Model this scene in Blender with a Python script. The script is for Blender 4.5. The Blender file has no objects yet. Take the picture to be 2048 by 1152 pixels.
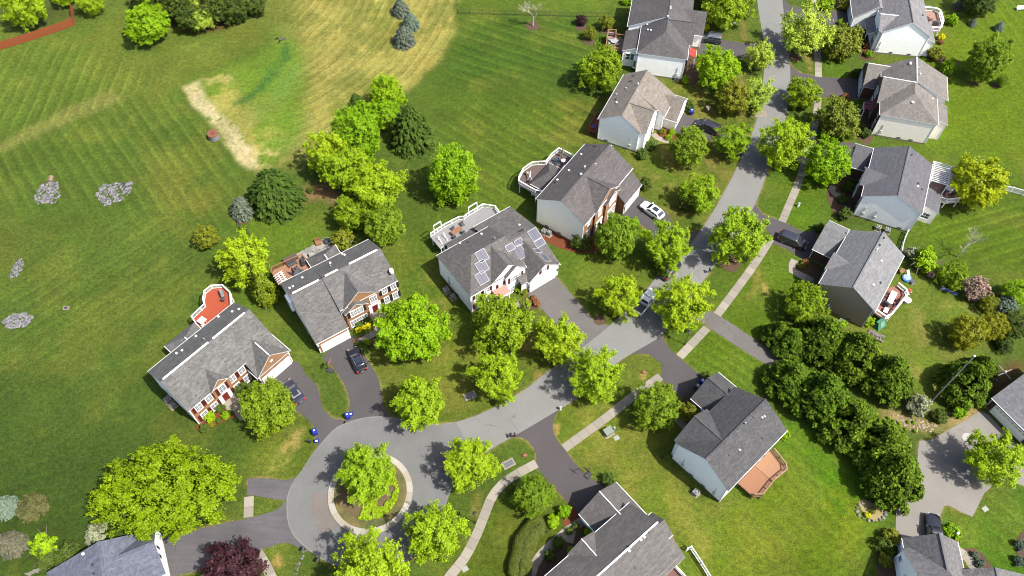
import bpy, bmesh, math, random
import numpy as np
from mathutils import Matrix, Vector
from mathutils.geometry import tessellate_polygon

# ---------------------------------------------------------------- camera, sky, sun, exposure
SC = bpy.context.scene
COL = SC.collection
FPX, TILT, HCAM = 1657.0, math.radians(33.7), 115.0
SUN_AZ, SUN_EL = math.radians(-29.0), math.radians(56.0)

cam_d = bpy.data.cameras.new('camera')
cam = bpy.data.objects.new('camera', cam_d)
COL.objects.link(cam)
cam.location = (0, 0, HCAM)
cam.rotation_euler = (TILT, 0, 0)
cam_d.sensor_width = 36.0
cam_d.lens = FPX / 2048.0 * 36.0
cam_d.clip_end = 8000
SC.camera = cam

world = bpy.data.worlds.new('World')
SC.world = world
world.use_nodes = True
wn = world.node_tree
sky = wn.nodes.new('ShaderNodeTexSky')
sky.sky_type = 'NISHITA'
sky.sun_disc = False
sky.air_density = 0.75
sky.dust_density = 3.0
sky.ozone_density = 0.6
sky.sun_elevation = SUN_EL
sky.sun_rotation = math.radians(119)
wn.links.new(sky.outputs[0], wn.nodes['Background'].inputs[0])
wn.nodes['Background'].inputs[1].default_value = 0.12

sd = bpy.data.lights.new('sun', 'SUN')
sd.energy = 4.6
sd.angle = math.radians(0.5)
sd.color = (1.0, 0.95, 0.86)
sun = bpy.data.objects.new('sun', sd)
COL.objects.link(sun)
SDIR = Vector((math.cos(SUN_EL) * math.cos(SUN_AZ), math.cos(SUN_EL) * math.sin(SUN_AZ), math.sin(SUN_EL)))
sun.rotation_euler = SDIR.to_track_quat('Z', 'Y').to_euler()
sun.location = SDIR * 200

SC.view_settings.view_transform = 'Standard'
SC.view_settings.look = 'None'
SC.view_settings.gamma = 1.0
SC.view_settings.use_curve_mapping = False
SC.view_settings.exposure = 1.6
SC.cycles.filter_width = 1.1
SC.cycles.max_bounces = 8
SC.cycles.diffuse_bounces = 5
SC.cycles.transparent_max_bounces = 4

# ---------------------------------------------------------------- helpers
CT, ST = math.cos(TILT), math.sin(TILT)

def P(px, py, z=0.0):
    """where the sight line through a photo pixel meets the height z (metres)"""
    x = (px - 1024.0) / FPX
    y = -(py - 576.0) / FPX
    d = (x, y * CT + ST, y * ST - CT)
    k = (z - HCAM) / d[2]
    return (d[0] * k, d[1] * k)

def ppm(px, py, z=0.0):
    x, y = P(px, py, z)
    return FPX / (y * ST + (HCAM - z) * CT)

def lin(c):
    return tuple(((v / 255.0) / 12.92 if v / 255.0 < 0.04045 else (((v / 255.0) + 0.055) / 1.055) ** 2.4) for v in c)

GAIN = 4.4
def S(r, g, b, k=1.0):
    return tuple(v / GAIN * k for v in lin((r, g, b)))

def setp(o, label=None, cat=None, group=None, kind=None):
    if label: o['label'] = label
    if cat: o['category'] = cat
    if group: o['group'] = group
    if kind: o['kind'] = kind
    return o

def empty(name, loc, rz=0.0, label=None, cat=None, group=None):
    o = bpy.data.objects.new(name, None)
    COL.objects.link(o)
    o.location = loc
    o.rotation_euler = (0, 0, rz)
    return setp(o, label, cat, group)

def link(name, me, parent=None, loc=(0, 0, 0), rot=(0, 0, 0), scale=None):
    o = bpy.data.objects.new(name, me)
    COL.objects.link(o)
    if parent: o.parent = parent
    o.location = loc
    o.rotation_euler = rot
    if scale is not None: o.scale = scale
    return o

def copy_tree(o, parent=None):
    c = o.copy()
    COL.objects.link(c)
    if parent: c.parent = parent
    for ch in [x for x in o.children]:
        copy_tree(ch, c)
    return c

class MB:
    def __init__(s):
        s.v, s.f, s.m = [], [], []
    def face(s, pts, m=0):
        n = len(s.v)
        s.v += [tuple(p) for p in pts]
        s.f.append(tuple(range(n, n + len(pts))))
        s.m.append(m)
    def mesh(s, vs, fs, m=0):
        n = len(s.v)
        s.v += [tuple(p) for p in vs]
        for f in fs:
            s.f.append(tuple(i + n for i in f)); s.m.append(m)
    def box(s, x0, y0, z0, x1, y1, z1, m=0, M=None):
        vs = [Vector(p) for p in ((x0, y0, z0), (x1, y0, z0), (x1, y1, z0), (x0, y1, z0), (x0, y0, z1), (x1, y0, z1), (x1, y1, z1), (x0, y1, z1))]
        if M is not None: vs = [M @ p for p in vs]
        s.mesh(vs, [(3, 2, 1, 0), (4, 5, 6, 7), (0, 1, 5, 4), (1, 2, 6, 5), (2, 3, 7, 6), (3, 0, 4, 7)], m)
    def bar(s, p, q, w, h, m=0):
        """box of width w, height h along p-q (centre line)"""
        p, q = Vector(p), Vector(q)
        d = q - p
        L = d.length
        if L < 1e-6: return
        M = Matrix.Translation(p) @ d.to_track_quat('X', 'Z').to_matrix().to_4x4()
        s.box(0, -w / 2, -h / 2, L, w / 2, h / 2, m, M)
    def tube(s, p, q, r0, r1=None, n=6, m=0, cap=True):
        if r1 is None: r1 = r0
        p, q = Vector(p), Vector(q)
        R = (q - p).to_track_quat('Z', 'Y').to_matrix()
        vs = []
        for c, r in ((p, r0), (q, r1)):
            for i in range(n):
                a = 2 * math.pi * i / n
                vs.append(c + R @ Vector((r * math.cos(a), r * math.sin(a), 0)))
        fs = [(i, (i + 1) % n, n + (i + 1) % n, n + i) for i in range(n)]
        if cap: fs += [tuple(range(n - 1, -1, -1)), tuple(range(n, 2 * n))]
        s.mesh(vs, fs, m)
    def prism(s, poly, z0, z1, m=0, mt=None):
        n = len(poly)
        if sum(poly[i][0] * poly[(i + 1) % n][1] - poly[(i + 1) % n][0] * poly[i][1] for i in range(n)) < 0:
            poly = poly[::-1]
        vs = [(p[0], p[1], z0) for p in poly] + [(p[0], p[1], z1) for p in poly]
        tri = tessellate_polygon([[Vector((p[0], p[1], 0)) for p in poly]])
        s.mesh(vs, [(i, (i + 1) % n, n + (i + 1) % n, n + i) for i in range(n)], m)
        top, bot = [], []
        for t in tri:
            a, b, c = (poly[i] for i in t)
            if (b[0] - a[0]) * (c[1] - a[1]) - (c[0] - a[0]) * (b[1] - a[1]) < 0: t = (t[0], t[2], t[1])
            top.append(tuple(i + n for i in t)); bot.append((t[0], t[2], t[1]))
        s.mesh(vs, top, m if mt is None else mt)
        s.mesh(vs, bot, m)
    def ball(s, c, r, n=8, k=6, m=0, sq=(1, 1, 1)):
        vs, fs = [], []
        for j in range(k + 1):
            t = math.pi * j / k
            for i in range(n):
                a = 2 * math.pi * i / n
                vs.append((c[0] + r * sq[0] * math.sin(t) * math.cos(a), c[1] + r * sq[1] * math.sin(t) * math.sin(a), c[2] + r * sq[2] * math.cos(t)))
        for j in range(k):
            for i in range(n):
                fs.append((j * n + i, (j + 1) * n + i, (j + 1) * n + (i + 1) % n, j * n + (i + 1) % n))
        s.mesh(vs, fs, m)
    def data(s, name, mats, smooth=False, fix=False):
        me = bpy.data.meshes.new(name)
        me.from_pydata(s.v, [], s.f)
        if not isinstance(mats, (list, tuple)): mats = [mats]
        for mt in mats: me.materials.append(mt)
        me.polygons.foreach_set('material_index', s.m)
        if smooth: me.polygons.foreach_set('use_smooth', [True] * len(s.f))
        if fix or smooth:
            bm = bmesh.new(); bm.from_mesh(me)
            bmesh.ops.remove_doubles(bm, verts=bm.verts, dist=1e-5)
            bmesh.ops.recalc_face_normals(bm, faces=bm.faces)
            bm.to_mesh(me); bm.free()
        me.update()
        return me
    def build(s, name, mats, parent=None, loc=(0, 0, 0), rot=(0, 0, 0), smooth=False, fix=False):
        return link(name, s.data(name, mats, smooth, fix), parent, loc, rot)

# ---------------------------------------------------------------- materials
MATS = {}
def nodes(name):
    m = bpy.data.materials.new(name)
    m.use_nodes = True
    nt = m.node_tree
    return m, nt, nt.nodes['Principled BSDF']

def N(nt, t, **kw):
    n = nt.nodes.new(t)
    for k, v in kw.items():
        if k.startswith('i_'):
            n.inputs[int(k[2:]) if k[2:].isdigit() else k[2:].replace('_', ' ')].default_value = v
        else: setattr(n, k, v)
    return n

def mix(nt, fac, a, b, mode='MIX'):
    n = nt.nodes.new('ShaderNodeMix')
    n.data_type = 'RGBA'; n.blend_type = mode
    L = nt.links
    for sock, val in ((n.inputs[0], fac), (n.inputs[6], a), (n.inputs[7], b)):
        if hasattr(val, 'node'): L.new(val, sock)
        elif isinstance(val, (int, float)): sock.default_value = val
        else: sock.default_value = tuple(val) + ((1,) if len(val) == 3 else ())
    return n.outputs[2]

def ramp(nt, src, stops):
    n = nt.nodes.new('ShaderNodeValToRGB')
    e = n.color_ramp.elements
    while len(e) < len(stops): e.new(0.5)
    for el, (p, c) in zip(e, stops):
        el.position = p
        el.color = (c, c, c, 1) if isinstance(c, (int, float)) else tuple(c) + (1,)
    nt.links.new(src, n.inputs[0])
    return n.outputs[0]

def coords(nt, kind='Object', scale=(1, 1, 1)):
    tc = nt.nodes.new('ShaderNodeTexCoord')
    mp = nt.nodes.new('ShaderNodeMapping')
    mp.inputs['Scale'].default_value = scale
    nt.links.new(tc.outputs[kind], mp.inputs[0])
    return mp.outputs[0]

def noise(nt, vec, scale, detail=3, rough=0.6):
    n = N(nt, 'ShaderNodeTexNoise')
    n.inputs['Scale'].default_value = scale
    n.inputs['Detail'].default_value = detail
    n.inputs['Roughness'].default_value = rough
    nt.links.new(vec, n.inputs['Vector'])
    return n.outputs[0]

def bump(nt, bs, h, strength=0.3, dist=0.02):
    b = N(nt, 'ShaderNodeBump')
    b.inputs['Strength'].default_value = strength
    b.inputs['Distance'].default_value = dist
    nt.links.new(h, b.inputs['Height'])
    nt.links.new(b.outputs[0], bs.inputs['Normal'])

def plain(name, c, rough=0.6, metal=0.0, var=0.12, scale=6.0, spec=0.4, coat=0.0):
    if name in MATS: return MATS[name]
    m, nt, bs = nodes(name)
    v = noise(nt, coords(nt), scale, 4)
    k = ramp(nt, v, [(0.25, 1 - var), (0.75, 1 + var)])
    nt.links.new(mix(nt, 1.0, c, k, 'MULTIPLY'), bs.inputs['Base Color'])
    bs.inputs['Roughness'].default_value = rough
    bs.inputs['Metallic'].default_value = metal
    bs.inputs['Specular IOR Level'].default_value = spec
    bs.inputs['Coat Weight'].default_value = coat
    MATS[name] = m
    return m

def shingle(name, c, contrast=0.3, blotch=0.12):
    m, nt, bs = nodes(name)
    vec = coords(nt, 'Object', (1.0, 1.0, 2.6))
    vo = N(nt, 'ShaderNodeTexVoronoi')
    vo.inputs['Scale'].default_value = 2.6
    nt.links.new(vec, vo.inputs['Vector'])
    sep = N(nt, 'ShaderNodeSeparateColor'); nt.links.new(vo.outputs['Color'], sep.inputs[0])
    contrast *= 0.7
    k1 = ramp(nt, sep.outputs[0], [(0.0, 1 - contrast), (0.55, 1.0), (1.0, 1 + contrast)])
    k2 = ramp(nt, noise(nt, coords(nt), 0.35, 4, 0.65), [(0.3, 1 - blotch), (0.7, 1 + blotch)])
    k3 = ramp(nt, noise(nt, coords(nt, 'Object', (1, 1, 3)), 9.0, 2), [(0.3, 0.82), (0.7, 1.18)])
    k4 = ramp(nt, noise(nt, coords(nt, 'Object', (0.55, 2.6, 2.6)), 1.0, 4, 0.7), [(0.32, 0.84), (0.68, 1.16)])   # courses laid in strips
    col = mix(nt, 1.0, mix(nt, 1.0, mix(nt, 1.0, mix(nt, 1.0, c, k1, 'MULTIPLY'), k2, 'MULTIPLY'), k3, 'MULTIPLY'), k4, 'MULTIPLY')
    nt.links.new(col, bs.inputs['Base Color'])
    bs.inputs['Roughness'].default_value = 0.9
    bs.inputs['Specular IOR Level'].default_value = 0.25
    w = N(nt, 'ShaderNodeTexWave', wave_type='BANDS', bands_direction='Z', wave_profile='SAW')
    w.inputs['Scale'].default_value = 2.6
    w.inputs['Distortion'].default_value = 0.6
    nt.links.new(coords(nt), w.inputs['Vector'])
    bump(nt, bs, w.outputs[0], 0.35, 0.03)
    return m

def siding(name, c, var=0.05):
    m, nt, bs = nodes(name)
    k = ramp(nt, noise(nt, coords(nt, 'Object', (1, 1, 5)), 0.7, 4), [(0.3, 1 - var), (0.7, 1 + var)])
    w = N(nt, 'ShaderNodeTexWave', wave_type='BANDS', bands_direction='Z', wave_profile='SAW')
    w.inputs['Scale'].default_value = 1.57 / 0.2 * 0.4
    nt.links.new(coords(nt), w.inputs['Vector'])
    ln = ramp(nt, w.outputs[0], [(0.0, 0.80), (0.18, 1.0)])
    col = mix(nt, 1.0, mix(nt, 1.0, c, k, 'MULTIPLY'), ln, 'MULTIPLY')
    nt.links.new(col, bs.inputs['Base Color'])
    bs.inputs['Roughness'].default_value = 0.55
    bump(nt, bs, w.outputs[0], 0.5, 0.03)
    return m

def brick(name, c1, c2, mortar):
    m, nt, bs = nodes(name)
    sp = N(nt, 'ShaderNodeSeparateXYZ'); nt.links.new(coords(nt), sp.inputs[0])
    ad = N(nt, 'ShaderNodeMath', operation='ADD')
    nt.links.new(sp.outputs[0], ad.inputs[0]); nt.links.new(sp.outputs[1], ad.inputs[1])
    cb = N(nt, 'ShaderNodeCombineXYZ')
    nt.links.new(ad.outputs[0], cb.inputs[0]); nt.links.new(sp.outputs[2], cb.inputs[1])
    b = N(nt, 'ShaderNodeTexBrick')
    b.inputs['Color1'].default_value = c1 + (1,)
    b.inputs['Color2'].default_value = c2 + (1,)
    b.inputs['Mortar'].default_value = mortar + (1,)
    b.inputs['Scale'].default_value = 4.0
    b.inputs['Mortar Size'].default_value = 0.02
    nt.links.new(cb.outputs[0], b.inputs['Vector'])
    k = ramp(nt, noise(nt, coords(nt), 1.3, 4), [(0.3, 0.86), (0.7, 1.14)])
    nt.links.new(mix(nt, 1.0, b.outputs[0], k, 'MULTIPLY'), bs.inputs['Base Color'])
    bs.inputs['Roughness'].default_value = 0.85
    return m

def pavement(name, c, grain=0.14, blotch=0.1, crack=0.0, streak=None, rough=0.92):
    m, nt, bs = nodes(name)
    vec = coords(nt)
    k1 = ramp(nt, noise(nt, vec, 5.0, 5, 0.75), [(0.3, 1 - grain), (0.7, 1 + grain)])
    k2 = ramp(nt, noise(nt, vec, 0.16, 5, 0.6), [(0.3, 1 - blotch), (0.7, 1 + blotch)])
    col = mix(nt, 1.0, mix(nt, 1.0, c, k1, 'MULTIPLY'), k2, 'MULTIPLY')
    if crack:
        vo = N(nt, 'ShaderNodeTexVoronoi', feature='DISTANCE_TO_EDGE')
        vo.inputs['Scale'].default_value = 0.13
        wv = N(nt, 'ShaderNodeVectorMath', operation='ADD')
        nz = N(nt, 'ShaderNodeTexNoise'); nz.inputs['Scale'].default_value = 0.6; nz.inputs['Detail'].default_value = 4
        nt.links.new(vec, nz.inputs['Vector'])
        sc = N(nt, 'ShaderNodeVectorMath', operation='SCALE'); sc.inputs['Scale'].default_value = 3.0
        nt.links.new(nz.outputs['Color'], sc.inputs[0])
        nt.links.new(vec, wv.inputs[0]); nt.links.new(sc.outputs[0], wv.inputs[1])
        nt.links.new(wv.outputs[0], vo.inputs['Vector'])
        ck = ramp(nt, vo.outputs['Distance'], [(0.0, 1 - crack), (0.012, 1.0)])
        msk = ramp(nt, noise(nt, vec, 0.09, 2), [(0.48, 0.0), (0.6, 1.0)])
        col = mix(nt, msk, col, mix(nt, 1.0, col, ck, 'MULTIPLY'))
    if streak:
        k3 = ramp(nt, noise(nt, coords(nt, 'Object', streak), 1.0, 3), [(0.35, 0.9), (0.65, 1.1)])
        col = mix(nt, 1.0, col, k3, 'MULTIPLY')
    nt.links.new(col, bs.inputs['Base Color'])
    bs.inputs['Roughness'].default_value = rough
    bs.inputs['Specular IOR Level'].default_value = 0.2
    bump(nt, bs, noise(nt, vec, 18.0, 3), 0.25, 0.02)
    return m

def boards(name, c, ang, width=0.14, var=0.16, gap=0.55):
    m, nt, bs = nodes(name)
    tc = nt.nodes.new('ShaderNodeTexCoord')
    mp = nt.nodes.new('ShaderNodeMapping')
    mp.inputs['Rotation'].default_value = (0, 0, -ang)
    nt.links.new(tc.outputs['Object'], mp.inputs[0])
    k = ramp(nt, noise(nt, coords(nt), 1.2, 4), [(0.3, 1 - var), (0.7, 1 + var)])
    nt.links.new(mix(nt, 1.0, c, k, 'MULTIPLY'), bs.inputs['Base Color'])
    bs.inputs['Roughness'].default_value = 0.7
    return m

def leafmat(name, c, c2, trans=0.45, var=0.25, rough=0.6, spec=0.2):
    m, nt, bs = nodes(name)
    at = N(nt, 'ShaderNodeAttribute', attribute_name='tint')
    oi = N(nt, 'ShaderNodeObjectInfo')
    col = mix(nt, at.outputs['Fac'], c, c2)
    hs = N(nt, 'ShaderNodeHueSaturation')
    nt.links.new(col, hs.inputs['Color'])
    h = N(nt, 'ShaderNodeMapRange'); nt.links.new(oi.outputs['Random'], h.inputs[0])
    h.inputs[3].default_value = 0.496; h.inputs[4].default_value = 0.512
    nt.links.new(h.outputs[0], hs.inputs['Hue'])
    v = N(nt, 'ShaderNodeMapRange'); nt.links.new(oi.outputs['Random'], v.inputs[0])
    v.inputs[3].default_value = 1.0 + var * 0.35; v.inputs[4].default_value = 1.0 - var * 0.35
    nt.links.new(v.outputs[0], hs.inputs['Value'])
    nt.links.new(hs.outputs[0], bs.inputs['Base Color'])
    bs.inputs['Roughness'].default_value = rough
    bs.inputs['Specular IOR Level'].default_value = spec
    tr = N(nt, 'ShaderNodeBsdfTranslucent')
    nt.links.new(mix(nt, 1.0, hs.outputs[0], (1.0, 1.0, 0.55), 'MULTIPLY'), tr.inputs[0])
    ms = N(nt, 'ShaderNodeMixShader')
    ms.inputs[0].default_value = trans
    nt.links.new(bs.outputs[0], ms.inputs[1]); nt.links.new(tr.outputs[0], ms.inputs[2])
    nt.links.new(ms.outputs[0], nt.nodes['Material Output'].inputs[0])
    return m

WHITE = plain('white_trim', (0.50, 0.505, 0.51), 0.5, var=0.05)
BLACK = plain('black_metal', (0.02, 0.02, 0.022), 0.45)
DARK = plain('dark_plastic', (0.035, 0.036, 0.04), 0.6)
GREY = plain('grey_metal', (0.2, 0.205, 0.21), 0.5, 0.3)
GLASS = plain('window_glass', (0.03, 0.04, 0.05), 0.08, spec=0.8, var=0.05)
CONC = pavement('pale_concrete', S(206, 192, 172), 0.08, 0.08)
FOUND = pavement('foundation_concrete', S(196, 186, 165), 0.08, 0.08)
BRICK_O = brick('orange_brick', S(222, 158, 100), S(204, 136, 82), S(216, 178, 134))
BRICK_R = brick('brown_brick', S(146, 100, 72), S(120, 78, 56), S(156, 126, 102))
SHUT_R = plain('maroon_paint', S(122, 40, 34), 0.6)
SHUT_K = plain('black_paint', S(48, 46, 50), 0.6)
MAROON = plain('red_door', S(165, 45, 38), 0.5)
WOOD = plain('brown_wood', S(190, 130, 90), 0.75, var=0.2)
WOODR = plain('red_stained_wood', S(178, 88, 48), 0.75, var=0.2)
BLUE = plain('blue_plastic', S(18, 60, 215), 0.4, var=0.06)
BARK = plain('bark', (0.06, 0.048, 0.036), 0.9, var=0.3)
BARKG = plain('grey_bark', (0.13, 0.12, 0.10), 0.9, var=0.25)
TYRE = plain('tyre_rubber', (0.02, 0.02, 0.02), 0.8)
RIM = plain('wheel_alloy', (0.3, 0.3, 0.31), 0.4, 0.8)
REDL = plain('red_lens', (0.35, 0.015, 0.012), 0.25)
LENS = plain('clear_lens', (0.16, 0.165, 0.175), 0.15)
MULCH = pavement('brown_mulch', S(118, 94, 74), 0.35, 0.2)
MULCHR = pavement('red_mulch', S(150, 84, 50), 0.3, 0.15)
# ---------------------------------------------------------------- ground
def PX(pts, z=0.0):
    return [P(a, b, z) for a, b in pts]

def smooth_poly(pts, n=6, closed=True):
    out = []
    m = len(pts)
    for i in range(m if closed else m - 1):
        p0, p1, p2, p3 = (pts[(i + k) % m] if closed else pts[min(max(i + k, 0), m - 1)] for k in (-1, 0, 1, 2))
        for j in range(n):
            t = j / n
            out.append(tuple(0.5 * (2 * p1[d] + (p2[d] - p0[d]) * t + (2 * p0[d] - 5 * p1[d] + 4 * p2[d] - p3[d]) * t * t + (3 * p1[d] - p0[d] - 3 * p2[d] + p3[d]) * t ** 3) for d in (0, 1)))
    if not closed: out.append(tuple(pts[-1]))
    return out

ROAD = PX([(1511, -60), (1514, 0), (1520, 40), (1528, 95), (1527, 150), (1519, 215), (1503, 270), (1481, 320), (1455, 372), (1425, 425), (1401, 461), (1367, 505), (1330, 535),
           (1300, 570), (1262, 612), (1222, 649), (1182, 682), (1140, 712), (1090, 747), (1050, 779), (1000, 809), (948, 833), (900, 846), (850, 847), (800, 838), (763, 833), (731, 835), (700, 843), (672, 856), (648, 880),
           (622, 912), (603, 942), (588, 962), (577, 985), (573, 1008), (576, 1045), (588, 1072), (612, 1096), (650, 1122), (705, 1140), (765, 1138), (822, 1117), (866, 1080), (888, 1040), (894, 1002),
           (915, 955), (950, 922), (991, 893), (1030, 871), (1070, 848), (1110, 824), (1149, 800), (1190, 764), (1232, 728), (1264, 707), (1294, 690), (1324, 670), (1352, 635), (1380, 600), (1407, 561), (1430, 530), (1462, 478), (1492, 440), (1513, 402), (1534, 346), (1557, 285),
           (1573, 230), (1580, 180), (1580, 132), (1576, 96), (1570, 48), (1565, 0), (1560, -60)])
DRIVES = {
 'D1': PX([(516, 763), (586, 721), (612, 750), (633, 770), (640, 797), (647, 819), (665, 836), (690, 842), (682, 856), (655, 878), (636, 897), (630, 858), (617, 841), (593, 821), (566, 800)]),
 'D2': PX([(646, 712), (702, 672), (711, 683), (728, 710), (745, 735), (757, 760), (763, 785), (768, 812), (782, 842), (740, 842), (710, 846), (688, 850), (690, 838), (698, 824), (699, 799), (688, 768), (666, 734)]),
 'D3': PX([(1052, 585), (1108, 549), (1157, 604), (1184, 637), (1200, 647), (1224, 651), (1195, 682), (1150, 712), (1130, 712), (1139, 690), (1122, 662), (1087, 621)]),
 'D4': PX([(1243, 430), (1273, 389), (1286, 394), (1337, 429), (1342, 444), (1352, 461), (1375, 467), (1403, 460), (1385, 490), (1345, 528), (1322, 505), (1303, 464), (1280, 447), (1258, 434)]),
 'D5': PX([(1343, 262), (1364, 226), (1386, 236), (1451, 260), (1486, 272), (1507, 272), (1495, 302), (1482, 318), (1470, 305), (1440, 284), (1357, 268)]),
 'D6': PX([(1394, 107), (1400, 72), (1442, 79), (1496, 88), (1517, 86), (1530, 90), (1531, 140), (1518, 122), (1466, 111)]),
 'D7': PX([(1566, -5), (1580, 12), (1631, 22), (1665, 22), (1700, 21), (1703, 54), (1660, 50), (1614, 42), (1588, 50), (1574, 70), (1569, 45)]),
 'D8': PX([(1579, 130), (1600, 146), (1635, 153), (1687, 157), (1724, 154), (1719, 199), (1681, 196), (1637, 193), (1600, 190), (1578, 205), (1575, 170)]),
 'D9': PX([(1691, 356), (1712, 285), (1660, 286), (1600, 272), (1562, 262), (1548, 318), (1580, 322), (1630, 334)]),
 'D10': PX([(1508, 405), (1515, 415), (1524, 428), (1552, 439), (1573, 447), (1607, 464), (1636, 462), (1620, 521), (1599, 516), (1571, 497), (1546, 487), (1540, 466), (1524, 452), (1500, 440), (1488, 438)]),
 'D11': PX([(1257, 709), (1269, 707), (1298, 708), (1323, 727), (1322, 759), (1357, 790), (1375, 803), (1434, 757), (1404, 753), (1354, 712), (1334, 692), (1322, 668), (1290, 688)]),
 'D12': PX([(1022, 873), (1040, 874), (1057, 883), (1071, 903), (1073, 926), (1075, 937), (1108, 974), (1138, 1007), (1157, 1032), (1218, 960), (1194, 964), (1156, 933), (1131, 902), (1113, 878), (1106, 858), (1107, 840), (1116, 818), (1070, 844)]),
 'DA': PX([(497, 957), (540, 957), (572, 961), (592, 955), (578, 1000), (562, 1000), (530, 995), (509, 991), (493, 990)]),
 'DB': PX([(572, 1004), (555, 1019), (504, 1035), (460, 1044), (400, 1058), (345, 1074), (325, 1085), (335, 1160), (350, 1152), (400, 1140), (450, 1122), (499, 1107), (545, 1092), (577, 1086), (618, 1104), (585, 1062)]),
 'DC': PX([(1398, 627), (1422, 622), (1443, 634), (1490, 665), (1532, 694), (1580, 727), (1660, 780), (1645, 800), (1560, 742), (1520, 722), (1485, 700), (1422, 658), (1407, 645), (1360, 628), (1375, 606)]),
 'DR': PX([(1838, 882), (1862, 880), (1896, 860), (1935, 838), (1959, 822), (1978, 830), (2022, 880), (2060, 915), (2060, 975), (2000, 958), (1968, 987), (1945, 1034), (1918, 1022), (1898, 1011), (1888, 1012), (1881, 1030), (1878, 1092), (1790, 1092), (1792, 1023), (1800, 985), (1820, 960), (1834, 925)]),
}
WALKS_PX = [
 [(888, 1170), (900, 1152), (931, 1113), (956, 1063), (974, 1017), (984, 994), (1002, 971), (1024, 954), (1052, 938), (1073, 927)],
 [(1128, 897), (1213, 835), (1262, 796), (1321, 753)],
 [(1359, 714), (1414, 656)],
 [(1434, 630), (1474, 577), (1508, 530), (1541, 478)],
 [(1564, 444), (1582, 401), (1597, 365), (1611, 320), (1627, 262), (1634, 221), (1636, 195)],
 [(1637, 154), (1636, 122), (1632, 80), (1630, 56)],
 [(1628, 22), (1624, -30)],
 [(498, 993), (497, 1035)],
 [(514, 1103), (530, 1128), (548, 1165)],
]

GX0, GX1, GY0, GY1, GD = -122.0, 122.0, 20.0, 166.0, 0.34
gx = np.arange(GX0, GX1 + GD / 2, GD)
gy = np.arange(GY0, GY1 + GD / 2, GD)
XX, YY = np.meshgrid(gx, gy)
NY, NX = XX.shape

def vnoise(x, y, sc, seed):
    x = x / sc + seed * 17.13; y = y / sc + seed * 5.71
    xi = np.floor(x).astype(np.int64); yi = np.floor(y).astype(np.int64)
    fx = x - xi; fy = y - yi
    fx = fx * fx * (3 - 2 * fx); fy = fy * fy * (3 - 2 * fy)
    def h(a, b):
        n = (a * 374761393 + b * 668265263 + seed * 1274126177) & 0x7fffffff
        n = ((n ^ (n >> 13)) * 1274126177) & 0x7fffffff
        return ((n ^ (n >> 16)) & 0xffff) / 65535.0
    return (h(xi, yi) * (1 - fx) + h(xi + 1, yi) * fx) * (1 - fy) + (h(xi, yi + 1) * (1 - fx) + h(xi + 1, yi + 1) * fx) * fy

def fbm(sc, seed, octs=4, x=None, y=None):
    x = XX if x is None else x; y = YY if y is None else y
    t, a, s = 0, 1.0, 0
    for k in range(octs):
        t = t + a * vnoise(x, y, sc / 2 ** k, seed + k * 7); s += a; a *= 0.55
    return t / s

def inside(poly, X, Y):
    r = np.zeros(X.shape, bool)
    n = len(poly)
    for i in range(n):
        x0, y0 = poly[i]; x1, y1 = poly[(i + 1) % n]
        if y0 == y1: continue
        c = (y0 > Y) != (y1 > Y)
        r ^= c & (X < (x1 - x0) * (Y - y0) / (y1 - y0) + x0)
    return r

def blur(a, r):
    k = max(1, int(round(r / GD)))
    for _ in range(2):
        for ax in (0, 1):
            p = np.pad(a, [(k + 1, k) if i == ax else (0, 0) for i in (0, 1)], 'edge')
            c = np.cumsum(p, axis=ax)
            a = (np.take(c, range(2 * k + 1, c.shape[ax]), ax) - np.take(c, range(0, c.shape[ax] - 2 * k - 1), ax)) / (2 * k + 1)
    return a

WX = XX + (fbm(4.0, 91, 3) - 0.5) * 3.0
WY = YY + (fbm(4.0, 57, 3) - 0.5) * 3.0

def mask(px, soft=1.0, warp=True):
    poly = PX(px)
    m = inside(poly, WX if warp else XX, WY if warp else YY).astype(float)
    return blur(m, soft) if soft > 0 else m

C = np.zeros((NY, NX, 3))
def paint(m, c):
    global C
    C = C * (1 - m[..., None]) + np.array(c) * m[..., None]

GR_LEFT = S(96, 122, 48)
GR_DARK = S(66, 94, 30)
GR_BRIGHT = S(112, 146, 34)
GR_RIGHT = S(108, 148, 30)
GR_YEL = S(158, 156, 62)
DRY = S(196, 188, 112)
C[:] = GR_LEFT
n1, n2, n3 = fbm(14, 3), fbm(5, 11), fbm(1.6, 23, 3)
sm = lambda x, a, b: np.clip((x - a) / (b - a), 0, 1) ** 2 * (3 - 2 * np.clip((x - a) / (b - a), 0, 1))
# broad regions; the first two put the lower left's cloud shade into the turf
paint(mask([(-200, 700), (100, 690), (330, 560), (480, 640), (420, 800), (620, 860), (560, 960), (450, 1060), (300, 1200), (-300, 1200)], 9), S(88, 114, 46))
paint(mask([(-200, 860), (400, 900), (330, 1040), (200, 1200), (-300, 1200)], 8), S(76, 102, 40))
paint(mask([(-300, -80), (700, -80), (560, 60), (380, 170), (150, 230), (-300, 330)], 6), S(110, 134, 54))
paint(mask([(560, 640), (900, 380), (860, 160), (1250, 130), (1250, 300), (1050, 480), (900, 600), (760, 660)], 6), S(98, 124, 40))
paint(mask([(900, 20), (1260, 30), (1200, 180), (880, 190)], 4), S(84, 116, 40))
paint(mask([(905, -60), (1300, -60), (1260, 28), (905, 28)], 2), S(104, 134, 44))
paint(mask([(470, 440), (600, 400), (700, 470), (560, 500), (520, 650), (640, 720), (560, 700), (440, 560)], 3), S(112, 142, 42))
paint(mask([(740, 690), (900, 560), (960, 640), (1140, 690), (1090, 750), (900, 850), (780, 840)], 3), S(114, 136, 46))
paint(mask([(1100, 470), (1300, 480), (1300, 560), (1220, 650), (1130, 560)], 3), S(104, 132, 38))
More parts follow.
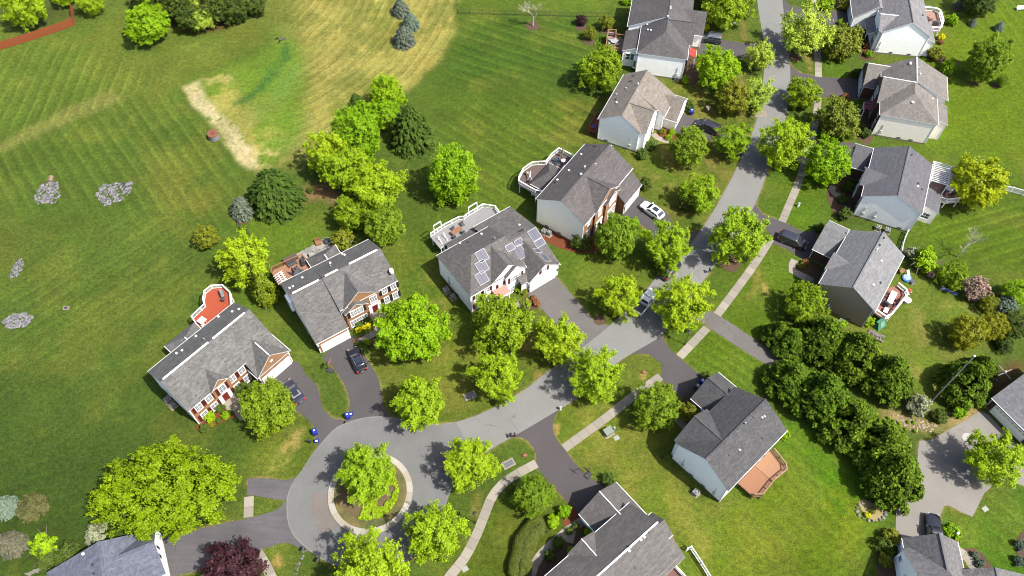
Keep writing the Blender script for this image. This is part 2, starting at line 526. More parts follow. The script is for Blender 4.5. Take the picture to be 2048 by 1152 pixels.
paint(mask([(1270, 130), (1420, 150), (1490, 330), (1400, 460), (1290, 400), (1250, 300)], 3), S(116, 136, 50))
paint(mask([(1330, 690), (1620, 420), (1620, 560), (1560, 720), (1420, 800)], 3), S(106, 138, 34))
paint(mask([(1530, 430), (1640, 200), (1660, 60), (1720, 200), (1700, 330), (1620, 480)], 2), S(100, 136, 28))
paint(mask([(1790, 60), (2300, -80), (2300, 480), (1900, 300), (1820, 340)], 4), S(114, 142, 28))
paint(mask([(1780, 470), (1840, 420), (2000, 380), (2200, 420), (2200, 620), (1960, 560), (1830, 500)], 3), S(100, 128, 32))
paint(mask([(1760, 500), (1990, 640), (1900, 780), (1850, 830), (1660, 660)], 3), S(122, 144, 54))
paint(mask([(1060, 830), (1320, 720), (1430, 800), (1300, 930), (1480, 1060), (1400, 1200), (1250, 1020), (1140, 900)], 3), S(118, 140, 48))
paint(mask([(1480, 1000), (1570, 850), (1760, 1030), (1700, 1200), (1380, 1200)], 3), S(114, 140, 28))
paint(mask([(1540, 880), (1600, 840), (1800, 1010), (1700, 1060)], 2), S(96, 142, 22))
paint(mask([(1890, 1010), (2200, 960), (2200, 1200), (1990, 1200), (1900, 1080)], 3), S(86, 132, 26))
paint(mask([(900, 1100), (1000, 980), (1120, 990), (1180, 1040), (1040, 1200), (880, 1200)], 2), S(98, 118, 36))
paint(mask([(500, 860), (610, 840), (640, 880), (580, 960), (480, 960)], 2), S(112, 132, 46))
# dry hay field
dry = mask([(600, -90), (585, 0), (592, 60), (625, 120), (620, 180), (606, 270), (592, 335), (650, 320), (760, 260), (850, 190), (960, 70), (1000, -90)], 4.5)
dry = np.clip(dry * 1.25, 0, 1) * mask([(200, -90), (200, 400), (590, 345), (640, 312), (740, 250), (812, 185), (872, 130), (904, 70), (918, 0), (930, -90)], 0.7)
dv = fbm(6, 41)
drym = dry * (0.45 + 0.5 * sm(dv + 0.3 * (fbm(1.5, 43, 3) - 0.5), 0.3, 0.62))
paint(drym, DRY)
edge = mask([(640, -90), (560, 60), (500, 60), (380, 140), (270, 190), (200, 200), (360, 120), (470, 60), (560, -90)], 4)
paint(edge * 0.5, S(150, 152, 78))
# bright graded patch with bare strip
paint(mask([(367, 172), (447, 140), (520, 120), (560, 70), (590, 80), (605, 180), (598, 270), (560, 330), (505, 340), (440, 250)], 1.2), S(124, 158, 58))
paint(mask([(400, 180), (445, 150), (480, 180), (520, 250), (575, 290), (560, 318), (510, 325), (450, 240)], 2.0) * sm(fbm(4, 77), 0.38, 0.62), S(196, 186, 112))
bare = np.clip(mask([(362, 174), (394, 164), (416, 196), (450, 236), (478, 270), (512, 306), (524, 334), (502, 344), (466, 300), (432, 260), (398, 228), (374, 194)], 0.35), 0, 1)
paint(bare * sm(fbm(1.2, 15), 0.2, 0.42), S(232, 218, 186))
paint(mask([(500, 300), (585, 290), (582, 312), (530, 330), (508, 340)], 1.2) * sm(fbm(2, 16), 0.35, 0.55), S(214, 200, 140))
paint(mask([(395, 165), (440, 142), (470, 160), (460, 176), (430, 158), (400, 178)], 0.7) * sm(fbm(1.5, 18), 0.35, 0.6), S(206, 198, 130))
wet = mask([(571, 82), (578, 98), (562, 140), (530, 180), (500, 205), (470, 216), (462, 208), (500, 185), (535, 148), (556, 108)], 0.5)
paint(wet * (0.35 + 0.45 * sm(fbm(2.2, 19), 0.35, 0.6)), S(76, 128, 64))
paint(mask([(584, 120), (596, 150), (566, 200), (520, 235), (500, 240), (545, 190)], 1.5) * 0.35, S(150, 184, 112))
# paler diagonals on the left field
paint(mask([(-20, 640), (90, 560), (200, 490), (300, 420), (330, 420), (220, 510), (90, 610), (-20, 690)], 3) * 0.4, S(112, 138, 66))
paint(mask([(-20, 300), (120, 225), (210, 180), (260, 190), (150, 240), (0, 310)], 0.8) * 0.7, S(158, 160, 92))
paint(mask([(250, 300), (330, 330), (470, 420), (420, 470), (330, 400)], 4) * 0.75 * sm(n2, 0.4, 0.6), S(146, 136, 66))
paint(mask([(-20, 480), (20, 430), (40, 540), (-20, 560)], 4) * 0.6, S(136, 130, 66))
# yellow mottling of dry turf on the lawns
yel = mask([(1060, 830), (1330, 740), (1330, 930), (1520, 1080), (1480, 1200), (1330, 1200), (1250, 1020), (1140, 900)], 4)
paint(yel * sm(fbm(3.2, 5, 5), 0.46, 0.66) * 0.7, S(156, 154, 76))
yel = mask([(1660, 640), (1900, 560), (1990, 640), (1840, 840)], 4)
paint(yel * sm(fbm(3.0, 8, 5), 0.47, 0.66) * 0.7, S(160, 158, 88))
yel = mask([(740, 560), (980, 520), (1140, 690), (900, 850), (770, 800)], 4)
paint(yel * sm(fbm(3.0, 12, 5), 0.46, 0.66) * 0.65, S(152, 150, 74))
yel = mask([(1270, 150), (1490, 160), (1490, 340), (1400, 460), (1290, 400)], 3)
paint(yel * sm(fbm(2.8, 14, 5), 0.44, 0.64) * 0.75, S(166, 156, 90))
yel = mask([(960, 230), (1260, 150), (1240, 300), (1000, 420), (850, 420)], 6)
paint(yel * sm(fbm(6, 17, 5), 0.48, 0.66) * 0.7, S(142, 142, 66))
yel = mask([(1480, 1000), (1700, 930), (1760, 1030), (1640, 1200), (1420, 1200)], 4)
paint(yel * sm(fbm(5, 20, 5), 0.50, 0.68) * 0.45, S(160, 160, 52))
paint(sm(fbm(7, 31, 5), 0.5, 0.72) * 0.35, S(140, 148, 66))
for c_, r_ in (((1149, 637), 10), ((1530, 580), 8), ((1110, 858), 9), ((1287, 744), 7), ((1400, 585), 7), ((460, 1140), 10), ((560, 1120), 10), ((1052, 690), 12), ((1330, 575), 8), ((1690, 700), 10), ((1880, 380), 6)):
    x0, y0 = P(*c_); d = np.hypot(WX - x0, WY - y0); rr = r_ / ppm(*c_)
    paint(sm(-d, -rr * 1.6, -rr * 0.7) * 0.75, S(200, 176, 112))
paint(mask([(590, 856), (604, 862), (552, 944), (540, 940)], 0.4) * sm(fbm(1.5, 44), 0.3, 0.5), S(190, 176, 108))
for a in ([(1166, 770), (1180, 752), (1100, 800), (1058, 742), (1070, 735)], [(1496, 590), (1506, 560), (1515, 540), (1520, 545), (1508, 575), (1498, 598)], [(1612, 100), (1618, 80), (1620, 140), (1612, 142)], [(1478, 150), (1484, 140), (1490, 170), (1480, 180)], [(940, 1030), (965, 975), (971, 978), (946, 1036)], [(1483, 35), (1488, 35), (1489, 78), (1482, 78)]):
    paint(mask(a, 0.4) * 0.7, S(200, 168, 112))
# brown bed at the left rear hedge and garden corners
paint(mask([(330, 40), (360, 62), (420, 68), (470, 52), (520, 20), (510, 0), (340, 0)], 0.8), S(108, 84, 60))
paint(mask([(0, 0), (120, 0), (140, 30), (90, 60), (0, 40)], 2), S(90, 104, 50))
paint(mask([(600, 380), (660, 360), (700, 420), (640, 400), (610, 400)], 0.6), S(170, 140, 110))
paint(mask([(1896, 800), (1930, 790), (1960, 824), (2020, 780), (2048, 720), (2010, 720), (1960, 770)], 0.8), S(120, 92, 70))
paint(mask([(1765, 828), (1785, 820), (1880, 850), (1900, 838), (1935, 812), (1930, 836), (1880, 862), (1850, 868), (1800, 850)], 0.6), S(214, 186, 150))
paint(mask([(1935, 812), (1920, 800), (1935, 790), (1955, 825), (1925, 850), (1900, 855)], 0.6), S(206, 174, 130))
# mowing stripes
def stripes(px, a, b, per, amp, soft=2.0, seed=1):
    global C
    m = mask(px, soft)
    p, q = P(*a), P(*b)
    L = math.hypot(q[0] - p[0], q[1] - p[1])
    nx, ny = -(q[1] - p[1]) / L, (q[0] - p[0]) / L
    t = (XX - p[0]) * nx + (YY - p[1]) * ny + (fbm(9, 60 + seed, 2) - 0.5) * 0.8
    al = (XX - p[0]) * ny * -1 + (YY - p[1]) * nx
    ph = t / per
    w = np.sin(2 * np.pi * ph) + 0.5 * np.sin(2 * np.pi * ph * 2.37 + 1.3)
    thin = np.exp(-((ph - np.round(ph)) * per / 0.22) ** 2)
    amps = amp * (0.45 + 1.1 * fbm(8, 70 + seed, 3))
    C *= (1 + m * (amps * 0.55 * w + amps * 2.6 * thin - amps * 0.2))[..., None]

stripes([(-50, 330), (210, 200), (370, 180), (510, 350), (470, 470), (330, 420), (60, 420), (-60, 400)], (330, 210), (470, 400), 2.3, 0.17, 2, 1)
stripes([(-50, 60), (150, 80), (330, 150), (210, 210), (-50, 300)], (140, 60), (40, 270), 2.3, 0.13, 2, 2)
stripes([(-60, 620), (230, 420), (440, 420), (430, 560), (330, 620), (60, 760), (-60, 800)], (100, 700), (430, 480), 2.1, 0.09, 4, 3)
def arcs(px, c, per, amp, soft=2.0):
    global C
    x0, y0 = P(*c); m = mask(px, soft)
    t = (np.hypot(XX - x0, YY - y0) + (fbm(8, 66, 2) - 0.5) * 1.2) / per
    thin = np.exp(-((t - np.round(t)) * per / 0.25) ** 2)
    C *= (1 + m * amp * (0.4 + 1.2 * fbm(6, 68, 3)) * (0.6 * np.sin(2 * np.pi * t) + 0.5 * np.sin(2 * np.pi * t * 2.4) - 1.2 * thin))[..., None]
arcs([(560, -60), (930, -60), (908, 70), (872, 130), (740, 255), (590, 340), (590, 110)], (330, -60), 1.9, 0.15)
stripes([(830, 230), (1180, 160), (1250, 200), (1040, 420), (900, 420)], (860, 230), (1150, 400), 2.2, 0.15, 3, 5)
stripes([(920, 40), (1250, 30), (1180, 160), (900, 170)], (900, 60), (1240, 170), 2.4, 0.18, 2, 6)
stripes([(1800, 440), (2100, 380), (2100, 560), (1900, 500)], (1830, 490), (2040, 430), 2.1, 0.16, 2, 7)
stripes([(1360, 720), (1440, 670), (1550, 740), (1480, 800)], (1380, 710), (1500, 800), 1.6, 0.12, 1, 8)
stripes([(1540, 880), (1620, 860), (1800, 1010), (1600, 1180), (1480, 1180)], (1560, 860), (1740, 1020), 2.2, 0.09, 3, 9)
stripes([(1700, 1030), (1800, 1040), (1760, 1160), (1600, 1160)], (1780, 1060), (1650, 1160), 1.8, 0.1, 2, 10)
stripes([(1900, 1020), (2100, 1000), (2100, 1160), (2000, 1160)], (1900, 1020), (2040, 1140), 2.0, 0.10, 2, 11)
stripes([(540, 640), (640, 720), (690, 830), (620, 780)], (560, 640), (640, 760), 1.6, 0.1, 1.5, 12)
stripes([(800, 480), (870, 480), (940, 640), (800, 620)], (820, 480), (900, 640), 1.8, 0.08, 2, 13)
stripes([(1900, 0), (2100, -30), (2100, 250), (2000, 150)], (1940, 20), (2048, 170), 2.0, 0.09, 3, 14)
stripes([(300, 880), (480, 840), (300, 1000), (0, 1000), (0, 900)], (60, 930), (400, 820), 2.2, 0.06, 4, 15)
# texture of the turf
C *= (0.80 + 0.40 * n2 * 1.0)[..., None]
C *= (0.86 + 0.28 * n3)[..., None]
C *= (0.90 + 0.2 * n1)[..., None]
C[..., 0] *= 0.92 + 0.16 * fbm(3.0, 33, 3)
C[..., 1] *= 0.99
C[..., 2] *= 0.74
# worn tan fringe along the asphalt
fr = np.zeros((NY, NX))
ROADS = smooth_poly(ROAD, 4)
allp = [ROADS] + list(DRIVES.values())
for pl in allp: fr = np.maximum(fr, inside(pl, XX, YY).astype(float))
fb = blur(fr, 0.42)
paint(sm(fb, 0.10, 0.5) * (0.08 + 0.6 * sm(fbm(3, 81), 0.42, 0.65)), S(186, 162, 104))

gm = bpy.data.meshes.new('ground')
ZZ = np.zeros_like(XX) + (fbm(12, 88, 3) - 0.5) * 0.0
verts = np.stack([XX, YY, ZZ], -1).reshape(-1, 3)
idx = np.arange(NY * NX).reshape(NY, NX)
quads = np.stack([idx[:-1, :-1], idx[:-1, 1:], idx[1:, 1:], idx[1:, :-1]], -1).reshape(-1, 4)
# outer skirt reaching to the horizon
ext = [(-4000, -4000, 0), (4000, -4000, 0), (4000, 4000, 0), (-4000, 4000, 0)]
nv = len(verts)
verts = np.concatenate([verts, np.array(ext, float)])
c00, c10, c11, c01 = idx[0, 0], idx[0, -1], idx[-1, -1], idx[-1, 0]
skirt = [[nv, nv + 1, c10, c00], [nv + 1, nv + 2, c11, c10], [nv + 2, nv + 3, c01, c11], [nv + 3, nv, c00, c01]]
faces = np.concatenate([quads, np.array(skirt)])
gm.vertices.add(len(verts)); gm.vertices.foreach_set('co', verts.ravel())
gm.loops.add(faces.size); gm.loops.foreach_set('vertex_index', faces.ravel())
gm.polygons.add(len(faces)); gm.polygons.foreach_set('loop_start', np.arange(0, faces.size, 4)); gm.polygons.foreach_set('loop_total', np.full(len(faces), 4))
ca = gm.color_attributes.new('turf', 'FLOAT_COLOR', 'POINT')
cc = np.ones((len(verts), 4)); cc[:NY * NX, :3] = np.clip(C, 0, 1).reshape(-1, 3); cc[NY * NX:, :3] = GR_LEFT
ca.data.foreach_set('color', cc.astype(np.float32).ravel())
gm.update(calc_edges=True)
m, nt, bs = nodes('turf')
at = N(nt, 'ShaderNodeAttribute', attribute_name='turf')
vec = coords(nt)
k1 = ramp(nt, noise(nt, vec, 1.5, 7, 0.85), [(0.32, 0.45), (0.68, 1.55)])
k2 = ramp(nt, noise(nt, vec, 6.0, 4, 0.8), [(0.32, 0.6), (0.68, 1.4)])
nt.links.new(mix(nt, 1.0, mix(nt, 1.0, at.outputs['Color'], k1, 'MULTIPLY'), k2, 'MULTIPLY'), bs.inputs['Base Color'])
bs.inputs['Roughness'].default_value = 0.95
bs.inputs['Specular IOR Level'].default_value = 0.1
bump(nt, bs, noise(nt, vec, 7.0, 4, 0.8), 0.7, 0.10)
gm.materials.append(m)
setp(link('ground', gm), kind='structure')

# ---------------------------------------------------------------- roads, driveways, walks
def sheet(name, poly, z, mat, kind='structure', depth=0.08):
    b = MB(); b.prism(poly, z - depth, z)
    o = b.build(name, mat)
    return setp(o, kind=kind)

ASPH = pavement('grey_asphalt', S(170, 171, 168), 0.10, 0.07, crack=0.35)
ASPH_M = pavement('mid_grey_asphalt', S(142, 138, 135), 0.10, 0.12, crack=0.25)
ASPH_D = pavement('dark_asphalt', S(112, 108, 110), 0.10, 0.10, crack=0.2)
ASPH_P = pavement('plum_dark_asphalt', S(112, 106, 108), 0.10, 0.10)
ASPH_L = pavement('pale_worn_asphalt', S(180, 175, 168), 0.08, 0.10, crack=0.35)
ASPH_B = pavement('bluish_worn_asphalt', S(124, 121, 125), 0.10, 0.16, crack=0.3, streak=(0.25, 2.0, 1))
sheet('road', ROADS, 0.045, ASPH)
sheet('cul_de_sac', smooth_poly(PX([(912, 846), (900, 848), (850, 849), (800, 840), (763, 835), (731, 837), (700, 845), (672, 858), (648, 882), (622, 914), (603, 944), (588, 964), (579, 985), (575, 1008), (578, 1045), (590, 1071), (614, 1094), (652, 1120), (705, 1138), (765, 1136), (820, 1115), (864, 1079), (886, 1040), (892, 1002), (913, 955), (948, 920), (930, 880)]), 4), 0.0495, pavement('worn_grey_asphalt', S(152, 153, 152), 0.10, 0.12, crack=0.3))
dm = dict(D3=ASPH_M, DC=ASPH_M, DA=ASPH_B, DB=ASPH_B, DR=ASPH_L, D12=ASPH_P, D6=ASPH_D, D11=ASPH_D)
for k, pl in DRIVES.items():
    sheet('driveway', smooth_poly(pl, 3) if k in ('D1', 'D2', 'D12', 'DB') else pl, 0.028 if k not in ('DC',) else 0.024, dm.get(k, ASPH_D))
# worn darker patches laid into the road surface
PATCH = pavement('brown_grey_patch', S(156, 147, 141), 0.10, 0.14)
sheet('road_patch', PX([(626, 985), (660, 992), (664, 1030), (690, 1045), (660, 1062), (640, 1066), (622, 1020)]), 0.0535, PATCH)
sheet('road_patch', smooth_poly(PX([(718, 908), (726, 907), (730, 912), (724, 916), (717, 914)]), 3), 0.0535, pavement('rust_patch', S(158, 128, 112), 0.1, 0.1))

SLAB = [pavement('concrete_slab_%d' % i, S(*c), 0.07, 0.06) for i, c in enumerate(((200, 191, 176), (190, 182, 168), (210, 201, 186)))]
JOINT = plain('joint_dirt', S(120, 108, 90), 0.9)
rs = random.Random(5)
def walk(pts_px, width=1.35, step=1.45, name='sidewalk', mats=None, z=0.05):
    pts = smooth_poly(PX(pts_px), 8, False)
    # resample by arc length
    seg = [0.0]
    for i in range(1, len(pts)): seg.append(seg[-1] + math.dist(pts[i - 1], pts[i]))
    n = max(1, int(round(seg[-1] / step)))
    rail = []
    for k in range(n + 1):
        s = seg[-1] * k / n
        i = max(1, next((j for j in range(len(seg)) if seg[j] >= s - 1e-6), len(seg) - 1))
        t = (s - seg[i - 1]) / max(1e-6, seg[i] - seg[i - 1])
        p = (pts[i - 1][0] + (pts[i][0] - pts[i - 1][0]) * t, pts[i - 1][1] + (pts[i][1] - pts[i - 1][1]) * t)
        j0, j1 = max(0, i - 3), min(len(pts) - 1, i + 2)
        d = Vector((pts[j1][0] - pts[j0][0], pts[j1][1] - pts[j0][1])).normalized()
        rail.append((Vector(p), d))
    base = MB()
    L = [p + Vector((-d.y, d.x)) * (width / 2 - 0.02) for p, d in rail]
    R = [p - Vector((-d.y, d.x)) * (width / 2 - 0.02) for p, d in rail]
    base.prism([tuple(v) for v in L] + [tuple(v) for v in R[::-1]], -0.03, z - 0.025)
    root = setp(base.build(name, JOINT), kind='structure')
    for k in range(n):
        (p, d), (q, e) = rail[k], rail[k + 1]
        nd, ne = Vector((-d.y, d.x)), Vector((-e.y, e.x))
        g = 0.018
        a0, a1 = p + d * g, q - e * g
        b = MB()
        b.prism([tuple(a0 + nd * width / 2), tuple(a0 - nd * width / 2), tuple(a1 - ne * width / 2), tuple(a1 + ne * width / 2)], 0.0, z + rs.uniform(-0.006, 0.006))
        b.build('slab', rs.choice(mats or SLAB), root)
    return root
for w in WALKS_PX: walk(w)
# front walks
walk([(1198, 942 + 60), (1183, 1012)], 1.2, 1.2, 'front_walk')
walk([(1163, 1043), (1130, 1066), (1110, 1084), (1085, 1106), (1066, 1135), (1062, 1165)], 1.25, 1.2, 'front_walk')
walk([(1140, 1060), (1135, 1085)], 1.6, 1.2, 'front_walk')
walk([(716, 684), (748, 668), (757, 656)], 1.1, 1.1, 'front_walk')
walk([(488, 838), (470, 812), (455, 800)], 1.3, 1.1, 'front_walk')
walk([(1055, 605), (1040, 618), (1030, 606)], 1.1, 1.1, 'front_walk')
walk([(1338, 283), (1318, 278), (1306, 268)], 1.1, 1.1, 'front_walk')
walk([(1590, 520), (1583, 540), (1608, 553), (1625, 563)], 1.3, 1.3, 'front_walk')
walk([(1345, 828), (1365, 848), (1378, 862)], 1.2, 1.2, 'front_walk')
walk([(1666, 372), (1664, 385), (1684, 394)], 1.2, 1.2, 'front_walk')
walk([(1885, 1085), (1915, 1102), (1940, 1122), (1956, 1150)], 1.5, 1.4, 'front_walk')

# island with its concrete kerb ring, built as separate kerb stones
IC = P(741, 986)
IR = (P(826, 985)[0] - P(657, 985)[0]) / 2
bed = MB()
bed.prism([(IC[0] + (IR - 0.5) * math.cos(2 * math.pi * i / 40), IC[1] + (IR - 0.5) * math.sin(2 * math.pi * i / 40)) for i in range(40)], 0.0, 0.17)
m, nt, bs = nodes('island_turf')
kk = noise(nt, coords(nt), 0.5, 4)
cl = ramp(nt, kk, [(0.35, S(92, 104, 38)), (0.62, S(150, 134, 70))])
k2 = ramp(nt, noise(nt, coords(nt), 5, 4, 0.7), [(0.25, 0.65), (0.75, 1.35)])
nt.links.new(mix(nt, 1.0, cl, k2, 'MULTIPLY'), bs.inputs['Base Color']); bs.inputs['Roughness'].default_value = 0.95
island = setp(bed.build('traffic_island', m), kind='structure')
mb = MB(); mb.prism(smooth_poly([(IC[0] + dx, IC[1] + dy) for dx, dy in ((-4.6, 1.5), (-3.6, -2.2), (-0.6, -4.0), (2.6, -3.3), (4.0, -0.4), (3.4, 2.6), (0.2, 4.2), (-3.2, 3.8))], 5), 0.1, 0.185)
mb.build('mulch_bed', pavement('thin_mulch', S(132, 116, 82), 0.35, 0.25), island)
NK = 22
KMAT = [pavement('kerb_concrete_%d' % i, S(*c), 0.08, 0.12) for i, c in enumerate(((226, 220, 206), (234, 228, 214), (216, 206, 188)))]
for i in range(NK):
    a0, a1 = 2 * math.pi * (i + 0.006) / NK, 2 * math.pi * (i + 0.994) / NK
    pts = []
    for j in range(5):
        a = a0 + (a1 - a0) * j / 4; pts.append((IC[0] + IR * math.cos(a), IC[1] + IR * math.sin(a)))
    for j in range(4, -1, -1):
        a = a0 + (a1 - a0) * j / 4; pts.append((IC[0] + (IR - 0.85) * math.cos(a), IC[1] + (IR - 0.85) * math.sin(a)))
    k = MB(); k.prism(pts, 0.0, 0.2 + rs.uniform(-0.01, 0.01))
    k.build('kerb_stone', rs.choice(KMAT), island)

# garden beds
def bed_px(pts, mat=MULCH, z=0.03, sm_=4):
    return sheet('mulch_bed', smooth_poly(PX(pts), sm_), z, mat)
def ring_bed(px, py, r, mat=MULCH):
    x, y = P(px, py); rr = random.Random(int(px * 7 + py))
    pts = [(x + r * rr.uniform(0.85, 1.12) * math.cos(a), y + r * rr.uniform(0.85, 1.12) * math.sin(a)) for a in [2 * math.pi * i / 14 for i in range(14)]]
    return sheet('mulch_bed', smooth_poly(pts, 3), 0.03, mat)
bed_px([(393, 852), (404, 866), (420, 857), (480, 826), (470, 814), (450, 806), (430, 830)], MULCHR)
bed_px([(706, 690), (727, 713), (737, 700), (760, 680), (772, 640), (750, 640), (740, 665), (708, 676)])
bed_px([(1012, 628), (1034, 612), (1056, 590), (1056, 600), (1078, 615), (1062, 622), (1030, 640)])
bed_px([(1308, 272), (1337, 256), (1352, 268), (1343, 282), (1325, 276)], MULCHR)
bed_px([(1140, 1010), (1160, 1030), (1176, 1050), (1150, 1064), (1128, 1050), (1128, 1030)], MULCHR)
bed_px([(1090, 1090), (1140, 1060), (1170, 1085), (1130, 1110), (1080, 1165), (1064, 1160)])
bed_px([(1600, 520), (1640, 535), (1640, 580), (1625, 600), (1605, 560), (1592, 545)])
bed_px([(1655, 380), (1690, 356), (1725, 400), (1712, 430), (1680, 440), (1660, 410)])
bed_px([(1700, 230), (1742, 215), (1750, 260), (1735, 290), (1712, 272)])
bed_px([(1712, 0), (1745, 0), (1752, 100), (1735, 122), (1716, 100)])
bed_px([(1362, 130), (1372, 160), (1386, 170), (1400, 150), (1390, 100), (1380, 100)])
bed_px([(1370, 790), (1360, 830), (1380, 870), (1400, 850), (1390, 800)])
bed_px([(1080, 460), (1090, 482), (1150, 505), (1200, 500), (1200, 480), (1150, 470)], MULCHR)
bed_px([(1925, 1102), (1945, 1096), (1970, 1112), (1985, 1140), (1975, 1160), (1955, 1135), (1940, 1115)])
bed_px([(1720, 1000), (1740, 1004), (1768, 1020), (1760, 1042), (1738, 1036), (1722, 1018)], pavement('tan_bed', S(206, 188, 134), 0.2, 0.2))
bed_px([(2035, 1075), (2060, 1060), (2060, 1140), (2040, 1125), (2032, 1100)])
bed_px([(1760, 1070), (1785, 1070), (1790, 1160), (1755, 1160)])
for a in ((1460, 527, 1.7), (1065, 52, 1.5), (1161, 54, 1.3), (1210, 60, 1.3), (1178, 82, 1.3), (1873, 112, 2.0), (1948, 165, 1.0), (1992, 172, 0.8), (1199, 640, 1.0), (1915, 16, 1.2), (484, 437, 1.4), (1590, 115, 1.2)):
    ring_bed(*a)
# ---------------------------------------------------------------- house kit
FACE = {'v-': (0.0, (1, 0), (0, -1)), 'u+': (math.pi / 2, (0, 1), (1, 0)), 'v+': (math.pi, (-1, 0), (0, 1)), 'u-': (-math.pi / 2, (0, -1), (-1, 0))}
CACHE = {}
def cached(key, fn):
    if key not in CACHE: CACHE[key] = fn()
    return CACHE[key]

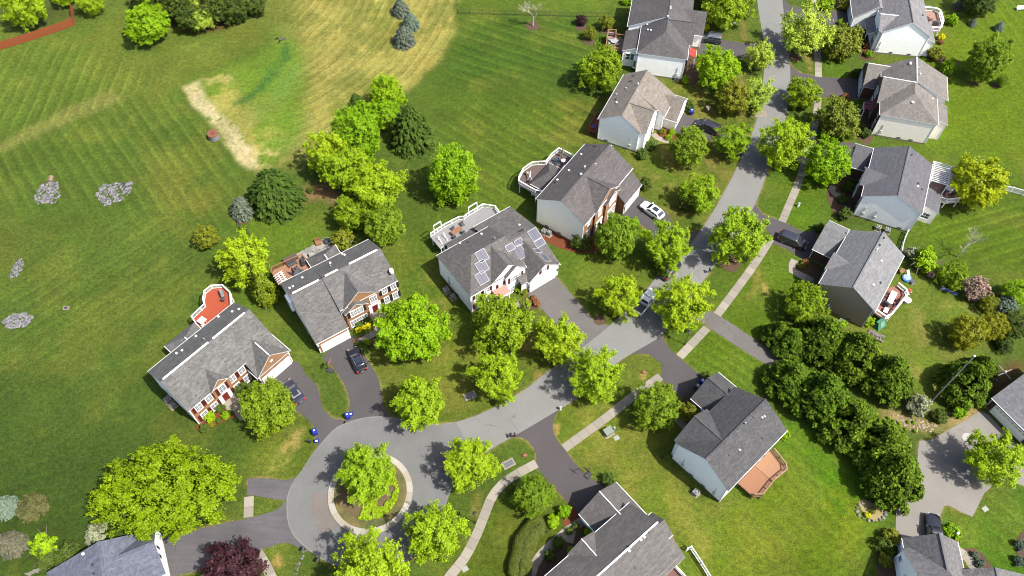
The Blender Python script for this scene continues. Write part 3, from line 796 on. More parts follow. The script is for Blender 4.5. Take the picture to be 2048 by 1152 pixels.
VENTW = plain('vent_grey', (0.34, 0.34, 0.345), 0.6)
class House:
    def __init__(s, o_px, yaw_deg, label, z0=5.4, name='house', cat='house', group=None, xy=None):
        s.o = Vector(xy if xy else P(o_px[0], o_px[1], z0))
        s.yaw = math.radians(yaw_deg)
        s.root = empty(name, (s.o.x, s.o.y, 0), s.yaw, label, cat, group)
        s.tris = []
        s.trim = WHITE
    # frames
    def loc(s, x, y):
        d = Vector((x, y)) - s.o
        c, n = math.cos(s.yaw), math.sin(s.yaw)
        return (d.x * c + d.y * n, -d.x * n + d.y * c)
    def wor(s, u, v):
        c, n = math.cos(s.yaw), math.sin(s.yaw)
        return (s.o.x + u * c - v * n, s.o.y + u * n + v * c)
    def zroof(s, u, v):
        best = 0
        for a, b, c in s.tris:
            d = (b[1] - c[1]) * (a[0] - c[0]) + (c[0] - b[0]) * (a[1] - c[1])
            if abs(d) < 1e-9: continue
            l0 = ((b[1] - c[1]) * (u - c[0]) + (c[0] - b[0]) * (v - c[1])) / d
            l1 = ((c[1] - a[1]) * (u - c[0]) + (a[0] - c[0]) * (v - c[1])) / d
            l2 = 1 - l0 - l1
            if min(l0, l1, l2) > -1e-6: best = max(best, l0 * a[2] + l1 * b[2] + l2 * c[2])
        return best
    def on_roof(s, px, py):
        lo = None
        z = 10.0
        while z > 1.5:
            x, y = P(px, py, z); u, v = s.loc(x, y)
            if s.zroof(u, v) >= z: return (u, v, s.zroof(u, v))
            z -= 0.06
        return None
    def on_ground(s, px, py, z=0.0):
        return s.loc(*P(px, py, z))
    # roof and walls
    def blk(s, ax, a0, a1, b0, b1, ze, zr, roof, wm, br=None, ze1=None, h0=0, h1=0, oh=0.35, gh=0.22, zb=0.0, gut=(1, 1), ridge=None, nowall=False, ends=(1, 1)):
        ze1 = ze if ze1 is None else ze1
        br = (b0 + b1) / 2 if br is None else br
        T = (lambda a, b, z: (a, b, z)) if ax == 'u' else (lambda a, b, z: (b, a, z))
        th = 0.11
        E0, E1, F0, F1 = T(a0, b0, ze), T(a1, b0, ze), T(a0, b1, ze1), T(a1, b1, ze1)
        R0, R1 = T(a0 + h0, br, zr), T(a1 - h1, br, zr)
        m = MB()
        tops = [[E0, E1, R1, R0], [F1, F0, R0, R1]]
        if h0: tops.append([E0, R0, F0])
        if h1: tops.append([F1, R1, E1])
        for p in tops:
            if ax == 'v': p = p[::-1]
            m.face(p, 0)
            for k in range(1, len(p) - 1): s.tris.append((p[0], p[k], p[k + 1]))
        dn = lambda p: (p[0], p[1], p[2] - th)
        for p in tops: m.face([dn(q) for q in (p if ax == 'v' else p[::-1])], 1)
        outline = [E0, E1] + ([] if h1 else [R1]) + [F1, F0] + ([] if h0 else [R0])
        for i in range(len(outline)):
            p, q = outline[i], outline[(i + 1) % len(outline)]
            m.face([p, q, dn(q), dn(p)] if ax == 'v' else [dn(p), dn(q), q, p], 1)
        rf = m.build('roof', [roof, s.trim], s.root)
        # eaves gutters
        for flag, p, q, sg in ((gut[0], E0, E1, -1), (gut[1], F0, F1, 1)):
            if flag:
                g = MB(); off = T(0, sg * 0.035, -0.06)
                g.bar(Vector(p) + Vector(off), Vector(q) + Vector(off), 0.06, 0.08)
                g.build('gutter', s.trim, s.root)
        if ridge:
            g = MB(); g.bar(Vector(R0) + Vector((0, 0, 0.03)), Vector(R1) + Vector((0, 0, 0.03)), ridge[0], 0.07)
            g.build('ridge_vent' if ridge[1] is s.trim else 'ridge_cap', ridge[1], s.root)
        if nowall: return rf
        ai, aj = a0 + (0.2 if h0 else gh), a1 - (0.2 if h1 else gh)
        bi, bj = b0 + oh, b1 - oh
        sl0, sl1 = (zr - ze) / max(1e-6, br - b0), (zr - ze1) / max(1e-6, b1 - br)
        zi, zj = ze + sl0 * oh - th - 0.02, ze1 + sl1 * oh - th - 0.02
        prof = lambda a, hip: [T(a, bi, zb), T(a, bj, zb), T(a, bj, zj)] + ([] if hip else [T(a, br, zr - th - 0.03)]) + [T(a, bi, zi)]
        faces = {0: prof(ai, h0), 1: prof(aj, h1), 2: [T(ai, bi, zb), T(aj, bi, zb), T(aj, bi, zi), T(ai, bi, zi)], 3: [T(ai, bj, zb), T(aj, bj, zb), T(aj, bj, zj), T(ai, bj, zj)]}
        cen = Vector(T((ai + aj) / 2, (bi + bj) / 2, 2.5))
        by = {}
        for k, pts in faces.items():
            if k < 2 and not ends[k]: continue
            mt = wm[k] if isinstance(wm, (list, tuple)) else wm
            if mt is None: continue
            pts = [Vector(p) for p in pts]
            n = (pts[1] - pts[0]).cross(pts[2] - pts[1])
            c = sum(pts, Vector()) / len(pts)
            if n.dot(c - cen) < 0: pts = pts[::-1]
            by.setdefault(mt.name, (mt, MB()))[1].face(pts)
        for nm, (mt, w) in by.items():
            o = w.build('brick_wall' if 'brick' in nm else 'wall', mt, s.root)
        # concrete plinth and white corner boards
        if zb == 0.0:
            f = MB(); x0, y0, _ = T(ai, bi, 0); x1, y1, _ = T(aj, bj, 0)
            if x0 > x1: x0, x1 = x1, x0
            if y0 > y1: y0, y1 = y1, y0
            f.box(x0 - 0.025, y0 - 0.025, -0.3, x1 + 0.025, y1 + 0.025, 0.32)
            f.build('foundation', FOUND, s.root)
            for (a, b, zt) in ((ai, bi, zi), (ai, bj, zj), (aj, bi, zi), (aj, bj, zj)):
                x, y, _ = T(a, b, 0); g = MB()
                g.box(x - 0.07, y - 0.07, 0.3, x + 0.07, y + 0.07, zt)
                g.build('corner_board', s.trim, s.root)
        return rf
    def shed(s, u0, u1, v0, z0, v1, z1, roof, wm, oh=0.25, zb=0.0):
        """lean-to roof falling from v0,z0 to v1,z1"""
        m = MB(); th = 0.18
        A, B, Cc, D = (u0, v0, z0), (u1, v0, z0), (u1, v1, z1), (u0, v1, z1)
        p = [A, B, Cc, D]
        if v1 > v0: pass
        else: p = p[::-1]
        s.tris += [(p[0], p[1], p[2]), (p[0], p[2], p[3])]
        dn = lambda q: (q[0], q[1], q[2] - th)
        m.face(p, 0); m.face([dn(q) for q in p[::-1]], 1)
        for i in range(4): m.face([dn(p[i]), dn(p[(i + 1) % 4]), p[(i + 1) % 4], p[i]], 1)
        m.build('roof', [roof, s.trim], s.root)
        if wm is None: return
        w = MB(); sg = 1 if v1 > v0 else -1
        ve = v1 - sg * oh
        ze = z1 + (z0 - z1) * oh / abs(v1 - v0) - th - 0.02
        zs = z0 - th - 0.02
        a, b = u0 + oh * 0.7, u1 - oh * 0.7
        q = [[(a, v0, zb), (a, ve, zb), (a, ve, ze), (a, v0, zs)], [(b, v0, zb), (b, ve, zb), (b, ve, ze), (b, v0, zs)], [(a, ve, zb), (b, ve, zb), (b, ve, ze), (a, ve, ze)]]
        cen = Vector(((a + b) / 2, (v0 + ve) / 2, 1.5))
        for pts in q:
            pts = [Vector(t) for t in pts]
            n = (pts[1] - pts[0]).cross(pts[2] - pts[1]); c = sum(pts, Vector()) / 4
            w.face(pts if n.dot(c - cen) > 0 else pts[::-1])
        w.build('wall', wm, s.root)
        for x in (a, b):
            g = MB(); g.box(x - 0.06, ve - 0.06, 0, x + 0.06, ve + 0.06, ze); g.build('corner_board', s.trim, s.root)
    # things on walls: local frame x along wall, -y outwards, z up
    def place(s, face, plane, t, z):
        rot, ax, nn = FACE[face]
        if face[0] == 'v': return (t, plane, z), (0, 0, rot)
        return (plane, t, z), (0, 0, rot)
    def win(s, face, plane, t, z, w=0.95, h=1.45, shut=None, nx=2, ny=4, arch=False):
        loc, rot = s.place(face, plane, t, z)
        def frame():
            m = MB(); f = 0.10
            m.box(-w / 2 - f, -0.09, -h / 2 - f, -w / 2, 0.02, h / 2 + f); m.box(w / 2, -0.09, -h / 2 - f, w / 2 + f, 0.02, h / 2 + f)
            m.box(-w / 2, -0.09, h / 2, w / 2, 0.02, h / 2 + f); m.box(-w / 2, -0.12, -h / 2 - f, w / 2, 0.02, -h / 2)
            m.box(-w / 2, -0.06, -0.035, w / 2, 0.02, 0.035)
            return m.data('window_frame', WHITE)
        def munt():
            m = MB()
            for i in range(1, nx): m.box(-w / 2 + w * i / nx - 0.02, -0.045, -h / 2, -w / 2 + w * i / nx + 0.02, -0.015, h / 2)
            for j in range(1, ny): m.box(-w / 2, -0.048, -h / 2 + h * j / ny - 0.02, w / 2, -0.018, -h / 2 + h * j / ny + 0.02)
            return m.data('muntin', WHITE)
        def pane():
            m = MB(); m.box(-w / 2, -0.03, -h / 2, w / 2, 0.01, h / 2)
            return m.data('pane', GLASS)
        o = link('window', cached(('wf', w, h), frame), s.root, loc, rot)
        link('pane', cached(('wp', w, h), pane), o)
        link('muntin', cached(('wm', w, h, nx, ny), munt), o)
        if shut:
            def sh():
                m = MB(); m.box(-0.22, -0.07, -h / 2 - 0.06, 0.22, 0, h / 2 + 0.06)
                m.box(-0.15, -0.085, -h / 2 + 0.05, 0.15, -0.07, -0.06); m.box(-0.15, -0.085, 0.06, 0.15, -0.07, h / 2 - 0.05)
                return m.data('shutter', shut)
            me = cached(('sh', h, shut.name), sh)
            for k in (-1, 1):
                d = k * (w / 2 + 0.34)
                l2, r2 = s.place(face, plane, t + d, z)
                link('shutter', me, s.root, l2, r2)
        return o
    def door(s, face, plane, t, mat=MAROON, z0=0.35, surround=True, w=0.95):
        loc, rot = s.place(face, plane, t, z0)
        m = MB()
        if surround:
            m.box(-1.05, -0.10, 0, -0.5, 0, 2.35); m.box(0.5, -0.10, 0, 1.05, 0, 2.35); m.box(-1.05, -0.14, 2.1, 1.05, 0, 2.5)
            o = m.build('door_frame', WHITE, s.root, loc, rot)
        else:
            m.box(-w / 2 - 0.1, -0.08, 0, -w / 2, 0, 2.1); m.box(w / 2, -0.08, 0, w / 2 + 0.1, 0, 2.1); m.box(-w / 2 - 0.1, -0.08, 2.1, w / 2 + 0.1, 0, 2.2)
            o = m.build('door_frame', WHITE, s.root, loc, rot)
        d = MB(); d.box(-w / 2, -0.06, 0, w / 2, 0, 2.08)
        for zz in (0.25, 1.15):
            for xx in (-0.36, 0.06): d.box(xx, -0.075, zz, xx + 0.3, -0.06, zz + 0.7)
        d.build('door', mat, o)
        k = MB(); k.ball((0.38, -0.11, 1.0), 0.045); k.build('handle', GREY, o)
    def garage(s, face, plane, t, w=4.9, h=2.15, rows=4, mat=WHITE, lights=0):
        loc, rot = s.place(face, plane, t, 0.03)
        m = MB(); f = 0.14
        m.box(-w / 2 - f, -0.10, 0, -w / 2, 0, h + f); m.box(w / 2, -0.10, 0, w / 2 + f, 0, h + f); m.box(-w / 2, -0.10, h, w / 2, 0, h + f)
        o = m.build('garage_door', WHITE, s.root, loc, rot)
        def pan():
            p = MB(); ph = h / rows - 0.03
            p.box(-w / 2, -0.05, 0, w / 2, 0, ph)
            n = 8
            for i in range(n):
                x = -w / 2 + w * (i + 0.5) / n
                p.box(x - w / n * 0.4, -0.065, 0.1, x + w / n * 0.4, -0.05, ph - 0.1)
            return p.data('panel', mat)
        me = cached(('gp', w, h, rows, mat.name), pan)
        for r in range(rows): link('panel', me, o, (0, 0, r * h / rows + 0.01))
        for i in range(lights):
            x = -w / 2 + w * (i + 0.5) / lights
            g = MB()
            g.mesh([(x + 0.24 * math.cos(a), -0.075, 1.75 + 0.2 * math.sin(a)) for a in [math.pi * k / 6 for k in range(7)]], [(0, 1, 2, 3, 4, 5, 6)])
            g.mesh([(x + 0.24 * math.cos(a), -0.06, 1.75 + 0.2 * math.sin(a)) for a in [math.pi * k / 6 for k in range(7)]], [(6, 5, 4, 3, 2, 1, 0)])
            g.build('pane', GLASS, o)
        for k in (-1, 1):
            l2, r2 = s.place(face, plane, t + k * (w / 2 + 0.5), 2.0)
            b = MB(); b.box(-0.1, -0.2, -0.18, 0.1, 0, 0.18); b.build('wall_lamp', BLACK, s.root, l2, r2)
    def canopy(s, face, plane, t, w, z0, z1, depth, mat, posts=True):
        loc, rot = s.place(face, plane, t, 0)
        m = MB(); m.mesh([(-w / 2, 0, z0), (w / 2, 0, z0), (w / 2, -depth, z1), (-w / 2, -depth, z1), (-w / 2, 0, z0 - 0.1), (w / 2, 0, z0 - 0.1), (w / 2, -depth, z1 - 0.1), (-w / 2, -depth, z1 - 0.1)],
               [(0, 3, 2, 1), (4, 5, 6, 7), (0, 4, 7, 3), (1, 2, 6, 5), (2, 3, 7, 6), (0, 1, 5, 4)])
        o = m.build('porch_canopy', mat, s.root, loc, rot)
        n = max(4, int(w / 0.4)); 
        for i in range(n + 1):
            x = -w / 2 + w * i / n
            r = MB(); r.bar((x, 0, z0 + 0.03), (x, -depth, z1 + 0.03), 0.05, 0.07); r.build('standing_seam', mat, o)
        g = MB(); g.box(-w / 2 - 0.03, -depth - 0.05, z1 - 0.28, w / 2 + 0.03, -depth, z1 - 0.06); g.build('fascia', WHITE, o)
        if posts:
            for k in (-1, 1):
                p = MB(); p.box(k * (w / 2 - 0.15) - 0.07, -depth + 0.05, 0.05, k * (w / 2 - 0.15) + 0.07, -depth + 0.19, z1 - 0.1); p.build('porch_post', WHITE, o)
    def vent(s, px, py, kind='box', mat=None):
        r = s.on_roof(px, py)
        if not r: return
        u, v, z = r
        m = MB()
        if kind == 'pipe':
            m.tube((u, v, z - 0.1), (u, v, z + 0.5), 0.07, 0.07, 8); m.tube((u, v, z + 0.45), (u, v, z + 0.55), 0.11, 0.11, 8)
            m.build('vent_pipe', mat or GREY, s.root)
        elif kind == 'dome':
            m.ball((u, v, z + 0.08), 0.3, 10, 6, sq=(1, 1, 0.6)); m.build('roof_vent', mat or WHITE, s.root, smooth=True)
        else:
            m.box(u - 0.13, v - 0.13, z - 0.1, u + 0.13, v + 0.13, z + 0.14); m.box(u - 0.16, v - 0.16, z + 0.14, u + 0.16, v + 0.16, z + 0.18)
            m.build('roof_vent', mat or VENTW, s.root)
    def panel(s, px, py, w=1.75, l=1.8, mat=None):
        r = s.on_roof(px, py)
        if not r: return
        u, v, z = r; e = 0.3
        du = Vector((2 * e, 0, s.zroof(u + e, v) - s.zroof(u - e, v))).normalized()
        dv = Vector((0, 2 * e, s.zroof(u, v + e) - s.zroof(u, v - e))).normalized()
        n = du.cross(dv).normalized()
        if abs(du.z) < abs(dv.z): dv = n.cross(du)
        else: du = dv.cross(n)
        M = Matrix((tuple(du) + (0,), tuple(dv) + (0,), tuple(n) + (0,), (0, 0, 0, 1))).transposed()
        M.translation = Vector((u, v, z)) + n * 0.1
        m = MB()
        for a, b, c, d in ((-w / 2, -l / 2, -w / 2 + 0.06, l / 2), (w / 2 - 0.06, -l / 2, w / 2, l / 2), (-w / 2, -l / 2, w / 2, -l / 2 + 0.06), (-w / 2, l / 2 - 0.06, w / 2, l / 2)):
            m.box(a, b, -0.04, c, d, 0.05, 0, M)
        o = m.build('solar_panel', PV_FRAME, s.root)
        nn = 2
        for i in range(nn):
            c = MB(); x0 = -w / 2 + 0.07 + (w - 0.14) * i / nn
            c.box(x0 + 0.015, -l / 2 + 0.07, -0.02, x0 + (w - 0.14) / nn - 0.015, l / 2 - 0.07, 0.03, 0, M); c.build('cell_module', PV, o)
    def steps(s, face, plane, t, w=1.6, n=2, rise=0.17, run=0.35):
        loc, rot = s.place(face, plane, t, 0)
        m = MB(); m.box(-w / 2, -1.2, 0.02, w / 2, 0, n * rise + 0.02)
        o = m.build('front_step', CONC, s.root, loc, rot)
        for k in range(n - 1):
            b = MB(); b.box(-w / 2, -1.2 - run * (k + 1), 0.02, w / 2, -1.2 - run * k - 0.004, (n - 1 - k) * rise + 0.02); b.build('step', CONC, o)

m, nt, bs = nodes('solar_cells')
sp = N(nt, 'ShaderNodeTexWave', wave_type='BANDS', bands_direction='X'); sp.inputs['Scale'].default_value = 3.0
nt.links.new(coords(nt), sp.inputs['Vector'])
nt.links.new(mix(nt, ramp(nt, sp.outputs[0], [(0.86, 0.0), (0.95, 1.0)]), S(112, 114, 136), S(150, 152, 166)), bs.inputs['Base Color'])
bs.inputs['Roughness'].default_value = 0.6
bs.inputs['Specular IOR Level'].default_value = 0.25
PV = m
PV_FRAME = plain('panel_frame', (0.22, 0.225, 0.235), 0.6, 0.0)

def house_deck(h, pts, z, floor_mat, rail_mat, label, bdir=(1, 0), skip=(), name='deck', board=0.15, rail_h=0.95, post_step=1.7, rail_w=0.10, cat='deck', group=None):
    """raised deck over a polygon in house coordinates"""
    w = [h.wor(*p) for p in pts]
    c = (sum(p[0] for p in w) / len(w), sum(p[1] for p in w) / len(w))
    q = [(p[0] - c[0], p[1] - c[1]) for p in w]
    root = empty(name, (c[0], c[1], 0), 0, label, cat, group)
    cy, sy = math.cos(h.yaw), math.sin(h.yaw)
    d = Vector((bdir[0] * cy - bdir[1] * sy, bdir[0] * sy + bdir[1] * cy)).normalized()
    nrm = Vector((-d.y, d.x))
    # boards clipped to the outline
    ts = [Vector(p).dot(nrm) for p in q]
    b = MB(); t = min(ts)
    rr = random.Random(int(abs(c[0] * 100)))
    while t < max(ts):
        tm = t + board / 2
        xs = []
        for i in range(len(q)):
            p0, p1 = Vector(q[i]), Vector(q[(i + 1) % len(q)])
            a0, a1 = p0.dot(nrm) - tm, p1.dot(nrm) - tm
            if (a0 > 0) != (a1 > 0): xs.append((p0 + (p1 - p0) * (a0 / (a0 - a1))).dot(d))
        xs.sort()
        for i in range(0, len(xs) - 1, 2):
            A = d * xs[i] + nrm * tm; B = d * xs[i + 1] + nrm * tm
            b.bar((A.x, A.y, z - 0.02), (B.x, B.y, z - 0.02), board - 0.012, 0.04, rr.choice((0, 0, 1)))
        t += board
    fm = floor_mat if isinstance(floor_mat, (list, tuple)) else [floor_mat, floor_mat]
    setp(b.build('deck_boards', list(fm), root), kind='stuff')
    f = MB(); f.prism([(p[0] * 0.985, p[1] * 0.985) for p in q], z - 0.30, z - 0.05); f.build('deck_frame', rail_mat if rail_mat is not WHITE else WHITE, root)
    for p in q:
        m = MB(); m.box(p[0] * 0.95 - 0.07, p[1] * 0.95 - 0.07, 0, p[0] * 0.95 + 0.07, p[1] * 0.95 + 0.07, z - 0.3); m.build('support_post', rail_mat, root)
    bal = MB()
    n = len(q)
    for i in range(n):
        if i in skip: continue
        p0, p1 = Vector(q[i]) * 0.985, Vector(q[(i + 1) % n]) * 0.985
        L = (p1 - p0).length
        k = max(1, round(L / post_step))
        for j in range(k + 1):
            if j == k and ((i + 1) % n) not in skip: continue
            p = p0 + (p1 - p0) * (j / k)
            m = MB(); m.box(p.x - 0.06, p.y - 0.06, z, p.x + 0.06, p.y + 0.06, z + rail_h + 0.08); m.build('rail_post', rail_mat, root)
        m = MB(); m.bar((p0.x, p0.y, z + rail_h), (p1.x, p1.y, z + rail_h), rail_w + 0.06, 0.07); m.build('hand_rail', rail_mat, root)
        m = MB(); m.bar((p0.x, p0.y, z + 0.12), (p1.x, p1.y, z + 0.12), rail_w * 0.6, 0.06); m.build('bottom_rail', rail_mat, root)
        nb = int(L / 0.16)
        for j in range(1, nb):
            p = p0 + (p1 - p0) * (j / nb)
            bal.box(p.x - 0.02, p.y - 0.02, z + 0.12, p.x + 0.02, p.y + 0.02, z + rail_h - 0.03)
    if bal.v: setp(bal.build('balusters', rail_mat, root), kind='stuff')
    return root
# ---------------------------------------------------------------- the houses
SD_WHITE = siding('white_siding', (0.80, 0.80, 0.79))
SD_CREAM = siding('cream_siding', (0.80, 0.745, 0.66))
SD_GREY = siding('pale_grey_siding', (0.76, 0.76, 0.75))
SD_TAN = siding('stone_siding', (0.66, 0.63, 0.55))
SD_TAUPE = siding('taupe_siding', (0.21, 0.175, 0.13))
SD_BLUE = siding('blue_grey_siding', (0.74, 0.76, 0.77))
def zoom(o, sc): return lambda a, b: (o[0] + a / sc, o[1] + b / sc)
E = 5.4

# 1 brick house at the lower left
r1 = shingle('grey_shingles', S(140, 139, 137), 0.34, 0.14)
h = House((280 + 52 / 3.6, 560 + 660 / 3.6), 49.16, 'orange brick house with maroon shutters and long grey roof, westmost beside the big field')
h1 = h
h.blk('u', 0, 10.6, -9.95, 0, E, 8.5, r1, (SD_WHITE, None, BRICK_O, SD_WHITE), br=-5, gut=(0, 1))
h.blk('u', 10.4, 16.3, -12.2, 0, 3.45, 8.49, r1, (BRICK_O, SD_WHITE, None, SD_WHITE), br=-5, ze1=E, gut=(0, 1))
h.blk('v', -12.25, -6.5, 10.3, 16.75, 3.45, 6.4, r1, (BRICK_O, None, SD_WHITE, SD_WHITE), gut=(1, 1))
h.blk('v', -10.15, -6.3, 4.0, 7.45, E, 7.1, r1, (BRICK_O, None, BRICK_O, BRICK_O), zb=3.0, gut=(0, 0), oh=0.2)
for a, b in ((0.5, 8.6), (9.4, 15.4)):
    m = MB(); m.bar((a, -4.97, 8.53), (b, -4.97, 8.53), 0.27, 0.08); m.build('ridge_vent', WHITE, h.root)
h.blk('v', -1, 3.6, 4.6, 10.3, 2.9, 4.35, r1, (None, SD_WHITE, SD_WHITE, SD_WHITE), h1=2.2, gut=(1, 1), ridge=(0.13, WHITE))
m = MB(); m.bar((13.5, -12.1, 6.44), (13.5, -8.9, 6.44), 0.14, 0.05); m.build('ridge_vent', WHITE, h.root)
for u in (1.55, 3.4, 7.75, 9.55): h.win('v-', -9.62, u, 4.0, shut=SHUT_R)
for u in (1.65, 3.5, 7.8, 9.7): h.win('v-', -9.62, u, 1.25, 1.0, 1.6, shut=SHUT_R)
h.win('v-', -9.97, 5.7, 4.25, 1.0, 1.6, shut=SHUT_R)
h.door('v-', -9.62, 5.6); h.steps('v-', -9.62, 5.6, 2.4)
h.garage('v-', -12.04, 13.55, 5.0)
m = MB()
for k in range(10):
    a0, a1 = 2 * math.pi * k / 10, 2 * math.pi * (k + 1) / 10
    ra, rb = (0.42, 0.17) if k % 2 == 0 else (0.17, 0.42)
    m.face([(13.5, -12.1, 4.6), (13.5 + ra * math.sin(a0), -12.07, 4.6 + ra * math.cos(a0)), (13.5 + rb * math.sin(a1), -12.07, 4.6 + rb * math.cos(a1))])
m.build('wall_star', WHITE, h.root)
z1 = zoom((280, 560), 3.6)
for a, b, k in ((265, 530, 'box'), (305, 510, 'box'), (405, 407, 'box'), (567, 267, 'box'), (665, 230, 'box'), (714, 213, 'box'), (465, 433, 'pipe')): h.vent(*z1(a, b), kind=k)
ORANGE = plain('orange_deck_paint', S(222, 98, 52), 0.6, var=0.06)
house_deck(h, [(10.35, 0.1), (10.35, 3.3), (10.6, 4.6), (12.6, 4.85), (13.4, 4.95), (13.9, 5.9), (15.0, 7.0), (16.4, 7.0), (17.7, 5.7), (17.6, 3.6), (16.7, 2.3), (15.0, 0.1)], 2.3, ORANGE, WHITE, 'bright orange painted deck with white railings behind the westmost brick house', (0, 1), skip=(0, 11))

# 2 brick house
r2 = shingle('weathered_grey_shingles', S(136, 134, 133), 0.3, 0.16)
h = House((530 + 130 / 4.267, 470 + 410 / 4.267), 33.46, 'orange brick house with black shutters, red front door and a long sloping garage roof')
h2 = h
h.blk('u', 5.55, 15.9, -9.95, 0, E, 8.5, r2, (None, SD_WHITE, BRICK_O, SD_WHITE), br=-5, gut=(1, 1))
h.blk('u', 0, 5.6, -12.0, 0, 3.2, 8.3, r2, (SD_WHITE, SD_WHITE, BRICK_O, SD_WHITE), br=-5, ze1=E, gut=(1, 1), oh=0.12)
h.blk('v', -10.2, -5.1, 5.5, 12.5, 4.8, 8.1, r2, (BRICK_O, None, None, None), br=9.1, ze1=5.3, gut=(0, 0), zb=0.01)
h.blk('v', -10.75, -8.5, 5.9, 10.1, 4.7, 6.1, r2, (BRICK_O, None, BRICK_O, BRICK_O), gut=(0, 0), zb=0.01, oh=0.2)
for a, b, v in ((0.5, 5.0, -4.97), (6.1, 8.3, -4.97), (10.3, 15.3, -4.97)):
    m = MB(); zz = 8.34 if a < 5 else 8.54
    m.bar((a, v, zz), (b, v, zz), 0.27, 0.08); m.build('ridge_vent', WHITE, h.root)
h.blk('v', -1, 3.9, 5.8, 11.2, 3.0, 4.9, r2, (None, SD_WHITE, SD_WHITE, SD_WHITE), h1=2.3, gut=(1, 1), ridge=(0.13, WHITE))
for u in (13.45, 15.05): h.win('v-', -9.62, u, 4.05, 0.8, 1.45, shut=SHUT_K)
for u in (13.5, 15.05): h.win('v-', -9.62, u, 1.4, 0.8, 1.6, shut=SHUT_K)
h.win('v-', -10.0, 11.2, 4.1, 1.1, 1.5, nx=3)
h.door('v-', -10.0, 11.15); h.steps('v-', -10.0, 11.15, 2.6)
h.win('v-', -10.55, 7.95, 3.9, 2.1, 1.35, shut=SHUT_K, nx=4)
h.win('v-', -10.55, 7.95, 1.25, 2.9, 1.6, nx=6)
h.garage('v-', -11.89, 3.05, 4.6, 2.1)
m = MB(); m.box(-0.35, -3.4, 1.6, 0.15, -1.6, 4.2); m.build('side_bay', SD_GREY, h.root)
m = MB(); m.box(-0.38, -3.0, 2.6, -0.35, -2.0, 3.9); m.build('pane', GLASS, h.root)
z2 = zoom((530, 470), 4.267)
for a, b, k in ((212, 457, 'box'), (240, 442, 'box'), (320, 367, 'box'), (558, 242, 'box'), (660, 165, 'box'), (680, 173, 'box'), (565, 275, 'pipe')): h.vent(*z2(a, b), kind=k)
r_ = h.on_roof(*z2(1080, 330)) or (15.4, -8.5, 6.2)
m = MB(); m.tube((r_[0], r_[1], r_[2] - 0.05), (r_[0], r_[1], r_[2] + 0.6), 0.03, 0.03, 6)
dish = m.build('satellite_dish', GREY, h.root)
m = MB()
for k in range(12):
    a0, a1 = 2 * math.pi * k / 12, 2 * math.pi * (k + 1) / 12
    c0 = Vector((r_[0], r_[1], r_[2] + 0.7)); n = Vector((0.6, -0.5, 0.6)).normalized(); t1 = n.cross(Vector((0, 0, 1))).normalized(); t2 = n.cross(t1)
    m.face([c0, c0 + (t1 * math.cos(a0) + t2 * math.sin(a0)) * 0.5 + n * 0.12, c0 + (t1 * math.cos(a1) + t2 * math.sin(a1)) * 0.5 + n * 0.12])
m.build('reflector', WHITE, dish)
house_deck(h, [(0.2, 0.1), (-0.1, 4.9), (0.4, 5.6), (5.7, 5.3), (6.0, 3.0), (6.0, 0.1)], 2.0, plain('tan_deck_boards', S(204, 150, 118), 0.7, var=0.08), WOOD, 'tan timber deck with brown railings behind the black shuttered brick house', (1, 0), skip=(4, 5))

# 3 white house with solar panels
r3 = shingle('brown_grey_shingles', S(134, 131, 129), 0.3, 0.08)
h = House((850 + 108 / 4.8, 400 + 535 / 4.8), 35.78, 'white sided house with solar panels on its roof and a red metal porch canopy')
h3 = h
W3 = (SD_WHITE,) * 4
h.blk('u', 0, 10.3, -9.95, 0, E, 8.25, r3, W3, h0=3.6, gut=(1, 1))
h.blk('u', 8.8, 16.5, -11.7, 2.3, 3.2, 6.05, r3, (None, SD_WHITE, SD_WHITE, SD_WHITE), br=-5.0, ze1=4.0, gut=(0, 1))
h.blk('v', -10.0, -4.9, 3.9, 10.7, E, 8.15, r3, (SD_WHITE, None, None, None), gut=(0, 0), zb=0.01)
h.blk('v', -10.45, -7.0, 6.5, 10.65, E, 7.25, r3, (SD_WHITE, None, SD_WHITE, SD_WHITE), gut=(0, 1), zb=0.01, oh=0.2)
h.blk('v', -12.1, -5.3, 9.95, 16.4, 3.2, 5.85, r3, (SD_WHITE, None, SD_WHITE, SD_WHITE), gut=(1, 1))
h.shed(3.4, 9.4, -0.1, 4.3, 2.75, 3.0, r3, SD_WHITE)
for u in (1.55, 3.25): h.win('v-', -9.62, u, 4.2, 0.85, 1.3, shut=SHUT_R)
for u in (1.5, 3.3): h.win('v-', -9.62, u, 1.6, 0.85, 1.5, shut=SHUT_R)
h.win('v-', -9.8, 5.85, 3.7, 0.6, 0.9, shut=SHUT_R)
h.win('v-', -10.27, 8.2, 4.0, 0.8, 1.35); h.win('v-', -10.27, 9.1, 4.0, 0.8, 1.35)
for u in (7.3, 9.85):
    l2, r2_ = h.place('v-', -10.25, u, 4.0); m = MB(); m.box(-0.2, -0.07, -0.75, 0.2, 0, 0.75); m.build('shutter', SHUT_R, h.root, l2, r2_)
for u in (7.85, 8.65, 9.45): h.win('v-', -10.27, u, 1.2, 0.65, 1.5)
h.win('v-', -11.9, 13.1, 4.3, 0.85, 1.1, shut=SHUT_R)
h.garage('v-', -11.9, 12.95, 4.9)
for v in (-7.1, -8.0): h.win('u-', 0.34, v, 2.15, 0.6, 1.2, nx=1, ny=2)
h.door('v-', -9.8, 5.4, MAROON, surround=False); h.canopy('v-', -9.8, 5.5, 2.5, 3.25, 2.65, 1.5, plain('salmon_metal_roof', S(226, 112, 84), 0.45, var=0.05))
z3 = zoom((850, 400), 4.8)
for a, b in ((546, 537), (546, 640), (546, 750)): h.panel(*z3(a, b), w=1.8, l=1.9)
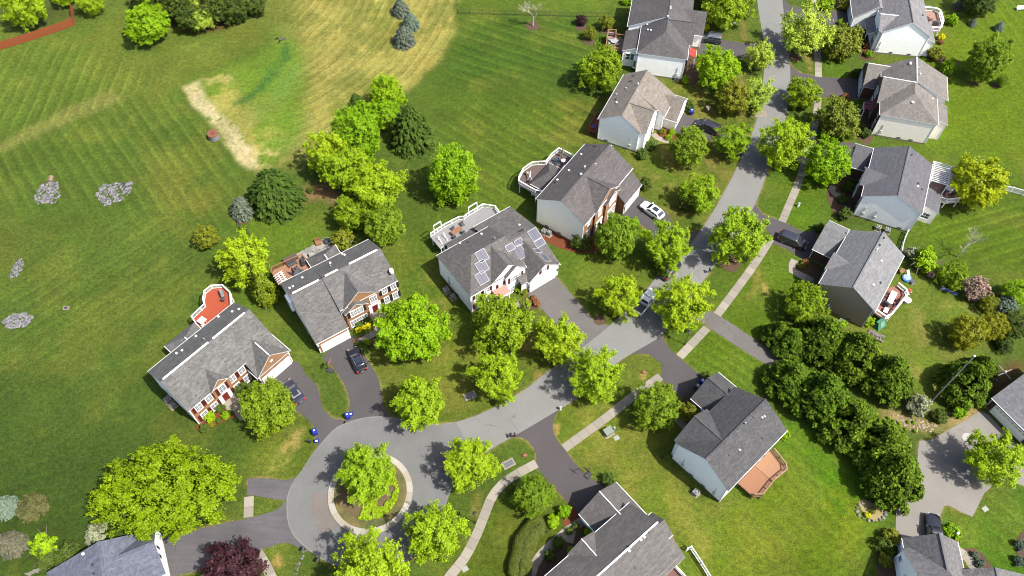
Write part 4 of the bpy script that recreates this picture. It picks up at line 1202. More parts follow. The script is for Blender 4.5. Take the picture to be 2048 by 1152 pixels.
for a, b, w_, l_ in ((815, 458, 1.5, 1.1), (900, 410, 1.5, 1.1), (905, 505, 1.8, 2.3), (1050, 335, 1.8, 2.0), (1100, 415, 1.8, 1.2), (1078, 492, 1.7, 1.0), (1150, 558, 1.7, 1.8)): h.panel(*z3(a, b), w=w_, l=l_)
for a, b, k, mm in ((543, 330, 'box', None), (335, 420, 'box', None), (415, 405, 'box', BLACK), (670, 380, 'pipe', None), (907, 243, 'box', None), (915, 303, 'box', BLACK), (938, 290, 'box', BLACK)): h.vent(*z3(a, b), kind=k, mat=mm)
GREYD = plain('grey_deck_boards', S(190, 190, 190), 0.65, var=0.05)
house_deck(h, [(2.3, 2.9), (2.3, 5.8), (5.4, 6.1), (8.3, 6.0), (9.0, 5.5), (9.7, 5.7), (13.3, 5.9), (14.8, 4.3), (14.6, 2.4), (9.5, 2.4)], 2.5, [GREYD, plain('grey_deck_boards_b', S(182, 182, 183), 0.65, var=0.05)], WHITE, 'pale grey two level deck with white railings behind the solar panel house', (1, 1), skip=(0, 8, 9), cat='deck')
# trellis frames standing over the rail
for a, b in (((3.2, 5.9), (4.7, 6.0)), ((10.2, 5.75), (12.0, 5.85))):
    p, q = h.wor(*a), h.wor(*b)
    t = empty('rail_goalpost', (p[0], p[1], 2.5), math.atan2(q[1] - p[1], q[0] - p[0]), 'white goalpost shaped frame on the rail of the grey deck, %s one' % ('western' if a[0] < 6 else 'eastern'), 'frame', 'white frames over the grey deck rail')
    L = math.dist(p, q)
    for x in (0, L): m = MB(); m.box(x - 0.06, -0.06, 0, x + 0.06, 0.06, 2.2); m.build('post', WHITE, t)
    m = MB(); m.box(-0.06, -0.06, 2.2, L + 0.06, 0.06, 2.34); m.build('beam', WHITE, t)
st = empty('deck_stairs', h.wor(3.2, 4.6) + (0,), h.yaw, 'narrow white sided stairs leading down from the grey deck', 'stairs')
for k in range(9): m = MB(); m.box(0, -0.31 * k - 0.3, 2.4 - 0.24 * k - 0.05, 1.0, -0.31 * k - 0.02, 2.4 - 0.24 * k); m.build('tread', DARK, st)
for x in (-0.06, 1.06): m = MB(); m.bar((x, 0, 2.45), (x, -2.8, 0.25), 0.1, 0.35); m.build('stringer', WHITE, st)
for x in (-0.06, 1.06): m = MB(); m.bar((x, 0, 3.4), (x, -2.8, 1.2), 0.1, 0.1); m.build('hand_rail', WHITE, st)

# 4 house with tan gable
r4 = shingle('charcoal_brown_shingles', S(122, 117, 117), 0.3, 0.08)
h = House((1020 + 245 / 4.8, 270 + 615 / 4.8), 54.7, 'tan sided house with orange brick front, dark roof and a curved white railed deck', 6.4)
h4 = h
h.blk('u', 0, 15.6, -9.9, 0, 6.4, 9.35, r4, (SD_TAN, SD_TAN, BRICK_O, SD_TAN), br=-4.95, gut=(1, 1), ridge=(0.25, r4))
h.blk('u', 10.2, 15.75, -12.1, -4.9, 3.4, 9.3, r4, (BRICK_O, SD_TAN, BRICK_O, None), br=-4.97, ze1=9.29, gut=(1, 0))
h.blk('v', -10.1, -5.0, 3.1, 10.9, 6.3, 9.0, r4, (BRICK_O, None, None, None), br=7.2, gut=(0, 0), zb=0.01, ridge=(0.2, r4))
h.blk('v', -10.5, -7, 6.1, 10.7, 5.8, 7.4, r4, (BRICK_O, None, BRICK_O, BRICK_O), gut=(0, 0), zb=0.01, oh=0.2)
h.win('v-', -9.58, 2.0, 5.1, 0.9, 1.4); h.win('v-', -9.58, 2.0, 2.2, 0.9, 1.6)
h.win('v-', -9.9, 4.9, 5.0, 1.0, 1.5); h.door('v-', -9.9, 5.0)
h.win('v-', -10.3, 8.4, 5.2, 2.2, 1.4, nx=4); h.win('v-', -10.3, 8.4, 2.0, 2.4, 1.9, nx=4)
h.garage('v-', -11.75, 13.3, 4.6)
z4 = zoom((1020, 270), 4.8)
for a, b, k, mm in ((820, 107, 'box', BLACK), (683, 190, 'box', None), (565, 345, 'box', None), (455, 435, 'box', None), (437, 455, 'box', BLACK), (717, 320, 'pipe', WHITE), (680, 378, 'dome', GREY)): h.vent(*z4(a, b), kind=k, mat=mm)
h.blk('v', -0.5, 4.2, 4.5, 10.6, 3.3, 5.0, r4, (None, SD_TAN, SD_TAN, SD_TAN), h1=2.0, gut=(1, 1))
BRD = plain('brown_deck_boards', S(128, 106, 100), 0.7, var=0.1)
house_deck(h, [(3.7, 2.5), (3.8, 6.2), (4.7, 6.75), (6.8, 7.2), (8.8, 6.75), (9.6, 5.9), (10.5, 4.8), (12.6, 5.0), (14.6, 4.7), (14.6, 1.9), (14.6, 0.1), (10.6, 0.1), (10.5, 3.9), (7.5, 4.3), (4.6, 3.9), (4.5, 0.3)], 2.5, BRD, WHITE, 'brown boarded deck with curved white railing behind the tan sided house', (1, 0), skip=(10, 11, 12, 13, 14), rail_w=0.12)

# 5 grey house
r5 = shingle('tan_shingles', S(172, 162, 152), 0.26, 0.06)
h = House((1170 + 155 / 6.0636, 130 + 655 / 6.0636), 64.57, 'pale grey sided house with a tan shingle roof and low garage wing')
h5 = h
h.blk('u', 0, 13.3, -8.35, 0, E, 8.15, r5, (SD_GREY, SD_GREY, SD_WHITE, SD_GREY), br=-4.4, gut=(0, 1), ridge=(0.22, r5))
h.blk('u', 7.0, 13.3, -10.7, -4.4, 4.3, 8.13, r5, (SD_GREY, SD_GREY, SD_WHITE, None), br=-4.42, ze1=8.12, gut=(1, 0))
h.blk('v', -9.35, -4.4, 0.35, 7.1, 5.3, 8.05, r5, (SD_WHITE, None, SD_GREY, SD_WHITE), gut=(0, 0), zb=0.01, ridge=(0.2, r5))
h.blk('v', -12.9, -7.5, 8.0, 14.9, 2.85, 5.4, r5, (SD_WHITE, None, SD_CREAM, SD_GREY), gut=(1, 1))
for u, zz in ((2.2, 4.1), (5.0, 4.1), (2.2, 1.4)): h.win('v-', -9.14, u, zz, 1.6, 1.4)
h.door('v-', -9.14, 5.3, DARK, surround=False); h.garage('v-', -12.7, 11.5, 4.9)
z5 = zoom((1170, 130), 6.0636)
for a, b, k, mm in ((590, 132, 'box', BLACK), (555, 200, 'box', BLACK), (497, 285, 'box', GREY), (380, 360, 'box', GREY), (373, 418, 'box', BLACK), (383, 460, 'box', None), (640, 245, 'pipe', WHITE)): h.vent(*z5(a, b), kind=k, mat=mm)
house_deck(h, [(0.3, 0.1), (0.3, 1.7), (4.6, 1.7), (4.6, 0.1)], 1.6, WOODR, WOODR, 'small red brown timber deck behind the pale grey house', (1, 0), skip=(3,))

# 6 white house, dark hipped roof
r6 = shingle('dark_grey_shingles', S(120, 117, 118), 0.22, 0.14)
h = House((1190 + 535 / 6.4, 680 / 6.4), 78.65, 'white house with dark hipped roof and small red awning, beside the parked grey off roader')
h6 = h
h.blk('u', 0, 10.35, -9.9, 0, E, 8.35, r6, W3, h0=3.9, gut=(1, 1))
h.blk('u', 8.1, 19, -9.8, 2.8, E - 0.4, 8.6, r6, W3, br=-4.9, gut=(0, 1), ridge=(0.25, r6))
h.blk('v', -10.5, -4.9, 4.3, 11.0, E, 8.3, r6, (SD_WHITE, None, None, SD_WHITE), gut=(0, 0), zb=0.01, ridge=(0.2, r6))
h.blk('v', -12.6, -5, 10.1, 17.6, 3.4, 6.5, r6, (SD_WHITE, None, SD_WHITE, SD_WHITE), gut=(1, 1))
h.shed(2.0, 8.1, -0.1, 5.1, 3.0, 3.9, r6, SD_WHITE)
h.win('u-', 2.17, 1.75, 2.5, 0.8, 1.4, nx=1, ny=2); h.win('u-', 2.17, 0.7, 2.5, 0.8, 1.4, nx=1, ny=2)
m = MB(); m.prism([(0.9, 0.0), (1.9, 0.0), (1.9, -0.34), (0.9, -0.34)], 0.5, 2.9); 
m = MB(); m.prism([(0.8, -0.4), (1.2, 0.5), (2.1, 0.5), (2.4, -0.4)], 0.6, 3.0); m.build('side_bay', SD_GREY, h.root)
h.win('u-', 0.98, 0.1, 1.9, 0.5, 1.4, nx=1, ny=2)
h.canopy('v-', -10.3, 5.2, 2.5, 3.3, 2.7, 1.4, plain('coral_metal_roof', S(234, 96, 78), 0.45, var=0.05))
m = MB(); m.box(6.9, -10.35, 0.4, 9.9, -10.3, 3.1); m.build('timber_panel', plain('amber_timber', S(190, 132, 44), 0.6, var=0.2), h.root)
h.garage('v-', -12.4, 13.9, 4.9)
z6 = zoom((1190, 0), 6.4)
for a, b in ((966, 92), (966, 115), (930, 215), (668, 318), (678, 387), (716, 392)): h.vent(*z6(a, b))
house_deck(h, [(4.1, 3.0), (4.1, 6.45), (9.5, 6.6), (9.7, 5.0), (8.4, 4.9), (8.4, 3.0)], 1.6, plain('honey_deck_boards', S(216, 170, 122), 0.7, var=0.08), plain('honey_timber', S(206, 158, 108), 0.7, var=0.1), 'honey coloured timber deck with table and parasol behind the dark hipped white house', (0, 1), skip=(5,))

# 7 white house upper right
r7 = shingle('light_grey_shingles', S(170, 168, 172), 0.26, 0.05)
h = House((1680 + 1615 / 8.864, 655 / 8.864), 81.53, 'white house with pale grey roof cut by the top edge, northmost on the east side')
h7 = h
h.blk('u', 0, 20, 0, 9.6, E, 8.35, r7, W3, br=4.6, gut=(0, 1), ridge=(0.16, DARK))
h.blk('v', 5.5, 10.1, 0.45, 6.4, E, 7.1, r7, (None, SD_WHITE, SD_WHITE, SD_WHITE), gut=(0, 0), zb=0.01, ridge=(0.15, WHITE))
h.shed(2.1, 8.4, 9.3, 4.2, 11.5, 3.05, r7, None)
for u in (2.9, 5.5):
    m = MB(); m.box(u - 0.08, 11.2, 0, u + 0.08, 11.36, 3.0); m.build('porch_post', WHITE, h.root)
h.blk('u', 6.9, 18, 8.9, 13.95, 6.0, 6.3, r7, (SD_GREY, SD_WHITE, SD_WHITE, SD_WHITE), br=9.6, ze1=3.0, gut=(0, 1))
for u, zz, w_ in ((1.6, 4.1, 1.7), (2.0, 1.4, 1.7)): h.win('v+', 9.86, u, zz, w_, 1.5, nx=4)
h.win('v+', 9.28, 7.6, 4.2, 1.5, 1.4, nx=4)
h.garage('v+', 13.62, 11.5, 4.9)
h.shed(0.6, 6.6, 0.1, 4.4, -1.6, 3.7, r7, SD_WHITE)
z7 = zoom((1680, 0), 8.864)
h.vent(*z7(1460, 280), mat=BLACK)
m = MB(); m.bar((1.9, -0.05, 0.2), (1.9, -0.05, 5.2), 0.1, 0.1); m.build('downspout', GREY, h.root)
house_deck(h, [(13.6, -0.2), (13.6, -4.0), (13.0, -4.8), (9.6, -4.95), (7.1, -4.1), (7.1, -1.7), (7.1, -0.2)], 1.5, plain('salmon_boards', S(216, 172, 150), 0.7, var=0.08), WHITE, 'small salmon floored deck with thick white railing behind the northmost white house', (0, 1), skip=(5, 6), rail_w=0.3)

# 8 beige house
r8 = shingle('taupe_shingles', S(162, 156, 151), 0.2, 0.12)
h = House((1700 + 925 / 5.236, 90 + 838 / 5.236), 75.31, 'beige house with brown brick front, hipped taupe roof and a dark red porch canopy')
h8 = h
W8 = (SD_CREAM, SD_CREAM, SD_CREAM, BRICK_R)
h.blk('u', 0, 10, 0, 10.4, E, 8.35, r8, W8, h0=3.9, gut=(1, 1))
h.blk('u', 7.0, 13.7, -1.9, 10.3, E, 8.75, r8, W8, br=5.0, gut=(1, 1), ridge=(0.13, WHITE))
h.blk('v', 4.8, 10.9, 3.3, 10.6, 5.3, 8.35, r8, (None, BRICK_R, BRICK_R, BRICK_R), gut=(0, 0), zb=0.01, ridge=(0.12, WHITE))
h.blk('v', 7, 13.0, 9.25, 16.4, 3.4, 6.2, r8, (None, BRICK_R, BRICK_R, SD_CREAM), gut=(0, 0), ridge=(0.12, WHITE))
h.shed(1.9, 7.0, 0.1, 5.0, -2.3, 4.1, r8, SD_CREAM)
h.canopy('v+', 10.6, 4.9, 2.2, 3.3, 2.7, 1.8, plain('crimson_metal_roof', S(150, 34, 56), 0.45, var=0.05))
h.win('v+', 10.7, 7.3, 4.3, 2.0, 1.5, nx=4, shut=SHUT_K); h.win('v+', 10.7, 7.4, 1.4, 2.0, 1.6, nx=4)
h.win('v+', 10.08, 1.8, 4.2, 0.95, 1.45, shut=SHUT_K); h.win('v+', 10.08, 1.8, 1.4, 0.95, 1.6, shut=SHUT_K)
h.door('v+', 10.7, 5.0, DARK, surround=False)
h.garage('v+', 12.8, 12.9, 4.9)
z8 = zoom((1700, 90), 5.236)
for a, b, k, mm in ((632, 190, 'box', WHITE), (630, 205, 'box', WHITE), (717, 243, 'box', GREY), (730, 320, 'pipe', WHITE), (652, 605, 'dome', WHITE), (862, 567, 'box', WHITE)): h.vent(*z8(a, b), kind=k, mat=mm)
m = MB(); m.bar((0.25, 0.3, 0.2), (0.25, 0.3, 5.2), 0.1, 0.1); m.build('downspout', WHITE, h.root)

# 9 grey house with pergola
r9 = shingle('blue_grey_shingles', S(130, 130, 138), 0.16, 0.05)
h = House((1660 + 970 / 5.2367, 280 + 775 / 5.2367), 66.44, 'light grey house with slate coloured gable roof beside a white pergola')
h9 = h
W9 = (SD_GREY, SD_GREY, SD_GREY, BRICK_R)
h.blk('u', -0.2, 12.15, 0, 10.2, E, 8.0, r9, W9, br=5.05, gut=(1, 1), ridge=(0.14, DARK))
h.blk('v', 6.5, 10.95, 2.4, 6.9, E, 7.0, r9, (None, BRICK_R, BRICK_R, BRICK_R), gut=(0, 0), zb=0.01)
h.blk('v', 7.0, 13.25, 8.2, 14.4, 3.1, 5.3, r9, (None, BRICK_R, BRICK_R, SD_GREY), gut=(1, 1))
h.shed(3.3, 7.9, 0.1, 4.3, -3.1, 3.2, r9, SD_CREAM)
h.win('u-', 3.46, -1.4, 1.7, 1.2, 1.3, nx=2, ny=2)
for u in (1.2, 9.6): h.win('v+', 9.87, u, 4.2, 0.95, 1.4, shut=SHUT_K)
h.win('v+', 10.77, 4.6, 4.3, 1.8, 1.4, nx=4); h.win('v+', 10.77, 4.6, 1.4, 1.8, 1.6, nx=4); h.door('v+', 9.87, 1.4, DARK, surround=False)
h.garage('v+', 13.05, 11.3, 4.9)
z9 = zoom((1660, 280), 5.2367)
for a, b, k, mm in ((920, 458, 'box', BLACK), (918, 492, 'box', WHITE), (962, 518, 'box', DARK), (850, 165, 'pipe', BLACK)): h.vent(*z9(a, b), kind=k, mat=mm)
house_deck(h, [(8.0, -0.2), (15.2, -0.2), (15.4, -3.6), (15.1, -5.1), (12.4, -6.7), (11.1, -7.0), (9.1, -6.3), (8.0, -4.3), (8.0, -3.2)], 1.6, plain('rose_deck_boards', S(196, 150, 134), 0.7, var=0.1), WHITE, 'rose floored deck with rounded white railing partly under the yellow tree', (1, 0), skip=(0, 8), rail_w=0.14)
pg = empty('pergola', h.wor(9.6, -0.3) + (0,), h.yaw, 'white slatted pergola over the deck behind the slate roofed house', 'pergola')
for x in (0.1, 4.3):
    for y in (-0.3, -3.1): m = MB(); m.box(x - 0.08, y - 0.08, 1.6, x + 0.08, y + 0.08, 4.1); m.build('post', WHITE, pg)
for y in (-0.3, -3.1): m = MB(); m.box(-0.3, y - 0.06, 4.1, 4.8, y + 0.06, 4.3); m.build('beam', WHITE, pg)
def slat_(): m = MB(); m.box(-0.05, -3.6, 4.3, 0.05, 0.1, 4.45); return m.data('slat', WHITE)
for k in range(12): link('slat', cached('pslat', slat_), pg, (-0.2 + 0.43 * k, 0, 0))

# 10 taupe house
r10 = shingle('speckled_grey_shingles', S(164, 165, 168), 0.2, 0.05)
h = House((1590 + 710 / 4.43, 430 + 858 / 4.43), 55.55, 'dark taupe sided house with brown brick garage and a speckled grey roof')
h10 = h
W10 = (SD_TAUPE, SD_TAUPE, SD_TAUPE, BRICK_R)
h.trim = WHITE
h.blk('u', 0, 13.1, 0, 9.35, E, 8.35, r10, W10, br=4.6, gut=(1, 1), ridge=(0.25, r10))
h.blk('v', 6.0, 9.75, 3.3, 7.3, E, 6.95, r10, (None, SD_TAUPE, SD_TAUPE, BRICK_R), gut=(0, 0), zb=0.01)
h.blk('v', 6.5, 13.1, 7.85, 15.3, 3.05, 5.5, r10, (None, BRICK_R, BRICK_R, SD_TAUPE), gut=(1, 1))
for u, zz in ((1.6, 4.1), (1.6, 1.4), (6.2, 1.4)): h.win('v+', 9.02, u, zz, 1.4, 1.5)
h.win('v+', 9.57, 5.3, 4.2, 1.6, 1.4); h.door('v+', 9.57, 4.9, DARK, surround=False); h.garage('v+', 12.9, 11.6, 4.9)
z10 = zoom((1590, 430), 4.43)
for a, b, k, mm in ((785, 207, 'box', BLACK), (749, 270, 'box', BLACK), (720, 318, 'pipe', WHITE), (765, 412, 'box', WHITE), (695, 622, 'box', WHITE), (757, 603, 'box', BLACK)): h.vent(*z10(a, b), kind=k, mat=mm)
house_deck(h, [(3.1, -0.1), (2.7, -2.0), (3.6, -2.6), (8.9, -3.4), (9.7, -2.9), (10.2, -1.4), (9.0, -0.3)], 1.3, plain('terracotta_deck', S(200, 132, 112), 0.7, var=0.06), WHITE, 'terracotta floored deck with white railing and furniture behind the taupe house', (1, 0), skip=(5, 6), rail_w=0.2)

# 11 blue-grey house with the timber deck
r11 = shingle('black_grey_shingles', S(108, 108, 111), 0.3, 0.05)
h = House((1310 + 565 / 3.841, 730 + 970 / 3.841), 42.75, 'blue grey sided house with near black speckled roof and a large red timber deck')
h11 = h
W11 = (SD_BLUE,) * 4
h.blk('u', -0.05, 13.2, 0, 9.5, E, 8.35, r11, W11, br=4.72, gut=(1, 0), ridge=(0.25, r11))
h.blk('v', 4.7, 10.0, 0.25, 7.4, E - 0.05, 8.2, r11, (None, SD_BLUE, SD_BLUE, SD_BLUE), gut=(0, 0), zb=0.01, ridge=(0.2, r11))
h.blk('v', 6.5, 13.15, 8.1, 14.6, 3.05, 5.5, r11, (None, SD_BLUE, SD_BLUE, SD_BLUE), gut=(1, 1), ridge=(0.18, r11))
h.garage('v+', 12.95, 11.4, 4.9); h.door('v+', 9.8, 6.6, DARK, surround=False); h.win('v+', 9.82, 2.2, 4.2, 1.6, 1.4); h.win('v+', 9.82, 2.4, 1.4, 1.8, 1.6)
z11 = zoom((1310, 730), 3.841)
for a, b, k, mm in ((690, 457, 'pipe', GREY), (760, 400, 'box', DARK), (822, 408, 'box', GREY), (840, 398, 'box', GREY), (830, 560, 'box', DARK), (650, 657, 'box', GREY), (573, 690, 'box', DARK)): h.vent(*z11(a, b), kind=k, mat=mm)
m = MB(); m.box(-0.0, 0.3, 0.3, 0.14, 0.34, 5.2); m.build('downspout', WHITE, h.root)
RD1, RD2 = plain('cedar_boards', S(210, 154, 108), 0.65, var=0.12), plain('cedar_boards_dark', S(192, 130, 84), 0.65, var=0.12)
house_deck(h, [(3.8, 0.2), (3.8, -2.5), (4.7, -3.3), (7.6, -3.1), (7.6, 0.2)], 1.2, [RD2, RD2], plain('cedar_rail', S(196, 156, 124), 0.7, var=0.15), 'western half of the cedar deck, its darker boards running away from the house', (0.75, -0.66), skip=(0, 3, 4), cat='deck', post_step=1.5)
house_deck(h, [(7.65, 0.2), (7.65, -3.1), (10.2, -3.35), (10.8, -2.7), (11.4, -0.2), (11.4, 0.2)], 1.2, [RD1, RD1], plain('cedar_rail_pale', S(206, 168, 138), 0.7, var=0.15), 'eastern half of the cedar deck, its paler boards running along the house', (1, -0.1), skip=(0, 4, 5), cat='deck', post_step=1.5)

# 12 house at the bottom
r12 = shingle('brown_black_shingles', S(136, 132, 130), 0.22, 0.12)
h = House((1040 + 745 / 5.12, 940 + 660 / 5.12), 39.79, 'white house with a brownish dark roof and white ridge line, cut by the bottom edge')
h12 = h
h.blk('u', -18, 6.8, -9.4, 0, E, 8.35, r12, W3, br=-4.75, gut=(0, 1), ridge=(0.22, WHITE))
h.blk('u', 4, 8.15, -6.85, -2.9, E, 7.0, r12, (None, SD_WHITE, SD_WHITE, SD_WHITE), gut=(1, 1))
h.blk('v', -3.2, 3.75, 1.1, 8.2, 3.0, 5.6, r12, (None, SD_WHITE, SD_WHITE, SD_WHITE), gut=(1, 1), ridge=(0.1, WHITE))
h.blk('v', -2.6, 0.25, -4.3, 0.4, E, 7.0, r12, (None, SD_WHITE, SD_WHITE, SD_WHITE), gut=(0, 0), zb=0.01, ridge=(0.1, WHITE), oh=0.2)
h.shed(2.6, 8.05, -6.6, 5.0, -9.75, 3.2, r12, SD_WHITE)
h.garage('v+', 3.55, 4.65, 4.9)
z12 = zoom((1040, 940), 5.12)
for a, b, k, mm in ((1130, 800, 'pipe', WHITE), (1118, 830, 'box', WHITE), (1270, 690, 'box', WHITE), (1237, 717, 'box', WHITE), (1325, 633, 'box', DARK), (1182, 997, 'box', DARK)): h.vent(*z12(a, b), kind=k, mat=mm)
house_deck(h, [(3.0, -9.6), (6.6, -9.6), (6.6, -14.5), (3.0, -14.5)], 1.2, plain('plum_deck_boards', S(140, 88, 82), 0.7, var=0.08), WHITE, 'plum coloured deck with white railing at the bottom edge beside the brownish roof', (0, 1), skip=(0,))

# 13 ranch house at the lower left corner
r13 = shingle('slate_blue_shingles', S(132, 138, 158), 0.26, 0.06)
h = House((80 + 880 / 6.827, 1040 + 580 / 6.827), 24.18, 'low white ranch house with a slate blue roof at the bottom left corner', 5.0)
h13 = h
h.blk('v', -14, 2.75, -7.9, 6.0, 2.9, 5.75, r13, W3, br=-0.1, gut=(0, 0), ridge=(0.4, r13))
h.blk('u', 0, 6.5, -3.9, 3.1, 2.9, 5.2, r13, (None, SD_WHITE, SD_WHITE, SD_WHITE), br=-0.1, gut=(0, 0), ridge=(0.4, r13))
h.win('u+', 6.3, -0.8, 3.3, 0.5, 0.9, nx=1, ny=1, shut=SHUT_K)
z13 = zoom((80, 1040), 6.827)
for a, b, mm in ((723, 615, BLACK), (743, 735, BLACK), (595, 467, WHITE)): h.vent(*z13(a, b), mat=mm)

# 14 white house at the lower right
r14 = shingle('mottled_grey_shingles', S(146, 145, 147), 0.3, 0.05)
h = House((1760 + 345 / 7.111, 1020 + 400 / 7.111), -3.88, 'white house with mottled grey gables cut by the bottom edge, nearest the black parked car', 3.0)
h14 = h
h.blk('v', -14, 0.0, -0.3, 7.1, 3.0, 6.0, r14, W3, br=3.45, gut=(1, 1), ridge=(0.3, DARK))
h.blk('u', -0.9, 3.6, -13.5, -1.5, 3.6, 8.2, r14, (SD_WHITE, None, SD_WHITE, SD_WHITE), br=-8, gut=(0, 0), zb=0.01)
h.blk('v', -14, -3.8, 5.2, 15.0, 2.9, 5.2, r14, W3, br=10.1, gut=(0, 0), ridge=(0.25, DARK))
h.win('u-', -0.68, -2.6, 2.2, 0.6, 0.9, nx=1, ny=1); h.win('u-', -0.68, -5.4, 2.4, 0.9, 1.2)
h.garage('v+', -0.22, 3.4, 4.9)

# 15 garage house on the right edge
xa, xb = P(1983, 796, 3.0), P(2048, 860, 3.0)
h = House(None, math.degrees(math.atan2(xb[1] - xa[1], xb[0] - xa[0])), 'brown brick garage with a white door and arched lights, on the right edge', xy=xa)
h15 = h
h.blk('u', 0, 12, 0, 11, 3.0, 6.3, shingle('pale_grey_shingles', S(166, 166, 172), 0.24, 0.04), (BRICK_R, BRICK_R, BRICK_R, BRICK_R), gut=(1, 1))
h.garage('v-', 0.33, 4.0, 5.6, 2.2, lights=8, mat=plain('ivory_door', (0.78, 0.75, 0.64), 0.5, var=0.03))

# 16 house behind the top edge
xa, xb = P(1303, 9, 0), P(1388, -2, 0)
h = House(None, math.degrees(math.atan2(xb[1] - xa[1], xb[0] - xa[0])), 'cream house half hidden beyond the dark hipped roof at the top edge', xy=xa)
h16 = h
h.blk('v', -0.2, 14, -0.3, 9.7, E, 8.2, r6, (SD_CREAM, SD_CREAM, SD_CREAM, BRICK_R), gut=(0, 0))

# meters, vents and pipes on the blank gable walls
MET = plain('meter_grey', (0.30, 0.31, 0.32), 0.5)
for hh, pl, lst in ((h11, 0.15, ((1.6, 'm'), (3.4, 'v'), (5.6, 'v'), (7.4, 'm'))), (h9, 0.0, ((2.0, 'v'), (6.6, 'm'), (8.6, 'm'))), (h10, 0.2, ((2.6, 'v'), (6.4, 'm'))), (h8, 0.18, ((3.0, 'v'), (5.2, 'v'), (8.8, 'm'))), (h7, 0.2, ((2.4, 'v'), (6.0, 'v'), (8.8, 'm'))), (h5, 0.2, ((-2.0, 'v'), (-6.6, 'm'))), (h4, 0.2, ((-2.4, 'v'), (-5.0, 'v'))), (h3, 0.18, ((-3.2, 'm'), (-5.6, 'v'))), (h1, 0.2, ((-3.0, 'm'), (-6.4, 'v'))), (h2, 0.2, ((-8.0, 'm'),)), (h6, 0.18, ((-3.0, 'v'), (-8.4, 'm')))):
    for v, k in lst:
        l2, r2_ = hh.place('u-', pl, v, 0)
        m = MB()
        if k == 'm':
            m.box(-0.2, -0.16, 0.9, 0.2, 0, 1.6); m.box(-0.04, -0.08, 1.6, 0.04, 0, 3.0); m.build('utility_meter', MET, hh.root, l2, r2_)
        else:
            m.box(-0.35, -0.05, 0.45, 0.35, 0, 0.7); m.build('wall_vent', DARK, hh.root, l2, r2_)
# ---------------------------------------------------------------- vegetation
def leaf_mesh(name, pos, nrm, size, tint, mat, seed, aspect=1.5, droop=None):
    """one small quad per leaf spray: pos (N,3), nrm (N,3) facing, size (N,), tint (N,)"""
    rg = np.random.default_rng(seed)
    n = len(pos)
    nrm = nrm / np.maximum(1e-6, np.linalg.norm(nrm, axis=1, keepdims=True))
    if droop is None:
        r = rg.normal(size=(n, 3))
    else:
        r = droop + rg.normal(size=(n, 3)) * 0.25
    t = r - nrm * np.sum(r * nrm, 1, keepdims=True)
    t /= np.maximum(1e-6, np.linalg.norm(t, axis=1, keepdims=True))
    b = np.cross(nrm, t)
    s = size[:, None]
    v = np.empty((n, 4, 3))
    v[:, 0] = pos - t * s * aspect * 0.5
    v[:, 1] = pos + b * s * 0.5 - nrm * s * 0.06
    v[:, 2] = pos + t * s * aspect * 0.5 - nrm * s * 0.12
    v[:, 3] = pos - b * s * 0.5 - nrm * s * 0.06
    me = bpy.data.meshes.new(name)
    me.vertices.add(n * 4); me.vertices.foreach_set('co', v.ravel().astype(np.float32))
    me.loops.add(n * 4); me.loops.foreach_set('vertex_index', np.arange(n * 4, dtype=np.int32))
    me.polygons.add(n); me.polygons.foreach_set('loop_start', np.arange(0, n * 4, 4, dtype=np.int32)); me.polygons.foreach_set('loop_total', np.full(n, 4, dtype=np.int32))
    at = me.attributes.new('tint', 'FLOAT', 'FACE'); at.data.foreach_set('value', np.clip(tint, 0, 1).astype(np.float32))
    me.materials.append(mat)
    me.update(calc_edges=True)
    return me

def sph(rg, n):
    a = rg.normal(size=(n, 3))
    return a / np.linalg.norm(a, axis=1, keepdims=True)

